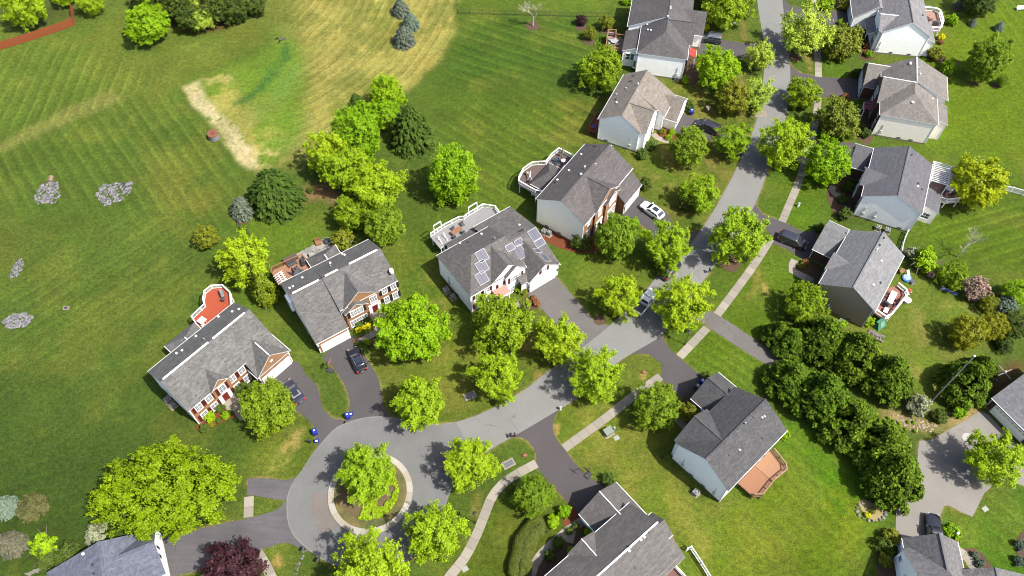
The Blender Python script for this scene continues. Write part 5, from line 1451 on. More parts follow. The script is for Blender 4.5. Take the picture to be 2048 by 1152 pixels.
def crown(seed, mat, rz=0.85, nclump=46, nleaf=9000, leaf=0.30, cr=(0.20, 0.34), shape='round', R=5.0, hollow=0.5, ragged=0.12, airy=0.0, up=0.5):
    """broad crown of radius R (metres), centre at the origin, built of leafy clumps"""
    rg = np.random.default_rng(seed)
    C_, Rr = [], []
    tries = 0
    while len(C_) < nclump and tries < 6000:
        tries += 1
        d = sph(rg, 1)[0]
        rad = rg.uniform(hollow, 0.9) if rg.random() > 0.12 else rg.uniform(0.1, hollow)
        f = 1.0
        if shape == 'pyramid': f = np.interp(d[2], [-1, -0.5, 0.2, 1], [0.85, 1.0, 0.86, 0.95])
        elif shape == 'vase': f = np.interp(d[2], [-1, -0.4, 0.3, 1], [0.55, 0.8, 1.0, 0.9])
        elif shape == 'oval': f = np.interp(d[2], [-1, 0, 1], [0.9, 0.95, 1.0])
        f *= 1 + ragged * (np.sin(3 * np.arctan2(d[1], d[0]) + seed) + np.sin(5 * np.arctan2(d[1], d[0]) + 2 * seed)) * 0.6
        p = d * rad * f
        r = rg.uniform(*cr)
        if C_ and min(np.linalg.norm(p - q) for q in C_) < r * 0.62: continue
        C_.append(p); Rr.append(r)
    C_ = np.array(C_); Rr = np.array(Rr)
    nleaf = int(nleaf * 1.5); leaf *= 0.76
    w = Rr ** 2; w /= w.sum()
    ci = rg.choice(len(C_), nleaf, p=w)
    o_ = C_ / np.maximum(1e-6, np.linalg.norm(C_, axis=1, keepdims=True))
    K = 11   # leafy shoots fanning out of every clump
    sd_ = o_[:, None, :] * 0.55 + np.array([0, 0, 0.25]) + rg.normal(size=(len(C_), K, 3)) * 0.75
    sd_ /= np.linalg.norm(sd_, axis=2, keepdims=True)
    ln = rg.uniform(0.6, 1.05 + airy * 1.3, (len(C_), K))
    k = rg.integers(0, K, nleaf)
    d = sd_[ci, k]
    t = rg.uniform(0.1, 1.0, nleaf) ** 0.8
    p = C_[ci] + d * (Rr[ci] * ln[ci, k] * t)[:, None] + rg.normal(size=(nleaf, 3)) * (Rr[ci] * (0.24 - 0.12 * t))[:, None]
    nf = int(nleaf * (0.17 - 0.10 * min(1.0, airy / 0.4)))      # twigs between the clumps close the crown
    fd = sph(rg, nf)
    p[:nf] = fd * (rg.uniform(0.45, 0.84, nf) * (1 + ragged * 0.5 * np.sin(4 * np.arctan2(fd[:, 1], fd[:, 0]) + seed)))[:, None]
    d[:nf] = fd; t[:nf] = rg.uniform(0.2, 0.8, nf)
    p[:, :2] /= np.percentile(np.linalg.norm(p[:, :2], axis=1), 97.5)
    p[:, 2] /= np.percentile(np.abs(p[:, 2]), 98.5)
    out = p / np.maximum(1e-6, np.linalg.norm(p, axis=1, keepdims=True))
    p[:, 2] *= rz
    p *= R
    nrm = d * 0.35 + out * 0.5 + np.array([0, 0, up]) + rg.normal(size=(nleaf, 3)) * 0.62
    ct = rg.uniform(0.1, 0.9, len(C_))
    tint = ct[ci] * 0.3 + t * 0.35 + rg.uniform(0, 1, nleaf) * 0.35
    return leaf_mesh('crown', p, nrm, leaf * rg.uniform(0.65, 1.3, nleaf), tint, mat, seed + 1)

def conifer(seed, mat, R=3.0, H=9.0, tiers=34, per=13, leaf=0.34, droop=0.25, fill=26, taper=1.0, dome=0.0):
    rg = np.random.default_rng(seed)
    P_, N_, T_, D_ = [], [], [], []
    for i in range(tiers):
        f = (i + 0.5) / tiers
        z = H * f
        L = R * ((1 - f) ** taper * (1 - dome) + dome * math.sqrt(max(0, 1 - f * f))) * (1.0 if f > 0.06 else 0.85)
        nb = max(4, int(per * (L / R) ** 0.7 + 2))
        for j in range(nb):
            a = i * 2.4 + 2 * math.pi * j / nb + rg.uniform(-0.25, 0.25)
            Lb = L * rg.uniform(0.8, 1.1) + 0.15
            m = max(5, int(fill * Lb / R))
            t = np.sort(rg.uniform(0.25, 1.0, m))
            x = np.cos(a) * Lb * t; y = np.sin(a) * Lb * t
            zz = z - droop * Lb * t ** 1.6 + rg.uniform(-0.2, 0.25, m) * (0.4 + 0.6 * R / 3.6)
            side = rg.normal(size=m) * 0.17 * Lb * (1.15 - t)
            P_.append(np.stack([x - np.sin(a) * side, y + np.cos(a) * side, zz], 1))
            o = np.array([np.cos(a), np.sin(a), 0.0])
            N_.append(np.array([0, 0, 1.0]) * 0.9 + o * 0.5 + rg.normal(size=(m, 3)) * 0.35)
            D_.append(np.tile(o + np.array([0, 0, -droop]), (m, 1)))
            T_.append(np.full(m, rg.uniform(0.1, 0.6)) + t * 0.35 + rg.uniform(-0.1, 0.1, m))
    P_, N_, T_, D_ = map(np.concatenate, (P_, N_, T_, D_))
    return leaf_mesh('crown', P_, N_, leaf * rg.uniform(0.7, 1.25, len(P_)), T_, mat, seed + 1, 1.9, D_)

def leyland(seed, mat, R=4.5, H=9.0, nclump=190, nleaf=20000, leaf=0.32):
    """dense blunt evergreen made of upright tufts"""
    rg = np.random.default_rng(seed)
    P_, N_, T_, D_ = [], [], [], []
    for i in range(nclump):
        f = rg.random() ** 1.1
        rr = R * (1 - f ** 1.9) * rg.uniform(0.55, 1.0) ** 0.5
        a = rg.uniform(0, 2 * math.pi)
        c = np.array([rr * math.cos(a), rr * math.sin(a), H * (0.12 + 0.82 * f * (1 - 0.25 * (rr / R)))])
        m = nleaf // nclump
        o = np.array([math.cos(a) * rr / R, math.sin(a) * rr / R, 0.8]); o /= np.linalg.norm(o)
        d = sph(rg, m); d += o * 0.8; d /= np.linalg.norm(d, axis=1, keepdims=True)
        s = rg.uniform(0.5, 1.0)
        r = s * rg.uniform(0.2, 1.0, m)
        P_.append(c + d * r[:, None]); N_.append(np.cross(d, rg.normal(size=(m, 3))) * 0.6 + o * 0.5 + d * 0.3)
        D_.append(d); T_.append((r / s) ** 2.2 * rg.uniform(0.55, 1.0, m) * rg.uniform(0.6, 1.1))  # dark tuft hearts, bright tips: shade and sunlight put into the tint
    P_, N_, T_, D_ = map(np.concatenate, (P_, N_, T_, D_))
    return leaf_mesh('crown', P_, N_, leaf * rg.uniform(0.7, 1.25, len(P_)), T_, mat, seed + 1, 1.8, D_)

def trunk_mesh(seed, H, r, mat, spread=2.0, nl=7, zfrac=0.3, crown_h=None):
    rg = random.Random(seed)
    b = MB()
    pts = [Vector((rg.uniform(-.1, .1) * k, rg.uniform(-.1, .1) * k, H * k / 4)) for k in range(5)]
    for k in range(4): b.tube(pts[k], pts[k + 1], r * (1 - 0.2 * k), r * (1 - 0.2 * (k + 1)), 7, 0, False)
    for i in range(nl):
        z = H * (zfrac + (1 - zfrac) * (i + 0.3) / nl); a = i * 2.4 + rg.uniform(-.4, .4)
        p = Vector((0, 0, z)); s_ = spread * rg.uniform(0.6, 1.0)
        q = p + Vector((math.cos(a) * s_ * 0.55, math.sin(a) * s_ * 0.55, s_ * 0.45)); e = q + Vector((math.cos(a + .3) * s_ * 0.45, math.sin(a + .3) * s_ * 0.45, s_ * 0.4))
        b.tube(p, q, r * 0.45, r * 0.28, 5, 0, False); b.tube(q, e, r * 0.28, r * 0.08, 5, 0, False)
    return b.data('trunk', mat)

def twig_tree(seed, H, mat, levels=4):
    rg = random.Random(seed); b = MB()
    def grow(p, d, L, r, k):
        q = p + d * L
        b.tube(p, q, r, r * 0.65, 5 if k > 1 else 3, 0, False)
        if k == 0: return
        for i in range(3 if k > 1 else 4):
            a = rg.uniform(0, 2 * math.pi); s_ = rg.uniform(0.45, 0.95)
            nd = (d + Vector((math.cos(a) * s_, math.sin(a) * s_, rg.uniform(0.0, 0.35)))).normalized()
            grow(q if i else p + d * L * 0.75, nd, L * rg.uniform(0.6, 0.82), r * 0.6, k - 1)
    grow(Vector((0, 0, 0)), Vector((0, 0, 1)), H * 0.28, H * 0.018, levels)
    return b.data('branches', mat)

# leaf colours (dark, light)
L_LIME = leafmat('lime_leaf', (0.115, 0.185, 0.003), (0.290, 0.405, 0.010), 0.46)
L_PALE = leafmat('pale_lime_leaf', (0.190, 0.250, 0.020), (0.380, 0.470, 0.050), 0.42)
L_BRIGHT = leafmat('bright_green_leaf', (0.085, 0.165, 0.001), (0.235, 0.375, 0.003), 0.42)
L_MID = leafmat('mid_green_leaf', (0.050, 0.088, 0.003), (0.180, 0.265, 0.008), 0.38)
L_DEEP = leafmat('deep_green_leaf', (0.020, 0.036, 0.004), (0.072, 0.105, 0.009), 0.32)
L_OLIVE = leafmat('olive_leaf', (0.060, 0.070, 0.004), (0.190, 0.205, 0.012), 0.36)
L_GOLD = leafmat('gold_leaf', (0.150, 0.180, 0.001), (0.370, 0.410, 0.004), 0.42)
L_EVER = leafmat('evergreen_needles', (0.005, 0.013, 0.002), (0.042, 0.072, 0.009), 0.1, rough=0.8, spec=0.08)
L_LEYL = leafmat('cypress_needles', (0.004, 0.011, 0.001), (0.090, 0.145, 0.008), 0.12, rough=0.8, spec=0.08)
L_BLUE = leafmat('blue_spruce_needles', (0.022, 0.032, 0.020), (0.075, 0.092, 0.062), 0.12)
L_BLUEL = leafmat('pale_spruce_needles', (0.026, 0.044, 0.030), (0.086, 0.118, 0.082), 0.12)
L_BROWN = leafmat('brown_spruce_needles', (0.024, 0.026, 0.014), (0.066, 0.064, 0.038), 0.12)
L_RED = leafmat('copper_tip_leaf', (0.040, 0.078, 0.003), (0.200, 0.215, 0.020), 0.35)
L_PURP = leafmat('plum_leaf', (0.010, 0.003, 0.005), (0.044, 0.012, 0.018), 0.25)
L_PINK = leafmat('pink_blossom', (0.060, 0.065, 0.028), (0.400, 0.260, 0.230), 0.35)
L_WHITEB = leafmat('white_blossom', (0.030, 0.050, 0.012), (0.300, 0.310, 0.200), 0.3)
L_BOX = leafmat('boxwood_leaf', (0.018, 0.038, 0.004), (0.075, 0.110, 0.010), 0.25)
L_YBOX = leafmat('yellow_shrub_leaf', (0.300, 0.280, 0.002), (0.560, 0.500, 0.004), 0.35)

BROADS = {}
def variants(key, fn, n=2):
    if key not in BROADS: BROADS[key] = [fn(31 * i + 7 * len(BROADS) + 3) for i in range(n)]
    return BROADS[key]

KINDS = {
 # key: (builder, R0, rz, zc factor (centre = zb + rz*R*zf), base height, trunk, category)
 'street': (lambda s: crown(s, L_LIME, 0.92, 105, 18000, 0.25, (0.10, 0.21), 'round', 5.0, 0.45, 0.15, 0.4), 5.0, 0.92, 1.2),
 'streetpale': (lambda s: crown(s, L_PALE, 0.95, 85, 11000, 0.22, (0.09, 0.2), 'round', 4.0, 0.4, 0.2, 0.8), 4.0, 0.95, 1.0),
 'bright': (lambda s: crown(s, L_BRIGHT, 0.80, 150, 20000, 0.25, (0.09, 0.17), 'round', 5.0, 0.55, 0.07, 0.1), 5.0, 0.80, 0.9),
 'brighttall': (lambda s: crown(s, L_BRIGHT, 1.25, 140, 18000, 0.24, (0.09, 0.17), 'pyramid', 4.0, 0.5, 0.07, 0.1), 4.0, 1.25, 0.6),
 'limetall': (lambda s: crown(s, L_LIME, 1.2, 115, 16000, 0.24, (0.10, 0.2), 'round', 4.0, 0.5, 0.12, 0.2), 4.0, 1.2, 0.6),
 'mid': (lambda s: crown(s, L_MID, 0.85, 115, 16000, 0.24, (0.10, 0.2), 'round', 4.5, 0.5, 0.1, 0.2), 4.5, 0.85, 0.9),
 'midbright': (lambda s: crown(s, leafmat('fresh_leaf', (0.060, 0.105, 0.002), (0.210, 0.300, 0.006), 0.40), 0.85, 115, 16000, 0.24, (0.10, 0.2), 'round', 4.5, 0.5, 0.12, 0.25), 4.5, 0.85, 0.9),
 'deepoval': (lambda s: crown(s, L_MID, 1.15, 120, 15000, 0.23, (0.10, 0.18), 'oval', 3.5, 0.5, 0.06, 0.1), 3.5, 1.15, 0.5),
 'deep': (lambda s: crown(s, L_DEEP, 0.9, 110, 14000, 0.23, (0.10, 0.19), 'round', 3.5, 0.5, 0.06, 0.1), 3.5, 0.9, 0.5),
 'olive': (lambda s: crown(s, L_OLIVE, 0.95, 105, 14000, 0.22, (0.10, 0.2), 'round', 3.5, 0.5, 0.1, 0.25), 3.5, 0.95, 0.6),
 'gold': (lambda s: crown(s, L_GOLD, 0.92, 110, 15000, 0.22, (0.10, 0.2), 'round', 4.0, 0.45, 0.14, 0.4), 4.0, 0.92, 0.9),
 'goldold': (lambda s: crown(s, leafmat('old_gold_leaf', (0.050, 0.060, 0.001), (0.205, 0.215, 0.004), 0.3), 0.9, 120, 14000, 0.2, (0.10, 0.18), 'round', 3.5, 0.55, 0.04, 0.0), 3.5, 0.9, 0.4),
 'copper': (lambda s: crown(s, L_RED, 0.85, 90, 12000, 0.24, (0.11, 0.2), 'round', 3.5, 0.5, 0.12, 0.3), 3.5, 0.85, 0.5),
 'brownolive': (lambda s: crown(s, leafmat('brown_olive_leaf', (0.030, 0.036, 0.010), (0.096, 0.094, 0.030), 0.25), 0.7, 90, 12000, 0.2, (0.11, 0.2), 'round', 3.5, 0.5, 0.06, 0.2), 3.5, 0.7, 0.2),
 'plum': (lambda s: crown(s, L_PURP, 0.8, 56, 9000, 0.26, (0.15, 0.26), 'round', 3.5, 0.5, 0.1, 0.3), 3.5, 0.8, 0.5),
 'pink': (lambda s: crown(s, L_PINK, 0.85, 46, 7000, 0.24, (0.16, 0.28), 'round', 2.5, 0.5, 0.08, 0.2), 2.5, 0.85, 0.2),
 'blossom': (lambda s: crown(s, L_WHITEB, 0.85, 40, 5000, 0.24, (0.16, 0.28), 'round', 2.2, 0.5, 0.12, 0.4), 2.2, 0.85, 0.2),
 'big': (lambda s: crown(s, leafmat('big_lime_leaf', (0.055, 0.100, 0.001), (0.185, 0.280, 0.002), 0.42), 0.50, 330, 44000, 0.29, (0.055, 0.115), 'round', 9.0, 0.5, 0.09, 0.35), 9.0, 0.50, 2.2),
 'shrub': (lambda s: crown(s, L_BOX, 0.8, 40, 2600, 0.15, (0.2, 0.3), 'round', 1.0, 0.6, 0.02, 0.0), 1.0, 0.8, 0.0),
 'shrublime': (lambda s: crown(s, L_BRIGHT, 0.85, 36, 2600, 0.18, (0.2, 0.32), 'round', 1.2, 0.55, 0.1, 0.3), 1.2, 0.85, 0.0),
 'shrubolive': (lambda s: crown(s, L_OLIVE, 0.8, 36, 2600, 0.17, (0.2, 0.32), 'round', 1.2, 0.55, 0.08, 0.2), 1.2, 0.8, 0.0),
 'shrubyellow': (lambda s: crown(s, L_YBOX, 0.8, 36, 1800, 0.14, (0.2, 0.32), 'round', 0.7, 0.6, 0.03, 0.0), 0.7, 0.8, 0.0),
 'shrubred': (lambda s: crown(s, leafmat('rust_leaf', (0.09, 0.035, 0.015), (0.25, 0.10, 0.045), 0.3), 0.8, 36, 1800, 0.15, (0.2, 0.32), 'round', 0.8, 0.6, 0.04, 0.0), 0.8, 0.8, 0.0),
 'shrubblue': (lambda s: crown(s, L_BLUEL, 0.8, 36, 2400, 0.17, (0.2, 0.32), 'round', 1.2, 0.55, 0.1, 0.2), 1.2, 0.8, 0.0),
 'shrubdeep': (lambda s: crown(s, L_DEEP, 0.8, 44, 3600, 0.22, (0.18, 0.3), 'round', 1.8, 0.5, 0.12, 0.3), 1.8, 0.8, 0.0),
}
CON = {
 'conifer': (lambda s: conifer(s, L_EVER, 3.6, 7.6, 30, 17, 0.27, 0.26, 70, 0.8, 0.5), 3.6, 7.6),
 'coniferround': (lambda s: conifer(s, L_EVER, 3.6, 6.0, 26, 18, 0.27, 0.2, 70, 0.8, 0.85), 3.6, 6.0),
 'spruce': (lambda s: conifer(s, L_BLUE, 1.9, 3.5, 22, 14, 0.24, 0.2, 32, 0.85, 0.6), 1.9, 3.5),
 'sprucepale': (lambda s: conifer(s, L_BLUEL, 1.9, 3.5, 22, 14, 0.24, 0.2, 32, 0.85, 0.6), 1.9, 3.5),
 'sprucebrown': (lambda s: conifer(s, L_BROWN, 2.4, 4.6, 26, 14, 0.26, 0.22, 32, 0.85, 0.5), 2.4, 4.6),
 'leyland': (lambda s: leyland(s, L_LEYL), 4.5, 9.0),
 'arbor': (lambda s: leyland(s, leafmat('arborvitae_leaf', (0.050, 0.076, 0.002), (0.165, 0.190, 0.004), 0.25), 1.5, 5.5, 60, 6000, 0.26), 1.5, 5.5),
}
rv = random.Random(77)
def tree(kind, px, py, rx, label, name='broadleaf_tree', cat='tree', group=None, hs=1.0, zb=None, sy=1.0):
    """broad crown whose outline is rx pixels wide each side of px,py in the photo"""
    fn, R0, rz, base = KINDS[kind]
    base = base if zb is None else zb
    mesh = rv.choice(variants(kind, fn, 3 if kind == 'street' else 2 if kind in ('bright', 'brighttall', 'midbright', 'mid', 'deepoval', 'olive', 'deep', 'copper', 'streetpale', 'shrub', 'shrublime') else 1))
    z = base + 2.0
    for _ in range(4):
        R = rx / ppm(px, py, z)
        s_ = R / R0
        z = base * min(1.3, max(0.5, s_)) + rz * R * hs
    x, y = P(px, py, z)
    root = empty(name, (x, y, 0), rv.uniform(0, 6.28), label, cat, group)
    s2 = s_
    if sy != 1.0: root.rotation_euler[2] = 0.12
    link('crown', mesh, root, (0, 0, z), scale=(s2, s2 * sy, s2 * hs))
    if R > 1.3:
        tk = cached(('trunk', kind), lambda: trunk_mesh(len(CACHE), 1.0 * 6, 0.17, BARKG if 'street' in kind else BARK, 2.0, 8, 0.32))
        link('trunk', tk, root, (0, 0, -0.05), scale=(s_ * 1.1, s_ * 1.1, (z + rz * R * hs * 0.35) / 6.0))
    else:
        st_ = cached('stems', lambda: (lambda b: ([b.tube((0, 0, 0), (0.3 * math.cos(a), 0.3 * math.sin(a), 0.7), 0.035, 0.015, 5) for a in (0, 1.3, 2.5, 3.8, 5.1)], b.data('stems', BARK))[1])(MB()))
        link('stems', st_, root, (0, 0, 0), scale=(R, R, max(0.3, R)))
    return root

def ctree(kind, px, py, rx, label, name='conifer_tree', cat='tree', group=None, hs=1.0, zat=0.4):
    """evergreen whose middle (zat of its height) is seen at px,py"""
    fn, R0, H0 = CON[kind]
    mesh = rv.choice(variants(kind, fn, 3 if kind == 'leyland' else 2 if kind == 'spruce' else 1))
    z = 3.0
    for _ in range(4):
        R = rx / ppm(px, py, z); s_ = R / R0; z = zat * H0 * s_ * hs
    x, y = P(px, py, z)
    root = empty(name, (x, y, 0), rv.uniform(0, 6.28), label, cat, group)
    link('crown', mesh, root, (0, 0, 0.1), scale=(s_, s_, s_ * hs))
    tk = cached('ctrunk', lambda: trunk_mesh(5, 6, 0.14, BARK, 0.3, 2))
    link('trunk', tk, root, (0, 0, -0.05), scale=(s_, s_, H0 * s_ * hs * 0.85 / 6.0))
    return root

G_ST = 'lime green street trees along the road'
for a in (
 ('street', 1475, 470, 59, 'lime street tree in a brown mulch ring beside the driveway of the dark minivan'),
 ('street', 1363, 607, 58, 'lime street tree beside the white pickup, with a lamp post at its foot'),
 ('street', 1190, 752, 56, 'lime street tree overhanging the road opposite the steep mid grey driveway'),
 ('street', 940, 928, 54, 'lime street tree east of the traffic island beside the curving sidewalk'),
 ('street', 868, 1066, 61, 'lime street tree just southeast of the traffic island, near the lamp post'),
 ('street', 736, 1146, 80, 'broad lime tree south of the traffic island, cut by the bottom edge'),
 ('street', 733, 944, 60, 'lime tree standing on the round traffic island'),
 ('street', 838, 805, 54, 'dull lime tree north of the traffic island, shading the end of a driveway'),
 ('street', 995, 752, 53, 'yellowish lime tree beside the storm drain on the west side of the road'),
 ('street', 1120, 682, 51, 'lime tree at the mouth of the mid grey driveway of the solar panel house'),
 ('street', 1240, 592, 46, 'lime tree standing over the bed of the white pickup'),
 ('street', 1335, 491, 51, 'lime tree half covering the dark parked car with a silver roof'),
 ('street', 1400, 386, 38, 'smaller lime tree between the white car driveway and the road'),
 ('street', 1467, 280, 36, 'lime tree at the end of the driveway of the tan roofed house'),
 ('street', 1568, 287, 53, 'airy lime street tree leaning over the road north of the bright round tree'),
 ('streetpale', 1516, 188, 34, 'pale sparse tree on the west road edge across from the long driveway shadow'),
 ('streetpale', 1522, 112, 30, 'pale sparse tree above the end of the off roader driveway'),
 ('streetpale', 1613, 58, 54, 'pale yellow green tree over a blue bin on the east side of the road'),
 ('midbright', 1607, 184, 37, 'green tree between road and sidewalk below the plum dark driveway of the beige house'),
): tree(*a, name='street_tree', group=G_ST)

for a in (
 ('bright', 820, 656, 73, 'large round bright green tree on the front lawn of the black shuttered brick house'),
 ('midbright', 1005, 648, 64, 'wide green tree right in front of the solar panel house'),
 ('deepoval', 1233, 475, 42, 'tall oval green tree in front of the tan sided house'),
 ('deepoval', 1379, 294, 37, 'olive green oval tree on the front lawn of the tan roofed house'),
 ('bright', 1436, 136, 46, 'bright green tree in front of the dark hipped white house'),
 ('olive', 1466, 196, 34, 'olive and rust tinged tree between two pale sparse trees and a bright green tree'),
 ('copper', 1685, 84, 37, 'copper tipped tree in front of the northmost white house'),
 ('copper', 1677, 236, 46, 'copper tipped tree in front of the beige house'),
 ('bright', 1656, 322, 48, 'round bright lime tree beside the sidewalk in front of the slate roofed house'),
 ('midbright', 1202, 136, 45, 'green tree behind the tan roofed house and the honey coloured deck'),
 ('brighttall', 772, 188, 35, 'slender tall lime tree at the north end of the tree cluster'),
 ('bright', 764, 224, 36, 'lime tree between the two dark conifers of the cluster'),
 ('brighttall', 713, 266, 46, 'dense bright green egg shaped tree west in the cluster'),
 ('limetall', 652, 308, 42, 'olive lime tree at the west edge of the tree cluster'),
 ('street', 690, 340, 50, 'lime tree in the middle of the tree cluster'),
 ('street', 754, 376, 54, 'broad lime tree at the southeast side of the tree cluster'),
 ('midbright', 703, 426, 38, 'mid green tree at the southwest end of the tree cluster'),
 ('deepoval', 768, 450, 40, 'green oval tree at the south tip of the cluster, behind the black shuttered house'),
 ('brighttall', 904, 348, 49, 'lone dense bright green tree on the open lawn east of the cluster'),
 ('street', 489, 521, 55, 'round lime tree behind the westmost brick house, beside the arborvitae'),
 ('mid', 536, 812, 57, 'round mid green tree before the garage of the westmost brick house'),
 ('big', 328, 982, 138, 'huge spreading lime tree above the slate blue roof'),
 ('mid', 1314, 811, 50, 'round green tree beside the sidewalk, west of the near black roof'),
 ('mid', 1066, 990, 41, 'small green tree on the lawn inside the curving sidewalk'),
 ('midbright', 1612, 606, 42, 'green tree against the taupe gable wall'),
 ('gold', 1960, 362, 56, 'yellow lime tree east of the slate roofed house'),
 ('deepoval', 1978, 118, 40, 'dark olive tree on the eastern lawn with a mulch ring'),
 ('mid', 2006, 160, 13, 'little green tree at the foot of the dark olive tree'),
 ('shrublime', 1897, 133, 15, 'small lime tree on the lawn beside the beige house'),
 ('midbright', 1455, 6, 52, 'wide green tree at the top edge, west of the road'),
 ('deep', 1408, -6, 26, 'dark green tree at the top edge nearest the cream house'),
 ('deep', 1962, -2, 34, 'dark tree at the top edge in the northeast corner'),
 ('goldold', 1937, 664, 37, 'dense old gold tree, the bigger of the pair beside the tall leaning pole'),
 ('goldold', 1985, 652, 29, 'dense old gold tree, the smaller eastern one of the pair'),
 ('bright', 2034, 584, 30, 'chartreuse tree at the right edge above the blue green bushes'),
 ('street', 1992, 920, 57, 'weeping lime tree over the pale worn driveway at the right edge'),
 ('plum', 463, 1134, 58, 'plum purple tree beside the wide driveway at the bottom edge'),
 ('plum', 1162, 40, 12, 'small plum purple tree in a mulch ring near the black fence'),
 ('olive', 1214, 44, 15, 'small thin olive tree in a mulch ring next to the plum purple one'),
 ('olive', 1180, 66, 13, 'smallest thin olive tree nearest the honey coloured deck'),
 ('bright', 295, 46, 44, 'bright lime tree at the front of the dark evergreen belt'),
 ('street', 45, 14, 42, 'dull lime tree inside the stained fence at the top left corner'),
 ('street', 180, 2, 27, 'lime tree just outside the stained fence corner'),
 ('bright', 128, -14, 26, 'green tree over the end of the stained fence at the top edge'),
 ('streetpale', 402, 38, 24, 'pale tree among the dark evergreen belt'),
 ('streetpale', 396, 6, 22, 'pale tree at the top edge amid the dark evergreen belt'),
 ('pink', 1954, 578, 27, 'pink blossoming tree in the border beyond the yard of the taupe house'),
 ('blossom', 1838, 811, 24, 'white blossoming little tree beside the black trellis and rock garden'),
 ('blossom', 193, 1068, 25, 'white flowering bush tree against the slate blue roof'),
 ('olive', 412, 474, 25, 'thin olive tree alone on the field edge near the blue spruce'),
 ('brownolive', 66, 1014, 31, 'round rusty olive bush tree at the lower left'),
): tree(*a, sy=0.68 if a[0] == 'big' else 1.0)

for a in (
 ('conifer', 822, 258, 47, 'big dark conifer on the east side of the tree cluster', 1.0),
 ('conifer', 716, 218, 27, 'dark conifer partly hidden behind the bright egg shaped tree', 1.1),
 ('coniferround', 548, 384, 54, 'wide dark conifer beside the blue spruce on the field edge', 1.0),
 ('spruce', 483, 415, 24, 'grey blue spruce on the field edge next to the wide dark conifer', 1.0),
 ('spruce', 801, 16, 18, 'grey spruce nearest the top edge in the dry hay', 1.0),
 ('sprucepale', 821, 44, 18, 'pale spruce, the middle of three in the dry hay', 1.0),
 ('spruce', 807, 74, 22, 'grey spruce, southmost and largest of three in the dry hay', 1.0),
 ('sprucepale', 10, 1012, 24, 'pale blue spruce at the left edge near the bottom', 1.0),
 ('sprucebrown', 18, 1086, 30, 'brownish grey spruce at the left edge, below the pale one', 1.0),
 ('sprucepale', 1921, 6, 8, 'tiny blue spruce nearest the top edge on the eastern lawn', 1.0),
 ('sprucepale', 1946, 46, 8, 'tiny blue spruce between two others on the eastern lawn', 1.0),
 ('sprucepale', 1999, 54, 10, 'tiny blue spruce nearest the dark olive tree', 1.0),
 ('arbor', 529, 582, 19, 'yellow green arborvitae between the two brick houses', 1.2),
 ('leyland', 1934, 764, 50, 'sunlit cypress beside the tall leaning pole', 1.0),
 ('leyland', 1965, 735, 30, 'cypress just behind the sunlit one, under the old gold trees', 1.0),
): ctree(*a[:5], hs=a[5])
G_W = 'dark cypresses in the tall windbreak'
for px, py, rx, lb in (
 (1582, 684, 36, 'cypress at the northwest end of the back row of the windbreak, nearest the taupe house'), (1646, 676, 50, 'cypress second in the back row of the windbreak, touching the taupe house garden'), (1712, 708, 52, 'cypress third in the back row of the windbreak'), (1776, 752, 50, 'cypress at the southeast end of the back row, nearest the rock garden'),
 (1585, 762, 50, 'cypress at the northwest end of the front row, nearest the near black roof'), (1644, 792, 58, 'cypress second in the front row of the windbreak, deepest over the shaded lawn'), (1704, 846, 60, 'cypress in the middle of the front row of the windbreak'), (1762, 888, 60, 'cypress fourth in the front row, beside the pale driveway'), (1790, 952, 58, 'cypress at the southeast end of the front row, above the ring of stones'),
 (1555, 668, 28, 'smallest cypress peeking out at the northwest tip of the windbreak')):
    ctree('leyland', px, py, rx * 1.04, lb, group=G_W, hs=rv.uniform(0.8, 1.12))
G_B = 'dark evergreens in the belt at the top left'
for px, py, rx, lb in ((350, 8, 34, 'dark evergreen at the west end of the belt, behind the bright lime tree'), (380, 34, 30, 'dark evergreen in the belt, between the bright lime tree and the pale tree'), (432, 12, 34, 'dark evergreen in the belt east of the pale trees'), (466, 16, 30, 'dark evergreen second from the east end of the belt'), (502, 0, 30, 'dark evergreen at the east end of the belt'), (284, -8, 26, 'dark evergreen cut by the top edge, west of the belt')):
    tree('deep', px, py, rx, lb, name='evergreen_tree', group=G_B)

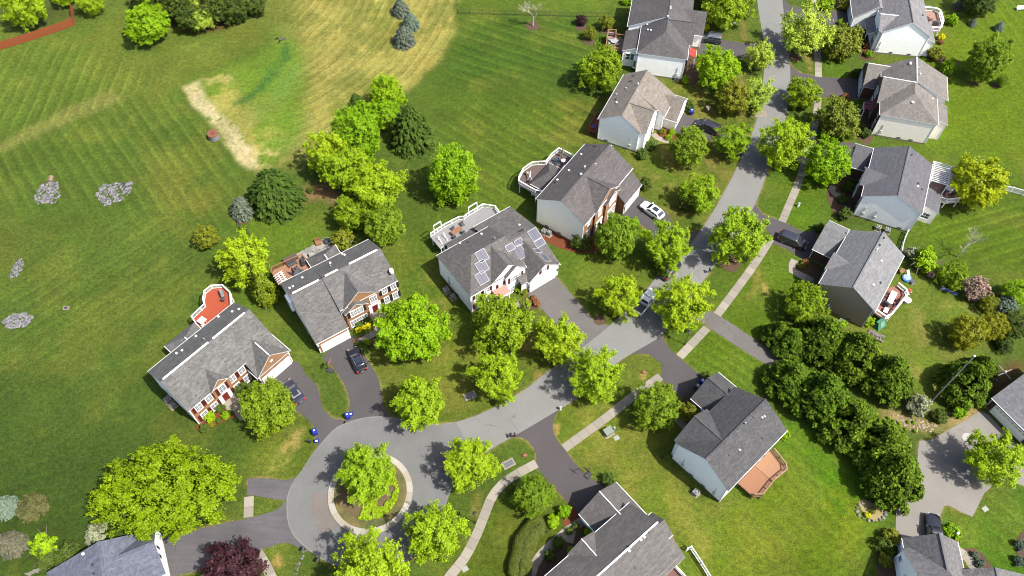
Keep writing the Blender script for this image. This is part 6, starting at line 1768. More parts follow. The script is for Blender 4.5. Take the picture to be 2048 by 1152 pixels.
# shrubs and hedges
SH = (
 ('shrub', 409, 856, 10, 'round clipped shrub at the house corner end of the red mulch bed'), ('shrubolive', 423, 848, 7, 'olive shrub next to the round clipped one in the red mulch bed'), ('shrub', 437, 841, 6, 'smallest green shrub in the middle of the red mulch bed'),
 ('shrublime', 451, 831, 9, 'lime shrub in the red mulch bed before the door steps'), ('shrub', 462, 824, 6, 'green shrub at the step end of the red mulch bed'), ('shrublime', 420, 834, 11, 'light green shrub against the brick wall under the west window'), ('shrub', 441, 816, 10, 'green shrub against the brick wall beside the door steps'),
 ('shrubdeep', 482, 778, 16, 'green shrub between the door steps and the round mid green tree'),
 ('shrubyellow', 717, 660, 7, 'bright yellow shrub nearest the garage, first of three'), ('shrubyellow', 727, 655, 6, 'bright yellow shrub, middle of three before the brick wall'), ('shrubyellow', 736, 650, 7, 'bright yellow shrub nearest the doorstep, third of three'),
 ('shrub', 718, 648, 9, 'low green shrub behind the three yellow ones'), ('shrub', 735, 640, 9, 'low green shrub behind the yellow ones, nearer the doorstep'),
 ('shrub', 722, 691, 10, 'green ball shrub beside the dark driveway, nearer the walk'), ('shrub', 731, 701, 9, 'green ball shrub beside the parked blue SUV'), ('shrublime', 735, 684, 8, 'loose shrub behind the two ball shrubs under the big bright tree'),
 ('shrubolive', 683, 478, 24, 'olive gold shrub behind the black shuttered house'),
 ('shrubred', 1057, 605, 7, 'rust coloured shrub nearest the house, first of three'), ('shrubred', 1068, 597, 7, 'rust coloured shrub, uppermost of three'), ('shrubred', 1073, 606, 8, 'rust coloured shrub nearest the mid grey driveway'),
 ('shrublime', 1037, 577, 9, 'lime shrub under the lower windows of the solar panel house'), ('shrubolive', 1047, 582, 9, 'olive shrub beside the garage wall of the solar panel house'),
 ('shrubdeep', 1163, 481, 21, 'dark round bush at the corner of the tan gable wall'), ('deep', 1377, 398, 24, 'dark green bush beside the smaller lime tree by the white car driveway'), ('shrubdeep', 1292, 367, 14, 'dark shrub at the far garage corner of the tan sided house'), ('shrublime', 1268, 447, 12, 'light green shrub at the edge of the white car driveway'),
 ('shrub', 1284, 308, 12, 'round clipped shrub below the pale grey gable'), ('shrub', 1298, 291, 10, 'clipped hedge shrub beside the round one below the pale grey gable'), ('shrub', 1378, 212, 11, 'clipped shrub at the garage corner of the tan roofed house'),
 ('shrublime', 1344, 264, 7, 'small lime shrub in the red bed by the garage wing'), ('shrublime', 1338, 274, 7, 'small lime shrub lower in the red bed'), ('shrubolive', 1324, 262, 7, 'wispy shrub in the red bed by the front door'),
 ('shrublime', 1370, 160, 8, 'lime ball shrub at the white gable corner'), ('shrubyellow', 1411, 55, 8, 'yellow green ball shrub beside the off roader'),
 ('shrublime', 1651, 7, 15, 'yellow green ball shrub at the top edge beside the driveway'), ('shrubolive', 1690, 8, 13, 'brownish shrub by the garage at the top edge'), ('shrublime', 1681, 44, 6, 'small lime shrub at the garage corner of the northmost white house'), ('shrublime', 1739, 108, 8, 'upright lime shrub at the white gable corner'), ('shrubred', 1733, 92, 7, 'red shrub before the front windows of the northmost white house'), ('shrubred', 1731, 104, 6, 'pink red shrub next to the upright lime one'), ('shrubdeep', 1722, 80, 12, 'dark shrub beneath the porch of the northmost white house'),
 ('shrubyellow', 1883, 74, 7, 'yellow flowering shrub beside the thick white railing'), ('shrubred', 1882, 84, 6, 'red flowering shrub beside the thick white railing'),
 ('shrublime', 1905, 40, 12, 'lime ball shrub on the lawn east of the northmost white house'), ('shrubolive', 1873, 106, 17, 'flat topped olive shrub in a mulch ring'),
 ('shrubdeep', 1714, 146, 11, 'dark shrub at the garage corner of the beige house'), ('shrubred', 1690, 193, 8, 'rust shrub at the end of the beige house driveway'), ('shrub', 1732, 266, 11, 'clipped shrub at the front corner of the beige house'), ('shrubdeep', 1722, 252, 9, 'dark shrub below the red porch canopy'),
 ('shrubdeep', 1698, 372, 13, 'dark shrub in the entry bed of the slate roofed house, nearest its garage'), ('shrubdeep', 1686, 398, 11, 'dark shrub lower in the entry bed of the slate roofed house'), ('shrub', 1691, 428, 14, 'round clipped grey green shrub at the grey gable corner'),
 ('shrub', 1640, 455, 11, 'round shrub above the dark minivan driveway at the garage corner'), ('shrubred', 1610, 525, 8, 'rusty shrub at the brick garage corner of the taupe house'), ('shrubolive', 1603, 530, 8, 'yellowish shrub next to the rusty one'), ('shrublime', 1685, 648, 9, 'lime shrub against the foot of the taupe gable'), ('shrublime', 1738, 642, 12, 'loose lime shrub under the corner of the terracotta deck'),
 ('shrublime', 1851, 520, 24, 'bright lime bush at the near end of the garden border'), ('midbright', 1906, 550, 30, 'big bright bush in the middle of the garden border'), ('blossom', 1824, 505, 14, 'pale flowering bush at the fence end of the garden border'), ('pink', 1862, 548, 10, 'dusky pink bush under the bright lime bush'), ('goldold', 1977, 608, 20, 'old gold low bush below the pink blossoming tree'),
 ('shrubblue', 2008, 612, 24, 'blue green bush right of the old gold low bush'), ('deep', 2030, 650, 28, 'dark bush at the right edge behind the old gold pair'), ('shrubdeep', 2012, 690, 18, 'dark shrub between the old gold pair and the right edge lawn'),
 ('shrubdeep', 1879, 832, 16, 'green bush in the rock garden beside the blossoming little tree'), ('shrublime', 1919, 824, 14, 'green bush in the gravel next to the dry stump'), ('shrublime', 1960, 806, 11, 'green bush at the corner of the arched light garage'),
 ('shrubolive', 1785, 1072, 18, 'olive topped shrub at the corner of the mottled grey gables'), ('shrubdeep', 1768, 1090, 18, 'dark shrub along the white wall at the bottom right'), ('shrubolive', 1772, 1120, 15, 'dull olive shrub lower along the white wall at the bottom right'), ('shrublime', 1780, 1102, 9, 'lime shrub under the small window at the bottom right'),
 ('shrublime', 1903, 1063, 18, 'pale mounded grassy shrub in the oval bed beside the black car'), ('shrubolive', 1909, 1083, 11, 'straw coloured ornamental grass clump in the oval bed'), ('shrubblue', 1951, 1110, 8, 'grey green shrub nearest the straw coloured clump along the curved walk'), ('shrubblue', 1961, 1126, 10, 'grey green shrub lower along the curved walk'), ('shrubolive', 1925, 1126, 8, 'yellowish shrub against the wall inside the curved walk'), ('shrubblue', 2042, 1090, 12, 'grey green shrub in the bed at the right edge, upper one'), ('shrubblue', 2040, 1122, 12, 'grey green shrub in the bed at the right edge, lower one'),
 ('shrub', 1217, 960, 14, 'clipped dome shrub at the corner of the brownish dark roof garage'), ('shrublime', 1130, 1022, 14, 'lime shrub beside the driveway end near the entry walk'), ('shrublime', 1106, 1044, 14, 'lime shrub at the head of the clipped hedge'), ('shrub', 1152, 1052, 8, 'small ball shrub in the shaded entry bed'), ('shrub', 1139, 1062, 8, 'green shrub lower in the shaded entry bed'), ('shrublime', 1178, 1062, 10, 'upright lime shrub against the eave of the garage wing'), ('shrubdeep', 1118, 1086, 14, 'dark shrub beside the stepping slabs'), ('shrubdeep', 1100, 1110, 13, 'dark shrub lower beside the stepping slabs'), ('shrublime', 1142, 1100, 8, 'small lime shrub by the front eave at the bottom'),
 ('olive', 1378, 824, 20, 'yellow olive bush between the round green tree and the garage'), ('shrubdeep', 1388, 846, 12, 'dark shrub by the front door of the near black roofed house'), ('shrub', 1412, 752, 10, 'shrub at the far garage corner of the near black roofed house'), ('shrublime', 1568, 868, 12, 'lime shrub at the far corner by the cedar deck'), ('shrub', 1330, 912, 8, 'small shrub in the shade of the blue grey gable'),
 ('shrubdeep', 130, 1108, 26, 'dark bush beside the slate blue roof'), ('shrublime', 86, 1092, 26, 'chartreuse bush over the dark bush by the slate blue roof'), ('shrubdeep', 92, 1116, 24, 'dark bush under the chartreuse one'),
 ('shrublime', 1264, 3, 8, 'green shrub nearest the cream house wall, eastern one'), ('shrublime', 1250, 3, 8, 'green shrub nearest the cream house wall, western one'), ('shrubdeep', 620, 380, 7, 'tiny shrub on the bare patch beside the wide dark conifer'),
 ('shrubyellow', 1735, 1030, 6, 'yellow green shrub inside the ring of stones'), ('shrubolive', 1745, 1022, 7, 'straw coloured shrub inside the ring of stones'),
)
for k, px, py, rx, lb in SH:
    tree(k, px, py, rx, lb, name='garden_shrub', cat='shrub', zb=0.0)
for i, (px, py) in enumerate(((1778, 836), (1788, 842), (1799, 846), (1816, 843), (1828, 845), (1800, 852), (1812, 858), (1830, 862))):
    tree('shrublime', px, py, 4, 'small green tuft in the pale gravel of the rock garden', name='garden_tuft', cat='plant', group='tufts in the rock garden', zb=0.0)

# clipped curved hedge and low hedges: leafy skin over a sweep
def hedge(pts_px, w, hgt, mat, label, n=5200, leaf=0.16, name='clipped_hedge'):
    rg = np.random.default_rng(int(pts_px[0][0]))
    pts = smooth_poly(PX(pts_px), 10, False)
    A = np.array(pts); c = A.mean(0)
    seg = np.linalg.norm(np.diff(A, axis=0), axis=1); cum = np.concatenate([[0], np.cumsum(seg)])
    s_ = rg.uniform(0, cum[-1], n); k = np.clip(np.searchsorted(cum, s_) - 1, 0, len(A) - 2)
    t = ((s_ - cum[k]) / seg[k])[:, None]; p = A[k] * (1 - t) + A[k + 1] * t
    d = (A[k + 1] - A[k]) / seg[k][:, None]; nn = np.stack([-d[:, 1], d[:, 0]], 1)
    ang = rg.uniform(-0.15, math.pi + 0.15, n)
    ex = 0.55
    cx = np.sign(np.cos(ang)) * np.abs(np.cos(ang)) ** ex * w / 2; cz = np.abs(np.sin(ang)) ** ex * hgt * np.sign(np.sin(ang))
    ends = np.minimum(1, np.minimum(s_, cum[-1] - s_) / 0.8) ** 0.5
    wob = 1 + 0.07 * np.sin(s_ * 1.9) + 0.05 * rg.normal(size=n)
    pos = np.concatenate([p - c + nn * (cx * ends * wob)[:, None], np.maximum(0.05, cz * (0.6 + 0.4 * ends) * wob)[:, None]], 1)
    nrm = np.concatenate([nn * np.cos(ang)[:, None], np.sin(ang)[:, None] + 0.3], 1) + rg.normal(size=(n, 3)) * 0.45
    me = leaf_mesh('foliage', pos, nrm, leaf * rg.uniform(0.7, 1.3, n), rg.uniform(0, 1, n), mat, 3)
    root = empty(name, (c[0], c[1], 0), 0, label, 'hedge')
    link('foliage', me, root)
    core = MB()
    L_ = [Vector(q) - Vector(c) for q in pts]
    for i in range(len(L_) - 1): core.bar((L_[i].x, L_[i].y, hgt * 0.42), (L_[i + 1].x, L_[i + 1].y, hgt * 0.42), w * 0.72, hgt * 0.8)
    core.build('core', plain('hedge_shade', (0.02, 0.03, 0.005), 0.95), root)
hedge([(1090, 1052), (1070, 1060), (1052, 1085), (1042, 1120), (1036, 1165)], 2.9, 1.5, leafmat('hedge_leaf', (0.022, 0.036, 0.003), (0.080, 0.095, 0.008), 0.25), 'curved clipped hedge beside the stepping slabs at the bottom', 26000, 0.12)
hedge([(1298, 303), (1310, 286)], 1.2, 0.8, L_BOX, 'short clipped hedge along the front walk below the pale grey gable', 1600, 0.14)

# ground cover on the island: perennials, as a loose mass
rg = np.random.default_rng(9)
n = 5200
a = rg.uniform(-1.9, 1.25, n); r = rg.uniform(2.3, 4.0, n) * np.where(rg.random(n) < 0.8, 1, 0.6)
clump = vnoise(np.cos(a) * r * 1.0, np.sin(a) * r, 1.2, 5) > 0.36
pos = np.stack([IC[0] + r * np.cos(a), IC[1] + r * np.sin(a), 0.2 + rg.uniform(0, 0.35, n)], 1)[clump]
o = link('ground_cover', leaf_mesh('ground_cover', pos, rg.normal(size=(len(pos), 3)) * 0.5 + [0, 0, 1], 0.2 * rg.uniform(0.7, 1.3, len(pos)), rg.uniform(0, 1, len(pos)), L_LIME, 4))
setp(o, kind='stuff')

PALEBARK = plain('pale_bark', (0.22, 0.20, 0.155), 0.9, var=0.2)
# leafless trees
for px, py, H, mt, lb in ((1066, 52, 8.5, PALEBARK, 'leafless pale tree in a mulch ring near the black fence'), (1915, 514, 7.0, PALEBARK, 'leafless thin tree on the striped lawn east of the slate roofed house')):
    x, y = P(px, py)
    t = empty('bare_tree', (x, y, 0), 0.7, lb, 'tree')
    link('branches', twig_tree(int(px), H, mt, 5), t)
# ---------------------------------------------------------------- vehicles
CARGLASS = plain('car_glass', (0.012, 0.014, 0.018), 0.06, spec=0.9, var=0.02)
def paint_(name, c): return plain(name, c, 0.28, 0.25 if sum(c) < 1.2 else 0.0, var=0.02, spec=0.6, coat=0.8)

def wheel(root, x, y, r=0.36, w=0.23):
    def ty():
        b = MB(); n = 18
        prof = [(r * 0.62, -w / 2), (r * 0.94, -w / 2), (r, -w * 0.36), (r, w * 0.36), (r * 0.94, w / 2), (r * 0.62, w / 2)]
        vs = [(p * math.cos(2 * math.pi * i / n), q, p * math.sin(2 * math.pi * i / n)) for i in range(n) for p, q in prof]
        k = len(prof)
        b.mesh(vs, [(i * k + j, i * k + j + 1, ((i + 1) % n) * k + j + 1, ((i + 1) % n) * k + j) for i in range(n) for j in range(k - 1)])
        return b.data('tyre', TYRE, smooth=True)
    def rm():
        b = MB(); b.tube((0, -w * 0.42, 0), (0, w * 0.42, 0), r * 0.22, r * 0.22, 10)
        for i in range(5):
            a = 2 * math.pi * i / 5
            for s_ in (-1, 1): b.bar((0, s_ * w * 0.4, 0), (r * 0.64 * math.cos(a), s_ * w * 0.4, r * 0.64 * math.sin(a)), r * 0.2, 0.03)
        b.tube((0, -w * 0.3, 0), (0, w * 0.3, 0), r * 0.63, r * 0.63, 18)
        return b.data('rim', RIM)
    o = empty('wheel', (x, y, r)); o.parent = root
    link('tyre', cached(('tyre', r), ty), o); link('rim', cached(('rim', r), rm), o)

def loft(secs, name, mat, parent, smooth=True):
    b = MB(); k = len(secs[0])
    b.v = [p for s_ in secs for p in s_]
    for i in range(len(secs) - 1):
        for j in range(k): b.f.append((i * k + j, i * k + (j + 1) % k, (i + 1) * k + (j + 1) % k, (i + 1) * k + j)); b.m.append(0)
    b.f.append(tuple(range(k))); b.m.append(0)
    b.f.append(tuple(range((len(secs) - 1) * k, len(secs) * k))); b.m.append(0)
    me = b.data(name, mat, fix=True)
    if smooth:
        me.polygons.foreach_set('use_smooth', [True] * len(me.polygons))
        try: me.set_sharp_from_angle(angle=math.radians(38))
        except Exception: pass
    return link(name, me, parent)

def car(kind, px_f, px_r, label, col, roofcol=None, L=None, rails=False, sunroof=False):
    W, H, Ln, hood, belt, z0 = dict(suv=(1.86, 1.68, 4.65, 1.02, 1.06, 0.24), cross=(1.86, 1.58, 4.7, 0.98, 1.02, 0.22), sedan=(1.80, 1.45, 4.65, 0.88, 0.92, 0.18), van=(1.98, 1.76, 5.1, 0.98, 1.06, 0.2), boxy=(1.90, 1.84, 4.75, 1.12, 1.18, 0.28), pickup=(1.98, 1.86, 5.6, 1.12, 1.18, 0.3))[kind]
    L = L or Ln
    f = Vector(P(*px_f, 0.7)); r = Vector(P(*px_r, 0.7)); c = (f + r) / 2; d = f - r
    root = empty('pickup_truck' if kind == 'pickup' else 'parked_car', (c.x, c.y, 0.046), math.atan2(d.y, d.x), label, 'pickup' if kind == 'pickup' else 'car', 'cars and trucks parked on the street and driveways')
    mat = paint_('paint_' + label.split()[0] + str(int(px_f[0])), col)
    hw = W / 2
    def sec(x, w, zb, zt, crn=0.10):
        return [(x, -w * 0.94, zb), (x, -w, zb + 0.16), (x, -w, zt - 0.16), (x, -w * 0.93, zt - 0.03), (x, -w * 0.6, zt + 0.02), (x, 0, zt + 0.04), (x, w * 0.6, zt + 0.02), (x, w * 0.93, zt - 0.03), (x, w, zt - 0.16), (x, w, zb + 0.16), (x, w * 0.94, zb)]
    h = L / 2
    bedz = 0.0
    wb = dict(suv=0.95, cross=1.0, sedan=0.85, van=1.55, boxy=0.95, pickup=0.85)[kind]    # windscreen base
    rear = dict(suv=-h + 0.22, cross=-h + 0.2, sedan=-h + 0.95, van=-h + 0.15, boxy=-h + 0.12, pickup=-0.75)[kind]
    tail = belt if kind != 'sedan' else 0.98
    st = [(-h, 0.80 * hw, 0.42, tail - 0.18), (-h + 0.06, 0.90 * hw, 0.34, tail - 0.08), (-h + 0.3, 0.975 * hw, z0, tail), (rear + 0.5, hw, z0, belt), (0, hw, z0, belt), (wb, hw, z0, belt - 0.02), (wb + 0.15, 0.99 * hw, z0, hood + 0.01), (h - 0.55, 0.95 * hw, z0, hood - 0.07), (h - 0.16, 0.86 * hw, z0 + 0.06, hood - 0.20), (h - 0.03, 0.74 * hw, 0.34, hood - 0.32), (h, 0.66 * hw, 0.42, hood - 0.42)]
    st.sort(key=lambda s_: s_[0])
    if kind == 'pickup':
        st = [s_ for s_ in st if s_[0] > -0.6]
        st = [(-0.72, hw, z0, belt)] + st
    body = loft([sec(*s_) for s_ in st], 'body', mat, root)
    if kind == 'pickup':
        b = MB(); zt = 1.16
        b.box(-h, -hw * 0.97, 0.42, -0.72, hw * 0.97, 0.62)
        for s_ in (-1, 1): b.box(-h, s_ * hw * 0.97 - (0.09 if s_ > 0 else 0), 0.62, -0.72, s_ * hw * 0.97 + (0.09 if s_ < 0 else 0), zt)
        b.box(-0.80, -hw * 0.88, 0.62, -0.72, hw * 0.88, zt)
        b.build('cargo_bed', mat, root)
        b = MB(); b.box(-h - 0.02, -hw * 0.88, 0.5, -h + 0.07, hw * 0.88, zt - 0.02); b.build('tailgate', mat, root)
        b = MB(); b.box(-h + 0.07, -hw * 0.87, 0.625, -0.81, hw * 0.87, 0.64)
        for k in range(7): b.box(-h + 0.1, -hw * 0.8 + k * hw * 0.265 - 0.03, 0.64, -0.85, -hw * 0.8 + k * hw * 0.265 + 0.03, 0.66)
        b.build('bed_floor', DARK, root)
    # greenhouse
    slope_f = dict(suv=0.75, cross=0.85, sedan=0.85, van=0.95, boxy=0.5, pickup=0.65)[kind]
    slope_r = dict(suv=0.38, cross=0.62, sedan=0.75, van=0.28, boxy=0.14, pickup=0.22)[kind]
    tw = 0.80 if kind != 'boxy' else 0.86
    rz = H; bz = belt + 0.0
    xr0, xr1 = rear + slope_r, wb - slope_f
    def gsec(t, inset=0.0):
        """cross-section of the cabin at height fraction t: x range and half width"""
        return (rear + slope_r * t, wb - slope_f * t, hw * (0.93 + (tw - 0.93) * t))
    vs, fs = [], []
    b = MB()
    levels = [(0.0, bz - 0.03), (0.86, bz + (rz - bz) * 0.86), (0.96, bz + (rz - bz) * 0.965), (0.99, rz)]
    ins = [0, 0, 0.05, 0.16]
    rings = []
    for (t, z), q in zip(levels, ins):
        x0, x1, w = gsec(t)
        x0 += q * 1.2; x1 -= q * 1.2; w -= q
        cr = 0.12
        rings.append([(x0, -w + cr, z), (x0 + cr, -w, z), (x1 - cr, -w, z), (x1, -w + cr, z), (x1, w - cr, z), (x1 - cr, w, z), (x0 + cr, w, z), (x0, w - cr, z)])
    loft(rings, 'cabin', paint_('roofpaint_' + label.split()[0] + str(int(px_f[0])), roofcol) if roofcol else mat, root)
    # glazing, set just proud of the cabin shell
    def quad(name, pts, n, mt=CARGLASS, th=0.012):
        n = Vector(n).normalized() * th
        m = MB(); a = [Vector(p) + n for p in pts]
        m.face(a)
        for i in range(len(a)): m.face([Vector(pts[i]) - n, Vector(pts[(i + 1) % len(a)]) - n, a[(i + 1) % len(a)], a[i]])
        m.build(name, mt, root, fix=True)
    zt = lambda t: bz + (rz - bz) * t
    for nm, s_ in (('windscreen', 1), ('rear_window', -1)):
        lo, hi = (0.08, 0.84)
        if nm == 'rear_window' and kind == 'pickup': lo = 0.15
        xa = gsec(lo)[1 if s_ > 0 else 0]; xb = gsec(hi)[1 if s_ > 0 else 0]
        wa, wbb = gsec(lo)[2] - 0.14, gsec(hi)[2] - 0.14
        pts = [(xa, -wa, zt(lo)), (xa, wa, zt(lo)), (xb, wbb, zt(hi)), (xb, -wbb, zt(hi))]
        quad(nm, pts if s_ > 0 else pts[::-1], (s_ * (rz - bz), 0, (slope_f if s_ > 0 else slope_r)), th=0.015)
    x0, x1, _ = gsec(0.12); x2, x3, _ = gsec(0.80)
    nwin = 2 if kind in ('sedan', 'pickup') else 3
    fr = [0.0, 0.48, 1.0] if nwin == 2 else [0.0, 0.27, 0.62, 1.0]
    for s_ in (-1, 1):
        for i in range(nwin):
            A, B = fr[i], fr[i + 1]
            pa = [(x0 + 0.14 + (x1 - x0 - 0.28) * A + 0.03, zt(0.12), 0.12), (x0 + 0.14 + (x1 - x0 - 0.28) * B - 0.03, zt(0.12), 0.12), (x2 + 0.12 + (x3 - x2 - 0.24) * B - 0.03, zt(0.80), 0.80), (x2 + 0.12 + (x3 - x2 - 0.24) * A + 0.03, zt(0.80), 0.80)]
            pts = [(x, s_ * gsec(t)[2], z) for x, z, t in pa]
            quad('side_window', pts if s_ < 0 else pts[::-1], (0, s_, 0.2))
    for s_ in (-1, 1):
        m = MB(); m.box(wb - 0.35, s_ * (hw + 0.02) - 0.02, bz + 0.0, wb - 0.15, s_ * (hw + 0.2), bz + 0.16) if s_ > 0 else m.box(wb - 0.35, -(hw + 0.2), bz, wb - 0.15, -hw + 0.0, bz + 0.16)
        m.build('mirror', mat, root)
        m = MB(); m.box(h - 0.30, s_ * hw * 0.66 - 0.17, hood - 0.34, h - 0.07, s_ * hw * 0.66 + 0.17, hood - 0.19); m.build('headlight', LENS, root)
        tl = 0.35 if kind in ('sedan',) else 0.45
        m = MB(); m.box(-h - 0.015, s_ * hw * 0.82 - 0.11, tail - 0.16 - tl * 0.5, -h + 0.16, s_ * hw * 0.82 + 0.13, tail - 0.08); m.build('tail_light', REDL, root)
        for xx in (h - 0.92, -h + 0.95):
            wheel(root, xx, s_ * (hw - 0.10))
            a = MB(); n = 14
            a.mesh([(xx + 0.43 * math.cos(math.pi * i / n), s_ * (hw + 0.004), 0.36 + 0.43 * math.sin(math.pi * i / n)) for i in range(n + 1)] + [(xx - 0.43, s_ * (hw + 0.004), 0.2), (xx + 0.43, s_ * (hw + 0.004), 0.2)], [tuple(range(n + 3)) if s_ > 0 else tuple(range(n + 2, -1, -1))])
            a.build('wheel_arch', BLACK, root)
    m = MB(); m.box(h - 0.08, -hw * 0.4, 0.45, h + 0.012, hw * 0.4, hood - 0.36); m.build('grille', BLACK, root)
    m = MB(); m.box(-h - 0.03, -0.26, 0.62, -h + 0.05, 0.26, 0.74); m.build('number_plate', LENS, root)
    m = MB(); m.box(-h - 0.03, -hw * 0.75, 0.34, -h + 0.1, hw * 0.75, 0.52); m.build('bumper', DARK if kind != 'sedan' else mat, root)
    m = MB(); m.box(xr0 + 0.2, -0.01, rz + 0.002, xr0 + 0.24, 0.01, rz + 0.16); m.build('aerial', BLACK, root)
    if rails:
        for s_ in (-1, 1):
            m = MB(); m.bar((xr0 + 0.25, s_ * (hw * tw - 0.12), rz + 0.06), (xr1 - 0.2, s_ * (hw * tw - 0.12), rz + 0.06), 0.05, 0.06); m.build('roof_rail', RIM, root)
    if sunroof:
        m = MB(); m.box(xr1 - 1.35, -0.45, rz - 0.02, xr1 - 0.3, 0.45, rz + 0.012); m.build('sunroof', CARGLASS, root)
    return root

z_ = zoom((560, 660), 4.096)
car('suv', z_(595, 160), z_(672, 325), 'dark navy SUV with roof rails and sunroof on the driveway of the black shuttered house', S(34, 38, 58), rails=True, sunroof=True)
car('sedan', z_(52, 425), z_(165, 578), 'slate blue sedan on the driveway beside the round mid green tree', S(74, 80, 104), sunroof=True)
z_ = zoom((1024, 384), 3.0)
car('cross', z_(788, 72), z_(893, 148), 'white crossover with a black sunroof on the driveway of the tan sided house', (0.5, 0.5, 0.505), sunroof=True)
z_ = zoom((1240, 0), 6.827)
car('boxy', z_(1105, 508), z_(1362, 545), 'boxy grey off roader with a pale roof on the driveway at the top', S(84, 88, 96), roofcol=S(150, 160, 180), rails=True)
z_ = zoom((1380, 200), 4.8)
car('van', z_(105, 225), z_(238, 285), 'dark minivan half hidden by the olive oval tree on a driveway', S(70, 68, 80))
z_ = zoom((1240, 400), 3.84)
car('van', z_(1425, 348), z_(1232, 272), 'dark grey minivan on the driveway of the taupe house', S(72, 72, 86))
car('suv', z_(440, 478), z_(340, 588), 'dark SUV with a silver roof parked at the kerb under a lime tree', S(40, 40, 44), roofcol=S(140, 142, 146), rails=True)
car('pickup', z_(252, 708), z_(140, 850), 'white pickup truck parked at the kerb under two lime trees', (0.5, 0.5, 0.505))
z_ = zoom((1760, 1020), 7.111)
car('pickup', z_(756, 185), z_(770, 470), 'black pickup partly tucked behind the mottled grey garage roof', S(36, 38, 46))

# ---------------------------------------------------------------- street furniture and yard things
def thing(name, px, py, label, cat, group=None, rz=0.0, z=0.0):
    x, y = P(px, py, z)
    return empty(name, (x, y, z), rz, label, cat, group)
def part(name, mat, root, fn, **kw):
    b = MB(); fn(b); return b.build(name, mat, root, **kw)

for px, py, lb in ((1370, 689, 'black lamp post at the foot of the lime tree by the crossing driveway'), (951, 1046, 'black lamp post beside the curving sidewalk')):
    t = thing('street_lamp', px, py, lb, 'street lamp', 'lamp posts along the sidewalk')
    part('base', BLACK, t, lambda b: b.tube((0, 0, 0), (0, 0, 0.6), 0.14, 0.09, 10))
    part('pole', BLACK, t, lambda b: b.tube((0, 0, 0.6), (0, 0, 3.7), 0.06, 0.05, 8))
    part('lantern', plain('lantern_glass', (0.25, 0.26, 0.27), 0.2), t, lambda b: b.tube((0, 0, 3.7), (0, 0, 4.15), 0.13, 0.22, 8))
    part('lamp_cap', BLACK, t, lambda b: (b.tube((0, 0, 4.15), (0, 0, 4.38), 0.30, 0.04, 8)))

def bin_(px, py, lb, rz=0.0, big=True, mat=BLUE, grp='blue recycling bins'):
    t = thing('wheelie_bin' if big else 'recycling_box', px, py, lb, 'bin', grp, rz, 0.03)
    if big:
        part('body', mat, t, lambda b: b.mesh([(-.24, -.27, .08), (.24, -.27, .08), (.24, .27, .08), (-.24, .27, .08), (-.33, -.36, 1.02), (.33, -.36, 1.02), (.33, .36, 1.02), (-.33, .36, 1.02)], [(3, 2, 1, 0), (4, 5, 6, 7), (0, 1, 5, 4), (1, 2, 6, 5), (2, 3, 7, 6), (3, 0, 4, 7)]))
        part('lid', mat, t, lambda b: b.mesh([(-.36, -.40, 1.03), (.36, -.40, 1.03), (.36, .44, 1.06), (-.36, .44, 1.06), (-.3, -.32, 1.13), (.3, -.32, 1.13), (.3, .38, 1.17), (-.3, .38, 1.17)], [(3, 2, 1, 0), (4, 5, 6, 7), (0, 1, 5, 4), (1, 2, 6, 5), (2, 3, 7, 6), (3, 0, 4, 7)]))
        part('handle', mat, t, lambda b: b.bar((-.28, .46, 1.0), (.28, .46, 1.0), .04, .04))
        for s_ in (-1, 1): part('wheel', TYRE, t, lambda b: b.tube((s_ * .26, .3, .11), (s_ * .32, .3, .11), .11, .11, 10))
        part('sticker', WHITE, t, lambda b: b.box(-.12, .0, 1.168, .12, .2, 1.172))
    else:
        part('body', mat, t, lambda b: (b.box(-.3, -.22, 0, .3, .22, .04), b.box(-.3, -.22, .04, -.27, .22, .36), b.box(.27, -.22, .04, .3, .22, .36), b.box(-.27, -.22, .04, .27, -.19, .36), b.box(-.27, .19, .04, .27, .22, .36)))
        part('contents', WHITE, t, lambda b: b.box(-.2, -.12, .05, .16, .1, .30))
        part('rim', mat, t, lambda b: (b.box(-.34, -.26, .34, -.3, .26, .4), b.box(.3, -.26, .34, .34, .26, .4)))
bin_(697, 836, 'big blue wheelie bin between the two dark driveways', 0.6)
bin_(702.5, 829, 'small blue box beside the bin between the two dark driveways', 0.4, False)
bin_(631.5, 868, 'big blue wheelie bin at the foot of the driveway with the slate sedan', 0.5)
bin_(634, 883, 'small blue box below the bin near the slate sedan driveway', 0.3, False)
bin_(1382, 229, 'blue bin at the garage corner of the tan roofed house', 0.2)
bin_(1584, 52, 'blue bin seen through the pale yellow green tree', 0.2)
bin_(1404, 768, 'blue bin in the shade beside the near black roofed garage', 0.7)
bin_(1394, 778, 'black bin in the shade beside the near black roofed garage', 0.7, True, DARK, None)

def mailbox(px, py, lb, rz=0.0, mat=BLACK, brickp=False):
    t = thing('mailbox', px, py, lb, 'mailbox', 'roadside mailboxes', rz)
    if brickp:
        part('pillar', BRICK_R, t, lambda b: b.box(-.3, -.3, 0, .3, .3, 1.2)); part('cap', CONC, t, lambda b: b.box(-.38, -.38, 1.2, .38, .38, 1.3))
        part('box', WHITE, t, lambda b: b.box(-.12, -.45, 0.85, .12, -.3, 1.05))
    else:
        part('post', mat, t, lambda b: (b.box(-.07, -.07, 0, .07, .07, 1.05), b.box(-.05, -.4, .82, .05, .1, .92)))
        part('box', mat, t, lambda b: (b.box(-.13, -.5, 1.05, .13, .12, 1.2), b.tube((0, -.5, 1.2), (0, .12, 1.2), .13, .13, 10)))
        part('flag', REDL, t, lambda b: b.box(.135, -.3, 1.15, .155, -.26, 1.4))
mailbox(1022, 874, 'black mailbox beside the plum dark driveway mouth, western of two', 0.3); mailbox(1029, 873, 'black mailbox beside the plum dark driveway mouth, eastern of two', 0.3)
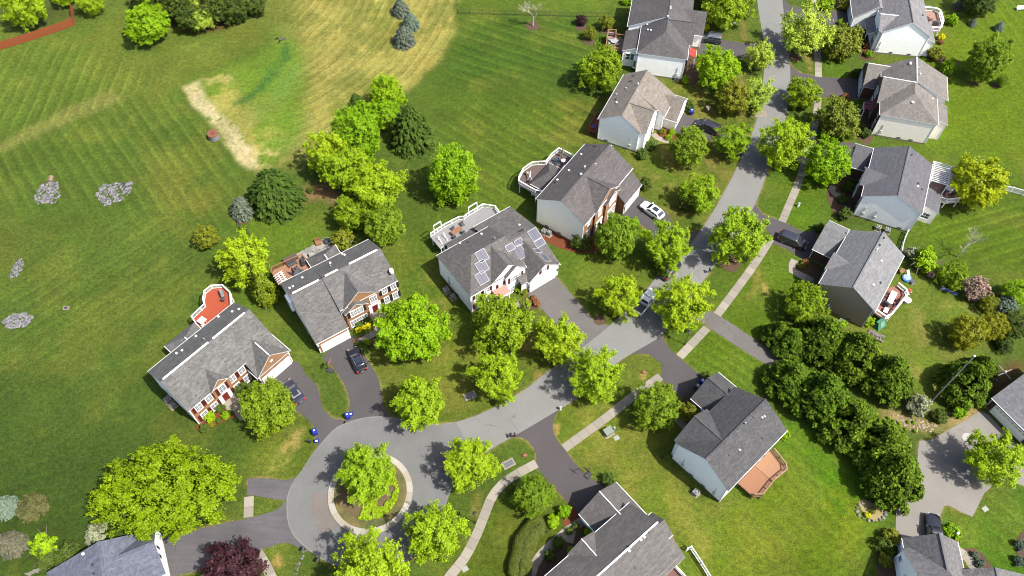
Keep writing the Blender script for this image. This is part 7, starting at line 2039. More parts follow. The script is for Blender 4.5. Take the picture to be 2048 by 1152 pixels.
mailbox(620, 887, 'black mailbox on the grass left of the blue bin and box', 1.2); mailbox(611, 1100, 'black mailbox at the corner of the wide bluish driveway', -0.4); mailbox(640, 1122, 'black mailbox in the shade below the traffic island', -0.4)
mailbox(1414, 224, 'brick mailbox pillar near the blue bin of the tan roofed house', 0.2, brickp=True); mailbox(1417, 545, 'thin black mailbox on the road edge south of the mulch ring', 0.2)
mailbox(1159, 921, 'pale mailbox beside the sidewalk', 0.2) if False else None

# storm drains with grates
for px, py, rz, lb in ((940, 792, 0.45, 'concrete framed storm drain in the shade of the yellowish lime tree'), (1017, 928, 0.5, 'concrete framed storm drain beside the curving sidewalk')):
    t = thing('storm_drain', px, py, lb, 'storm drain', 'storm drains', rz)
    part('frame', CONC, t, lambda b: (b.box(-.95, -.6, -.1, .95, -.42, .16), b.box(-.95, .42, -.1, .95, .6, .16), b.box(-.95, -.42, -.1, -.75, .42, .16), b.box(.75, -.42, -.1, .95, .42, .16)))
    part('pit', BLACK, t, lambda b: b.box(-.75, -.42, -.1, .75, .42, .02))
    for k in range(9): part('grate_bar', GREY, t, lambda b: b.box(-.68 + k * .17 - .025, -.41, .06, -.68 + k * .17 + .025, .41, .1))
# utility boxes
t = thing('utility_cabinet', 1216, 866, 'squat grey green utility cabinet on the lawn beside the sidewalk', 'utility box', rz=0.55)
part('cabinet', plain('utility_green', S(160, 172, 158), 0.5), t, lambda b: b.box(-.62, -.5, .08, .62, .5, .78)); part('lid', plain('utility_green', S(160, 172, 158)), t, lambda b: b.mesh([(-.68, -.56, .78), (.68, -.56, .78), (.68, .56, .86), (-.68, .56, .86), (-.68, -.56, .84), (.68, -.56, .84), (.68, .56, .94), (-.68, .56, .94)], [(3, 2, 1, 0), (4, 5, 6, 7), (0, 1, 5, 4), (1, 2, 6, 5), (2, 3, 7, 6), (3, 0, 4, 7)])); part('pad', CONC, t, lambda b: b.box(-.8, -.7, 0, .8, .7, .08))
t = thing('utility_post', 1228, 860, 'short pale utility post beside the squat grey green cabinet', 'utility box', rz=0.5)
part('body', plain('pale_green', S(190, 200, 186)), t, lambda b: b.box(-.13, -.13, 0, .13, .13, .8)); part('cap', plain('pale_green', S(190, 200, 186)), t, lambda b: b.box(-.17, -.17, .8, .17, .17, .9)); part('side_post', DARK, t, lambda b: b.box(.22, -.08, 0, .36, .08, .55))
for px, py, lb in ((1233, 876, 'pale flat access cover in the grass near the squat utility cabinet'), (930, 1138, 'pale flat cover in the grass beside the curving sidewalk'), (1970, 1018, 'small white cover in the grass right of the pale worn driveway')):
    t = thing('access_cover', px, py, lb, 'cover', rz=0.5)
    part('cover', plain('pale_cover', S(196, 206, 192)), t, lambda b: b.box(-.38, -.3, 0, .38, .3, .07)); part('rim', CONC, t, lambda b: b.box(-.44, -.36, 0, .44, .36, .05))
for px, py, h_, lb in ((1596, 413, 0.9, 'white utility post on the bright lawn beside the sidewalk'), (1121, 819, 0.8, 'white utility post under the lime tree on the strip by the road')):
    t = thing('utility_post', px, py, lb, 'utility box')
    part('body', WHITE, t, lambda b: b.box(-.14, -.14, 0, .14, .14, h_)); part('cap', GREY, t, lambda b: b.box(-.17, -.17, h_, .17, .17, h_ + .08))
t = thing('lawn_chair', 1466, 48, 'white plastic lawn chair on the grass beside the off roader driveway', 'chair', rz=0.5)
part('seat', WHITE, t, lambda b: b.box(-.3, -.3, .36, .3, .3, .42)); part('backrest', WHITE, t, lambda b: b.box(-.3, .28, .42, .3, .36, 1.0))
for sx in (-1, 1):
    part('armrest', WHITE, t, lambda b: b.box(sx * .34 - .05, -.3, .6, sx * .34 + .05, .3, .65))
    for sy in (-1, 1): part('leg', WHITE, t, lambda b: b.box(sx * .28 - .04, sy * .26 - .04, 0, sx * .28 + .04, sy * .26 + .04, .36))
t = thing('manhole_cover', 1521, 228, 'round iron manhole cover in the grey road', 'manhole'); x_, y_ = P(1521, 228)
part('frame', plain('pale_patch', S(186, 174, 160)), t, lambda b: b.prism([(-1.3, -.9), (1.2, -.9), (1.3, .9), (-1.2, .9)], .0, .049)); part('cover', plain('iron', (0.10, 0.08, 0.07), 0.7), t, lambda b: b.tube((0, 0, .02), (0, 0, .06), .38, .38, 20))
t = thing('manhole_cover', 1935, 876, 'round white concrete cover on the pale worn driveway', 'manhole')
part('cover', plain('white_cover', S(222, 220, 214)), t, lambda b: b.tube((0, 0, .01), (0, 0, .06), .8, .8, 22)); part('knob', GREY, t, lambda b: b.tube((0, 0, .06), (0, 0, .1), .1, .1, 10))

# concrete riser with rusty grate, pipe outlets and riprap in the basin
t = thing('drain_riser', 429, 276, 'round concrete riser with rusty lid at the edge of the bare strip', 'drain')
part('riser', plain('riser_concrete', S(176, 178, 182), 0.8), t, lambda b: b.tube((0, 0, 0), (0, 0, 1.15), 1.0, 1.0, 22)); part('lid', plain('rust', S(170, 104, 72), 0.8, var=0.25), t, lambda b: b.tube((0, 0, 1.15), (0, 0, 1.32), 1.07, 1.0, 22)); part('hatch', plain('rust_dark', S(140, 84, 60), 0.8), t, lambda b: b.box(-.35, -.35, 1.32, .35, .35, 1.37))
def culvert(px, py, rz, lb, mat=None, r=0.42):
    t = thing('culvert_pipe', px, py, lb, 'pipe', None, rz)
    mat = mat or plain('pipe_metal', S(150, 156, 166), 0.6, 0.3)
    def f(b):
        n = 14
        for ro, flip in ((r, False), (r * .88, True)):
            vs = [(x, ro * math.cos(2 * math.pi * i / n), .15 + ro * math.sin(2 * math.pi * i / n)) for x in (-0.3, 1.0) for i in range(n)]
            fs = [(i, (i + 1) % n, n + (i + 1) % n, n + i) for i in range(n)]
            b.mesh(vs, [q[::-1] if flip else q for q in fs])
    part('pipe', mat, t, f); part('flared_end', mat, t, lambda b: (b.mesh([(1.0, -.5, 0), (1.7, -.8, 0), (1.7, -.8, .15), (1.0, -.5, .6)], [(0, 1, 2, 3), (3, 2, 1, 0)]), b.mesh([(1.0, .5, 0), (1.7, .8, 0), (1.7, .8, .15), (1.0, .5, .6)], [(0, 1, 2, 3), (3, 2, 1, 0)])))
culvert(263, 368, math.pi + 0.5, 'metal culvert mouth above the wide patch of grey stones'); culvert(103, 357, -1.4, 'tan culvert mouth above the squarish patch of grey stones', plain('tan_pipe', S(190, 160, 130))); culvert(568, 78, -2.6, 'dark drain mouth at the head of the green streak', plain('dark_pipe', S(96, 84, 80)), 0.25)
t = thing('drain_inlet', 133, 617, 'small grey drain stone lying in the open field', 'drain'); part('inlet', CONC, t, lambda b: b.box(-.45, -.35, 0, .45, .35, .25)); part('grate', BLACK, t, lambda b: b.box(-.3, -.22, .25, .3, .22, .27))
STONE = [plain('rip_rap_%d' % i, S(*c), 0.85, var=0.2, scale=3) for i, c in enumerate(((158, 156, 162), (132, 131, 138), (180, 176, 180)))]
def riprap(pts_px, n, lo, hi, seed, mats=STONE):
    rr = random.Random(seed); poly = PX(pts_px); xs = [p[0] for p in poly]; ys = [p[1] for p in poly]
    b = MB(); k = 0
    while k < n:
        x, y = rr.uniform(min(xs), max(xs)), rr.uniform(min(ys), max(ys))
        if not inside(poly, np.array([x]), np.array([y]))[0]: k += 0; n -= 0.3; continue
        r = rr.uniform(lo, hi); a = rr.uniform(0, 6.3)
        M = Matrix.Translation((x, y, r * .15)) @ Matrix.Rotation(a, 4, 'Z') @ Matrix.Rotation(rr.uniform(-.5, .5), 4, 'X')
        vs = [M @ Vector((sx * r * rr.uniform(.6, 1.1), sy * r * rr.uniform(.5, .9), sz * r * rr.uniform(.3, .55))) for sx, sy, sz in ((1, 0, 0), (-1, 0, 0), (0, 1, 0), (0, -1, 0), (0, 0, 1), (0, 0, -1), (.6, .6, .6), (-.6, -.6, .6))]
        b.mesh(vs[:6], [(4, 0, 2), (4, 2, 1), (4, 1, 3), (4, 3, 0), (5, 2, 0), (5, 1, 2), (5, 3, 1), (5, 0, 3)], rr.randrange(len(mats)))
        k += 1
    return setp(b.build('riprap_stones', mats), kind='stuff')
riprap([(100, 362), (84, 370), (66, 392), (74, 408), (112, 406), (122, 388), (116, 366)], 230, .16, .46, 1); riprap([(258, 364), (205, 370), (189, 390), (212, 412), (250, 398), (264, 378)], 290, .16, .48, 2)
riprap([(42, 516), (32, 526), (18, 552), (24, 558), (40, 548), (48, 528)], 90, .16, .42, 3); riprap([(10, 638), (4, 650), (20, 658), (52, 652), (66, 634), (50, 626), (26, 628)], 260, .16, .42, 4)
riprap([(1772, 830), (1790, 826), (1876, 850), (1860, 866), (1820, 860), (1790, 848)], 170, .1, .3, 6, [plain('pink_stone_%d' % i, S(*c), 0.85) for i, c in enumerate(((220, 190, 160), (196, 168, 146), (232, 214, 190)))])
riprap([(612, 1090), (602, 1104), (592, 1128), (586, 1150), (594, 1150), (600, 1128), (612, 1106), (618, 1094)], 60, .1, .24, 7)
rr = random.Random(3); cx, cy = P(1742, 1023)
for i in range(16):
    a = 2 * math.pi * i / 16 + rr.uniform(-.1, .1); b = MB(); b.ball((0, 0, .12), rr.uniform(.2, .32), 7, 5, sq=(1, .8, .6))
    o = b.build('edging_stone', STONE[i % 3], None, (cx + 2.0 * math.cos(a), cy + 1.4 * math.sin(a), 0), (0, 0, a)); setp(o, 'rounded stone in the ring around the straw coloured and yellow green shrubs', 'stone', 'stones of the ring bed')

# fences
def run(px_pts): return PX(px_pts)
def board_fence(pts_px, H_, bw, mat, label, name='board_fence', post=2.4):
    pts = run(pts_px); c = pts[0]; root = empty(name, (c[0], c[1], 0), 0, label, 'fence')
    me = cached(('fb', H_, bw), lambda: (lambda b: (b.box(-bw / 2 + .008, -.012, .05, bw / 2 - .008, .012, H_), b.data('board', mat))[1])(MB()))
    for i in range(len(pts) - 1):
        p, q = Vector(pts[i]) - Vector(c), Vector(pts[i + 1]) - Vector(c); d = q - p; L = d.length; n = int(L / bw); a = math.atan2(d.y, d.x); nn = Vector((-d.y, d.x)) / L
        for k in range(n):
            x = p + d * ((k + .5) / n); link('board', me, root, (x.x, x.y, rv.uniform(-.03, .03)), (0, 0, a + rv.uniform(-.02, .02)))
        for zz in (.35, H_ - .3):
            b = MB(); b.bar((p.x + nn.x * .05, p.y + nn.y * .05, zz), (q.x + nn.x * .05, q.y + nn.y * .05, zz), .05, .1); b.build('rail', mat, root)
        m = max(1, round(L / post))
        for k in range(m + 1):
            x = p + d * (k / m) + nn * .1; b = MB(); b.box(x.x - .06, x.y - .06, 0, x.x + .06, x.y + .06, H_ + .05); b.build('post', mat, root)
board_fence([(-40, 112), (0, 100), (40, 88), (80, 75), (120, 62), (150, 50), (146, 16)], 1.85, 0.3, plain('orange_stained_boards', S(196, 98, 46), 0.75, var=0.22), 'orange stained timber board fence at the top left corner')
def picket(pts_px, H_, mat, label, name, step=.14, post=2.0, th=.02, rw=.06):
    pts = run(pts_px); c = pts[0]; root = empty(name, (c[0], c[1], 0), 0, label, 'fence'); pk = MB()
    for i in range(len(pts) - 1):
        p, q = Vector(pts[i]) - Vector(c), Vector(pts[i + 1]) - Vector(c); d = q - p; L = d.length
        for k in range(int(L / step)):
            x = p + d * ((k + .5) * step / L); pk.box(x.x - th, x.y - th, .08, x.x + th, x.y + th, H_ - .05)
        for zz in (.18, H_ - .06):
            b = MB(); b.bar((p.x, p.y, zz), (q.x, q.y, zz), rw, rw); b.build('rail', mat, root)
        m = max(1, round(L / post))
        for k in range(m + (1 if i == len(pts) - 2 else 0)):
            x = p + d * (k / m); b = MB(); b.box(x.x - rw * .7, x.y - rw * .7, 0, x.x + rw * .7, x.y + rw * .7, H_ + .08); b.build('post', mat, root)
    setp(pk.build('pickets', mat, root), kind='stuff')
picket([(913, -20), (916, 28), (1010, 30), (1120, 33), (1240, 36)], 1.25, BLACK, 'thin black metal fence along the top lawn', 'metal_fence', .3, 2.4, .012, .035)
picket([(478, 446), (481, 462), (500, 470)], 1.2, BLACK, 'short black metal fence by the blue spruce', 'metal_fence', .3, 1.5, .012, .035)
picket([(1372, 1102), (1380, 1098), (1400, 1128), (1425, 1168)], 1.3, WHITE, 'white picket fence at the bottom edge east of the plum deck', 'picket_fence', .2, 2.0, .03, .09)
picket([(1990, 378), (2020, 384), (2070, 398)], 1.3, WHITE, 'white picket fence at the right edge beyond the yellow lime tree', 'picket_fence', .2, 2.0, .03, .09)
picket([(1812, 468), (1806, 482), (1801, 498), (1800, 508)], 1.2, WHITE, 'short white picket fence between the slate and the taupe houses', 'picket_fence', .16, 1.6, .03, .09)
t = empty('rail_fence', P(60, 1152) + (0,), 0, 'weathered split rail fence in the bottom left corner', 'fence'); c0 = Vector(P(60, 1152)); c1 = Vector(P(92, 1138)) - c0
for zz in (.4, .75, 1.1): part('rail', BARKG, t, lambda b: b.tube((0, 0, zz), (c1.x, c1.y, zz), .06, .05, 6))
for k in (0, .5, 1): part('post', BARKG, t, lambda b: b.box(c1.x * k - .08, c1.y * k - .08, 0, c1.x * k + .08, c1.y * k + .08, 1.3))

# air conditioners
def ac(px, py, lb, rz=0.0, tall=False, sz=.42):
    t = thing('air_conditioner', px, py, lb, 'air conditioner', 'outdoor air conditioner units', rz)
    hh = 1.0 if tall else .8
    part('pad', CONC, t, lambda b: b.box(-.55, -.55, -.02, .55, .55, .08)); part('case', plain('ac_grey', S(196, 196, 192), 0.5), t, lambda b: b.box(-sz, -sz, .08, sz, sz, hh))
    part('fan_guard', BLACK, t, lambda b: b.tube((0, 0, hh), (0, 0, hh + .03), sz * .78, sz * .78, 18)); part('fan_hub', LENS, t, lambda b: b.tube((0, 0, hh + .03), (0, 0, hh + .06), .12, .12, 10))
    for k in range(3): part('fan_blade', GREY, t, lambda b: b.bar((0, 0, hh + .04), (sz * .7 * math.cos(k * 2.1), sz * .7 * math.sin(k * 2.1), hh + .04), .12, .015))
ac(338, 803, 'tall air conditioner nearest the back corner of the westmost brick house', .86, True); ac(347, 813, 'lower air conditioner at the end wall of the westmost brick house', .86, False, .36)
ac(893, 584, 'tall air conditioner at the white end wall of the solar panel house', .62, True); ac(906, 596, 'lower air conditioner at the end wall of the solar panel house', .62, False, .36)
ac(1088, 466, 'air conditioner nearest the back corner of the tan gable wall', .95); ac(1098, 470, 'narrow air conditioner beside the larger one at the tan gable wall', .95, True, .32)
ac(1755, 459, 'air conditioner with round fan under the light grey gable, left of two', 1.15); ac(1773, 464, 'air conditioner with round fan under the light grey gable, right of two', 1.15)
ac(1681, 647, 'air conditioner at the foot of the taupe gable wall', .97); ac(1391, 987, 'air conditioner at the foot of the blue grey gable wall', .75); ac(1288, 296, 'small meter cabinet unit at the foot of the pale grey gable wall', 1.1, False, .25); ac(1352, 160, 'air conditioner at the foot of the white gable by the lime ball shrub', 1.3, False, .36)

# basketball hoops
def hoop(px, py, lb, rz):
    t = thing('basketball_hoop', px, py, lb, 'basketball hoop', None, rz, .03)
    part('base', BLACK, t, lambda b: b.mesh([(-.4, -.6, 0), (.4, -.6, 0), (.4, .6, 0), (-.4, .6, 0), (-.3, -.5, .25), (.3, -.5, .25), (.3, .5, .2), (-.3, .5, .2)], [(3, 2, 1, 0), (4, 5, 6, 7), (0, 1, 5, 4), (1, 2, 6, 5), (2, 3, 7, 6), (3, 0, 4, 7)]))
    part('pole', BLACK, t, lambda b: (b.tube((0, -.2, .2), (0, -.2, 2.6), .05, .05, 8), b.tube((0, -.2, 2.5), (0, .5, 3.0), .04, .04, 8)))
    bb = part('backboard', plain('hoop_board', S(196, 150, 130), 0.4), t, lambda b: b.box(-.5, .5, 2.75, .5, .54, 3.35))
    def rim(b):
        for k in range(12): b.tube((.23 * math.cos(k * .5236), .8 + .23 * math.sin(k * .5236), 2.95), (.23 * math.cos((k + 1) * .5236), .8 + .23 * math.sin((k + 1) * .5236), 2.95), .012, .012, 5)
    part('rim', plain('hoop_orange', S(220, 110, 60)), t, rim)
hoop(660, 741, 'black basketball hoop at the edge of the driveway with the navy SUV', -1.9); hoop(1176, 950, 'black basketball hoop beside the plum dark driveway', 2.4)
t = thing('umbrella_stand', 671, 722, 'small salmon pink ball and stake on the dark driveway', 'toy', z=.03) if False else None

# tall white pole leaning in view, and a cross armed one
def tallpole(px, py, H_, lb, r=.09, arm=False):
    t = thing('flag_pole', px, py, lb, 'pole')
    part('pole', plain('weathered_pole', S(206, 206, 200), 0.6), t, lambda b: b.tube((0, 0, 0), (0, 0, H_), r, r * .7, 10)); part('finial', WHITE, t, lambda b: b.ball((0, 0, H_ + .1), .16, 8, 6))
    part('collar', GREY, t, lambda b: b.tube((0, 0, 0), (0, 0, .3), r * 1.8, r * 1.6, 10))
    if arm:
        for a in (0.4, 1.97): part('cross_arm', plain('weathered_pole', S(206, 206, 200)), t, lambda b: b.bar((-1.3 * math.cos(a), -1.3 * math.sin(a), H_ - .2), (1.3 * math.cos(a), 1.3 * math.sin(a), H_ - .2), .1, .1))
tallpole(1862, 803, 14.2, 'tall pale pole rising past the sunlit cypress', .13); tallpole(1992, 762, 3.0, 'pale clothes pole with crossed arms near the arched light garage', .07, True)
# black trellis and tub near the rock garden
t = thing('trellis', 1825, 822, 'black rectangular trellis beside the white blossoming little tree', 'trellis', rz=-.75)
part('frame', DARK, t, lambda b: (b.box(-1.6, -.03, .1, 1.6, .03, .2), b.box(-1.6, -.03, 1.0, 1.6, .03, 1.1), b.box(-1.6, -.03, 0, -1.5, .03, 1.1), b.box(1.5, -.03, 0, 1.6, .03, 1.1)))
for k in range(13): part('bar', DARK, t, lambda b: b.box(-1.45 + k * .24, -.015, .2, -1.41 + k * .24, .015, 1.0))
t = thing('tree_stump', 1898, 828, 'dry knobbly stump on the gravel', 'stump'); part('stump', BARK, t, lambda b: (b.tube((0, 0, 0), (0, 0, .4), .28, .2, 9), b.tube((0, 0, .2), (.5, .1, .45), .12, .05, 6), b.tube((0, 0, .2), (-.4, .3, .3), .12, .05, 6)))
t = thing('planter_tub', 1972, 786, 'dark tub on the shaded mulch by the arched light garage', 'tub'); part('tub', DARK, t, lambda b: b.tube((0, 0, 0), (0, 0, .5), .4, .5, 14)); part('soil', MULCH, t, lambda b: b.tube((0, 0, .5), (0, 0, .52), .44, .44, 14))
# lamp in the oval bed
t = thing('garden_lamp', 1902, 1076, 'black garden lamp with white globe in the oval bed', 'garden lamp'); part('pole', BLACK, t, lambda b: b.tube((0, 0, 0), (0, 0, 2.0), .05, .04, 8)); part('globe', WHITE, t, lambda b: b.ball((0, 0, 2.15), .2, 10, 7))
t = thing('garden_bench', 2040, 20, 'white garden bench on the grass at the right edge', 'bench', rz=.1); part('seat', WHITE, t, lambda b: b.box(-.9, -.3, .4, .9, .3, .48)); part('backrest', WHITE, t, lambda b: b.box(-.9, .26, .48, .9, .34, .95))
for sx in (-1, 1): part('leg', WHITE, t, lambda b: b.box(sx * .8 - .05, -.28, 0, sx * .8 + .05, .28, .4))
for px, py, lb in ((1052, 690, None), (1287, 745, 'rust brown rock on the grass near the dark driveway corner'), (1049, 911, 'rust brown rock beside the storm drain by the curving sidewalk')):
    if lb:
        t = thing('garden_rock', px, py, lb, 'rock'); part('rock', plain('rust_rock', S(176, 116, 84), var=0.25), t, lambda b: b.ball((0, 0, .1), .42, 8, 6, sq=(1, .75, .6)))

# ---------------------------------------------------------------- deck and yard furniture (in house coordinates)
def hthing(h, name, u, v, z, label, cat, group=None, rz=0.0):
    x, y = h.wor(u, v); return empty(name, (x, y, z), h.yaw + rz, label, cat, group)
def grill(h, u, v, z, lb, rz=0.0, mat=GREY):
    t = hthing(h, 'barbecue_grill', u, v, z, lb, 'grill', None, rz)
    part('cart', DARK, t, lambda b: b.box(-.4, -.28, .1, .4, .28, .75)); part('lid', mat, t, lambda b: b.mesh([(-.42, -.3, .8), (.42, -.3, .8), (.42, .3, .8), (-.42, .3, .8), (-.38, -.16, 1.1), (.38, -.16, 1.1), (.38, .2, 1.15), (-.38, .2, 1.15)], [(3, 2, 1, 0), (4, 5, 6, 7), (0, 1, 5, 4), (1, 2, 6, 5), (2, 3, 7, 6), (3, 0, 4, 7)])); part('handle', RIM, t, lambda b: b.bar((-.3, -.34, .9), (.3, -.34, .9), .04, .04))
    for s_ in (-1, 1): part('side_shelf', mat, t, lambda b: b.box(s_ * .62 - .2, -.26, .76, s_ * .62 + .2, .26, .8))
def table(h, u, v, z, lb, w=1.4, d=.9, mat=WHITE, rz=0.0, round_=False):
    t = hthing(h, 'patio_table', u, v, z, lb, 'table', None, rz)
    part('table_top', mat, t, (lambda b: b.tube((0, 0, .7), (0, 0, .75), w / 2, w / 2, 20)) if round_ else (lambda b: b.box(-w / 2, -d / 2, .7, w / 2, d / 2, .75)))
    for sx in (-1, 1):
        for sy in (-1, 1): part('leg', mat, t, lambda b: b.box(sx * w * .33 - .03, sy * d * .33 - .03, 0, sx * w * .33 + .03, sy * d * .33 + .03, .7))
def chair(h, u, v, z, lb, mat=WHITE, rz=0.0, group=None):
    t = hthing(h, 'patio_chair', u, v, z, lb, 'chair', group, rz)
    part('seat', mat, t, lambda b: b.box(-.27, -.27, .4, .27, .27, .46)); part('backrest', mat, t, lambda b: b.box(-.27, .22, .46, .27, .28, .95))
    for sx in (-1, 1):
        for sy in (-1, 1): part('leg', mat, t, lambda b: b.box(sx * .23 - .025, sy * .23 - .025, 0, sx * .23 + .025, sy * .23 + .025, .4))
def lounge(h, u, v, z, lb, mat, rz=0.0):
    t = hthing(h, 'patio_armchair', u, v, z, lb, 'armchair', None, rz)
    part('frame', DARK, t, lambda b: b.box(-.5, -.48, .1, .5, .5, .3)); part('cushion', mat, t, lambda b: b.box(-.42, -.44, .3, .42, .3, .48)); part('backrest', mat, t, lambda b: b.box(-.45, .3, .3, .45, .5, .95))
    for s_ in (-1, 1): part('armrest', DARK, t, lambda b: b.box(s_ * .5 - .06, -.48, .3, s_ * .5 + .06, .5, .62))
def parasol(h, u, v, z, lb, mat, closed=True):
    t = hthing(h, 'garden_parasol', u, v, z, lb, 'parasol')
    part('pole', GREY, t, lambda b: b.tube((0, 0, 0), (0, 0, 2.5), .03, .03, 8)); part('canopy', mat, t, lambda b: b.tube((0, 0, 1.1), (0, 0, 2.45), .26 if closed else 1.4, .05, 10)); part('base', DARK, t, lambda b: b.tube((0, 0, 0), (0, 0, .1), .28, .25, 14))
# westmost house deck
grill(h1, 16.6, 4.6, 2.3, 'silver grill at the rounded end of the orange deck', 1.2, plain('silver_cover', S(176, 176, 180))); table(h1, 11.3, 2.9, 2.3, 'white table on the orange deck against the house', 1.1, 1.1, rz=.1)
chair(h1, 10.9, 2.1, 2.3, 'white chair between the table and the wall on the orange deck', rz=3.1); chair(h1, 16.0, 3.7, 2.3, 'dark chair beside the silver grill on the orange deck', DARK, 2.2)
# black shuttered house deck
grill(h2, 5.2, 3.9, 2.0, 'black covered grill at the corner of the tan deck', 1.3, BLACK); parasol(h2, 2.9, 2.6, 2.0, 'closed navy parasol on the tan deck', plain('navy_cloth', S(40, 48, 72))); table(h2, 3.4, 2.4, 2.0, 'round dark table under the closed navy parasol', 1.2, 1.2, DARK, 0, True)
for du, dv, r in ((.9, .2, 1.6), (-.2, -.9, 3.1), (.5, .9, 0.4)): chair(h2, 3.4 + du, 2.4 + dv, 2.0, 'dark chair around the round table on the tan deck', DARK, r, 'chairs at the navy parasol')
t = hthing(h2, 'deck_bench', 3.6, 4.7, 2.0, 'dark slatted bench against the rail of the tan deck', 'bench'); [part('slat', DARK, t, lambda b: b.box(-.8, -.3 + k * .14, .42, .8, -.2 + k * .14, .46)) for k in range(4)]; part('backrest', DARK, t, lambda b: b.box(-.8, .28, .5, .8, .34, .9)); part('frame', DARK, t, lambda b: (b.box(-.75, -.28, 0, -.68, .3, .42), b.box(.68, -.28, 0, .75, .3, .42)))
t = hthing(h2, 'hot_tub', 4.0, 6.6, 0, 'brown covered hot tub behind the tan deck', 'hot tub'); part('tub', plain('tub_brown', S(92, 78, 70)), t, lambda b: b.box(-1.15, -1.0, 0, 1.15, 1.0, .85)); [part('cover', plain('tub_cover', S(118, 100, 90), var=0.05), t, lambda b: b.box(-1.2 + k * 1.21, -1.05, .87, k * 1.21 - .01, 1.05, 1.0)) for k in (0, 1)]
pgz = hthing(h2, 'pergola', 0.0, 2.4, 2.0, 'small white lattice pergola at the west corner of the tan deck', 'pergola')
for k in range(5): part('slat', WHITE, pgz, lambda b: b.bar((-.2, -.6 + k * .45, .95), (1.5, -.3 + k * .45, 1.0), .07, .08))
for k in range(3): part('beam', WHITE, pgz, lambda b: b.bar((.1 + k * .6, -.8, .9), (.0 + k * .6, 1.5, .9), .08, .08))
for sx in (0.1, 1.2): part('post', WHITE, pgz, lambda b: b.box(sx - .06, 1.2, -1.9, sx + .06, 1.32, .9))
# flagstone patio behind the black shuttered house
rr = random.Random(8)
PAT = [pavement('patio_stone_%d' % i, S(*c), 0.1, 0.1) for i, c in enumerate(((190, 186, 180), (172, 168, 164), (204, 200, 192)))]
for k, (px, py, w_) in enumerate(((606, 508, 1.4), (616, 502, 1.3), (622, 511, 1.2), (628, 497, 1.3), (634, 505, 1.3), (640, 492, 1.4), (648, 499, 1.3), (653, 488, 1.3), (598, 512, 1.2), (660, 494, 1.2), (645, 484, 1.0), (612, 513, 1.1))):
    x, y = P(px, py); b = MB(); b.prism([(w_ * .6 * rr.uniform(.8, 1.1) * math.cos(a), w_ * .6 * rr.uniform(.8, 1.1) * math.sin(a)) for a in [2 * math.pi * i / 7 for i in range(7)]], 0, .06 + .01 * (k % 3))
    setp(b.build('patio_stone', PAT[k % 3], None, (x, y, 0), (0, 0, rr.uniform(0, 6))), 'flat grey flagstone of the little patio behind the black shuttered house', 'flagstone', 'flagstones of the curved patio')
t = thing('patio_armchair', 637, 487, 'wooden armchair on the curved flagstone patio', 'armchair', rz=.4); part('seat', WOOD, t, lambda b: b.box(-.5, -.5, .1, .5, .5, .42)); part('backrest', WOOD, t, lambda b: b.box(-.5, .4, .42, .5, .52, .95))
t = thing('fire_pit', 655, 485, 'dark round fire pit at the end of the flagstone patio', 'fire pit'); part('bowl', DARK, t, lambda b: b.tube((0, 0, 0), (0, 0, .45), .5, .6, 14)); part('ring', BLACK, t, lambda b: b.tube((0, 0, .45), (0, 0, .5), .62, .62, 14))
# solar house deck
table(h3, 6.4, 3.9, 2.5, 'pale wooden table on the grey deck', 2.0, .9, WOOD, .1); [chair(h3, 5.4 + k * .9, 3.2 + (1.4 if k % 2 else 0), 2.5, 'dark chair at the pale wooden table on the grey deck', DARK, 3.1 if k % 2 == 0 else 0, 'chairs at the wooden table') for k in range(4)]
# tan sided house deck
lounge(h4, 12.2, 3.6, 2.5, 'dark blue cushioned armchair on the brown deck, nearest the rail corner', plain('blue_cushion', S(66, 80, 110)), 2.6); lounge(h4, 10.9, 3.4, 2.5, 'dark blue cushioned armchair on the brown deck, second along', plain('blue_cushion', S(66, 80, 110)), 3.4)
table(h4, 12.6, 2.4, 2.5, 'round white table by the blue armchairs', .8, .8, WHITE, 0, True); t = hthing(h4, 'side_table', 11.6, 1.4, 2.5, 'square white side table by the wall of the brown deck', 'table'); part('table_top', WHITE, t, lambda b: b.box(-.45, -.4, .4, .45, .4, .46)); part('base', WHITE, t, lambda b: b.box(-.3, -.28, 0, .3, .28, .4))
parasol(h4, 13.8, 3.4, 2.5, 'closed beige parasol at the corner of the brown deck', plain('beige_cloth', S(196, 184, 166))); t = hthing(h4, 'telescope', 6.0, 5.2, 2.5, 'white tube on a tripod on the western lobe of the brown deck', 'telescope', None, .5); part('tube', WHITE, t, lambda b: b.tube((-.5, 0, 1.0), (.6, 0, 1.3), .08, .1, 10)); [part('leg', WHITE, t, lambda b: b.tube((0, 0, 1.05), (.5 * math.cos(k * 2.1), .5 * math.sin(k * 2.1), 0), .025, .025, 6)) for k in range(3)]
chair(h4, 6.6, 6.2, 2.5, 'cream chair beside the white tube on the brown deck', plain('cream_cloth', S(226, 210, 176)), 1.0); chair(h4, 5.2, 4.9, 2.5, 'dark chair on the western lobe of the brown deck', DARK, 2.0)
bx = hthing(h5, 'storage_tub', 1.2, 1.0, 1.6, 'blue tub on the small red brown deck', 'tub'); part('tub', BLUE, bx, lambda b: b.tube((0, 0, 0), (0, 0, .5), .28, .36, 14)); part('rim', BLUE, bx, lambda b: b.tube((0, 0, .5), (0, 0, .54), .4, .4, 14))
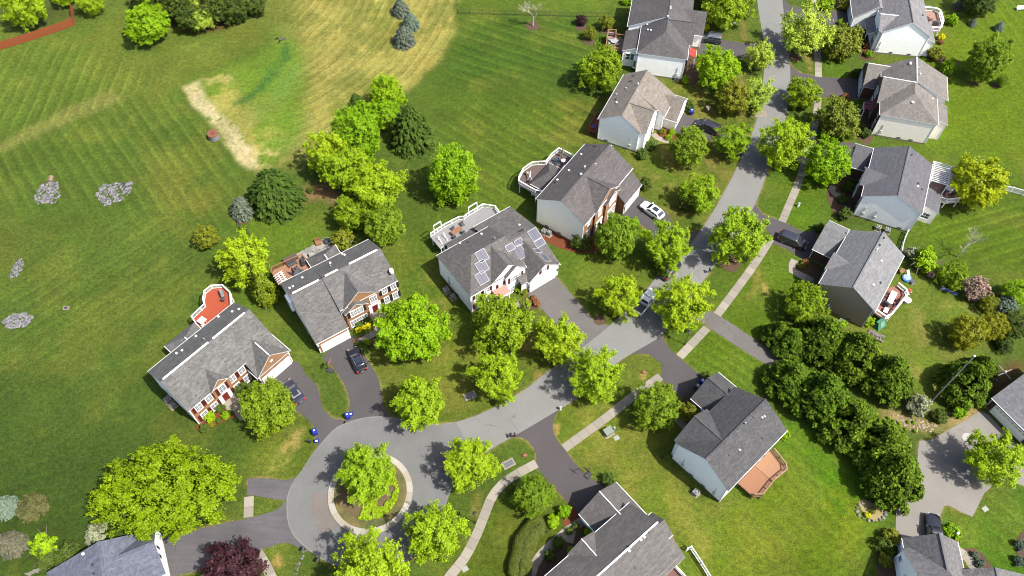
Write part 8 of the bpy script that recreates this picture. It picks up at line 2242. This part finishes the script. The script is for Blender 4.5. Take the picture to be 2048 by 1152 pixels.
# honey deck
table(h6, 6.5, 5.0, 1.6, 'round glass grey table on the honey coloured deck', 1.5, 1.5, GREY, 0, True); parasol(h6, 7.2, 5.1, 1.6, 'closed crimson parasol on the honey coloured deck', plain('crimson_cloth', S(150, 40, 70)))
for k in range(6):
    a = k * 1.047; chair(h6, 6.5 + 1.2 * math.cos(a), 5.0 + 1.1 * math.sin(a), 1.6, 'pale chair around the round table on the honey coloured deck', plain('pale_chair', S(210, 208, 200)), a - 1.57, 'chairs at the crimson parasol')
t = hthing(h6, 'deck_bench', 9.0, 5.7, 1.6, 'patterned bench at the far rail of the honey coloured deck', 'bench', None, 1.6); part('seat', plain('patterned_cloth', S(200, 180, 190), var=0.3, scale=30), t, lambda b: b.box(-.8, -.3, .3, .8, .3, .5)); part('backrest', plain('patterned_cloth', S(200, 180, 190)), t, lambda b: b.box(-.8, .3, .3, .8, .42, .9)); part('base', DARK, t, lambda b: b.box(-.75, -.25, 0, .75, .3, .3))
lounge(h7, 10.6, -2.4, 1.5, 'salmon cushioned lounger on the small salmon deck', plain('salmon_cushion', S(214, 160, 140)), .6); grill(h7, 9.0, -3.4, 1.5, 'dark grill on the small salmon deck', 1.5, DARK)
t = hthing(h7, 'canoe', 17.0, -3.2, 0, 'green upturned canoe on the bare ground by the northmost white house', 'canoe', None, 1.4)
def canoe_(b):
    n = 9
    for i in range(n - 1):
        for s_ in (-1, 1):
            x0, x1 = -2.0 + 4 * i / (n - 1), -2.0 + 4 * (i + 1) / (n - 1); w0, w1 = .42 * (1 - (x0 / 2) ** 2), .42 * (1 - (x1 / 2) ** 2)
            p = [(x0, s_ * w0, .1), (x1, s_ * w1, .1), (x1, 0, .15 + .35 * (1 - (x1 / 2) ** 4)), (x0, 0, .15 + .35 * (1 - (x0 / 2) ** 4))]; b.face(p if s_ < 0 else p[::-1])
part('hull', plain('canoe_green', S(70, 130, 96)), t, canoe_); part('keel', plain('canoe_keel', S(56, 104, 78)), t, lambda b: b.bar((-1.8, 0, .3), (1.8, 0, .3), .04, .3))
# rose deck, terracotta deck
table(h9, 10.9, -4.4, 1.6, 'round pale table on the rose floored deck', 1.2, 1.2, WHITE, 0, True); [chair(h9, 10.9 + 1.0 * math.cos(a), -4.4 + 1.0 * math.sin(a), 1.6, 'dark chair around the pale table on the rose floored deck', DARK, a - 1.57, 'chairs on the rose deck') for a in (0.5, 2.3, 4.2)]
grill(h9, 12.6, -4.0, 1.6, 'dark grill beside the white pergola', .4, DARK)
table(h10, 7.0, -1.5, 1.3, 'long white table on the terracotta deck', 2.6, .9, WHITE, .02); grill(h10, 5.3, -1.2, 1.3, 'black kettle grill on the terracotta deck', 1.3, BLACK); [chair(h10, 6.2 + k * .8, -.5, 1.3, 'brown chair on the house side of the long white table', plain('brown_cloth', S(120, 80, 66)), 0, 'brown chairs on the terracotta deck') for k in range(3)]; [chair(h10, 6.4 + k * .9, -2.5, 1.3, 'brown chair on the rail side of the long white table', plain('brown_cloth', S(120, 80, 66)), 3.14, 'brown chairs by the terracotta rail') for k in range(2)]
t = hthing(h10, 'storage_box', 4.2, -1.6, 1.3, 'lilac lidded box on the terracotta deck', 'box'); part('box', plain('lilac', S(190, 184, 214)), t, lambda b: b.box(-.5, -.3, 0, .5, .3, .5)); part('lid', WHITE, t, lambda b: b.box(-.53, -.33, .5, .53, .33, .56))
# yard toys by the taupe house
t = thing('paddling_pool', 1813, 558, 'blue and white play pool leaning on the grass', 'pool', rz=.5); part('ring', plain('pool_blue', S(70, 150, 220)), t, lambda b: b.tube((0, 0, 0), (0, 0, .35), .85, .8, 20)); part('liner', plain('pool_pale', S(200, 226, 240)), t, lambda b: b.tube((.1, .1, .35), (.1, .1, .37), .62, .62, 18)); part('slide', WHITE, t, lambda b: b.mesh([(.3, .3, .3), (.8, .1, .3), (.9, .9, 1.0), (.5, 1.0, 1.0)], [(0, 1, 2, 3), (3, 2, 1, 0)]))
t = thing('toy_crate', 1824, 566, 'small grey crate next to the blue and white play pool', 'crate', rz=.3); part('crate', GREY, t, lambda b: b.box(-.35, -.3, 0, .35, .3, .45)); part('lid', DARK, t, lambda b: b.box(-.38, -.33, .45, .38, .33, .5))
t = thing('toy_car', 1816, 586, 'orange and white toy car by the terracotta deck rail', 'toy', rz=.8); part('body', plain('toy_orange', S(235, 90, 40)), t, lambda b: b.box(-.5, -.3, .15, .5, .3, .5)); part('roof', plain('toy_orange', S(235, 90, 40)), t, lambda b: b.box(-.25, -.25, .85, .25, .25, .95)); [part('wheel', WHITE, t, lambda b: b.tube((sx * .32, sy * .3, .15), (sx * .32, sy * .36, .15), .15, .15, 10)) for sx in (-1, 1) for sy in (-1, 1)]; [part('pillar', WHITE, t, lambda b: b.box(sx * .2 - .03, -.2, .5, sx * .2 + .03, .2, .85)) for sx in (-1, 1)]
t = thing('round_tub', 1813, 603, 'white round tub on the grass below the toy car', 'tub'); part('tub', WHITE, t, lambda b: b.tube((0, 0, 0), (0, 0, .55), .5, .6, 16)); part('inside', GREY, t, lambda b: b.tube((0, 0, .55), (0, 0, .57), .52, .52, 16))
t = thing('play_tent', 1757, 650, 'green play tent beside the terracotta deck', 'tent', rz=.6)
def tent_(b):
    p = [(-1.0, -.8, 0), (1.0, -.8, 0), (1.0, .8, 0), (-1.0, .8, 0)]; q = [(-.8, -.1, 1.4), (.8, -.1, 1.4), (.85, .3, 1.35), (-.85, .3, 1.35)]
    for i in range(4): b.face([p[i], p[(i + 1) % 4], q[(i + 1) % 4], q[i]])
    b.face(q)
part('cloth', plain('tent_green', S(84, 176, 130), 0.6, var=0.15), t, tent_); part('panel', plain('tent_pale', S(150, 214, 190), 0.6), t, lambda b: b.face([(-.5, -.72, .3), (.5, -.72, .3), (.4, -.2, 1.3), (-.4, -.2, 1.3)])); part('pole', DARK, t, lambda b: b.tube((-.9, -.12, 1.42), (.9, -.12, 1.42), .03, .03, 6))
t = thing('crumpled_tarp', 1752, 673, 'crumpled grey brown tarp lying beside the green play tent', 'tarp', rz=-.5)
def tarp_(b):
    n = 9; rr = random.Random(4)
    H_ = [[.08 + .28 * rr.random() for _ in range(n)] for _ in range(n)]
    for i in range(n - 1):
        for j in range(n - 1): b.face([(-1.2 + 2.4 * (i + a) / (n - 1) + .15 * math.sin(j + a), -.7 + 1.4 * (j + c) / (n - 1), H_[i + a][j + c]) for a, c in ((0, 0), (1, 0), (1, 1), (0, 1))])
part('cloth', plain('tarp_cloth', S(150, 142, 134), 0.7, var=0.3, scale=3), t, tarp_)
t = thing('blue_sled', 1898, 583, 'blue tarp strip in the shade of the garden border', 'tarp', rz=-.5); part('cloth', plain('tarp_blue', S(60, 100, 170)), t, lambda b: b.mesh([(-1.4, -.2, .05), (1.4, -.3, .05), (1.4, .2, .3), (-1.4, .3, .2)], [(0, 1, 2, 3)]))
t = thing('garden_table', 1802, 546, 'small wooden table against the wall near the blue and white play pool', 'table', rz=.9); part('table_top', WOOD, t, lambda b: b.box(-.5, -.3, .6, .5, .3, .66)); [part('leg', WOOD, t, lambda b: b.box(sx * .4 - .04, sy * .22 - .04, 0, sx * .4 + .04, sy * .22 + .04, .6)) for sx in (-1, 1) for sy in (-1, 1)]
table(h12, 5.0, -12.0, 1.2, 'dark table on the plum deck at the bottom edge', 1.4, .9, DARK)
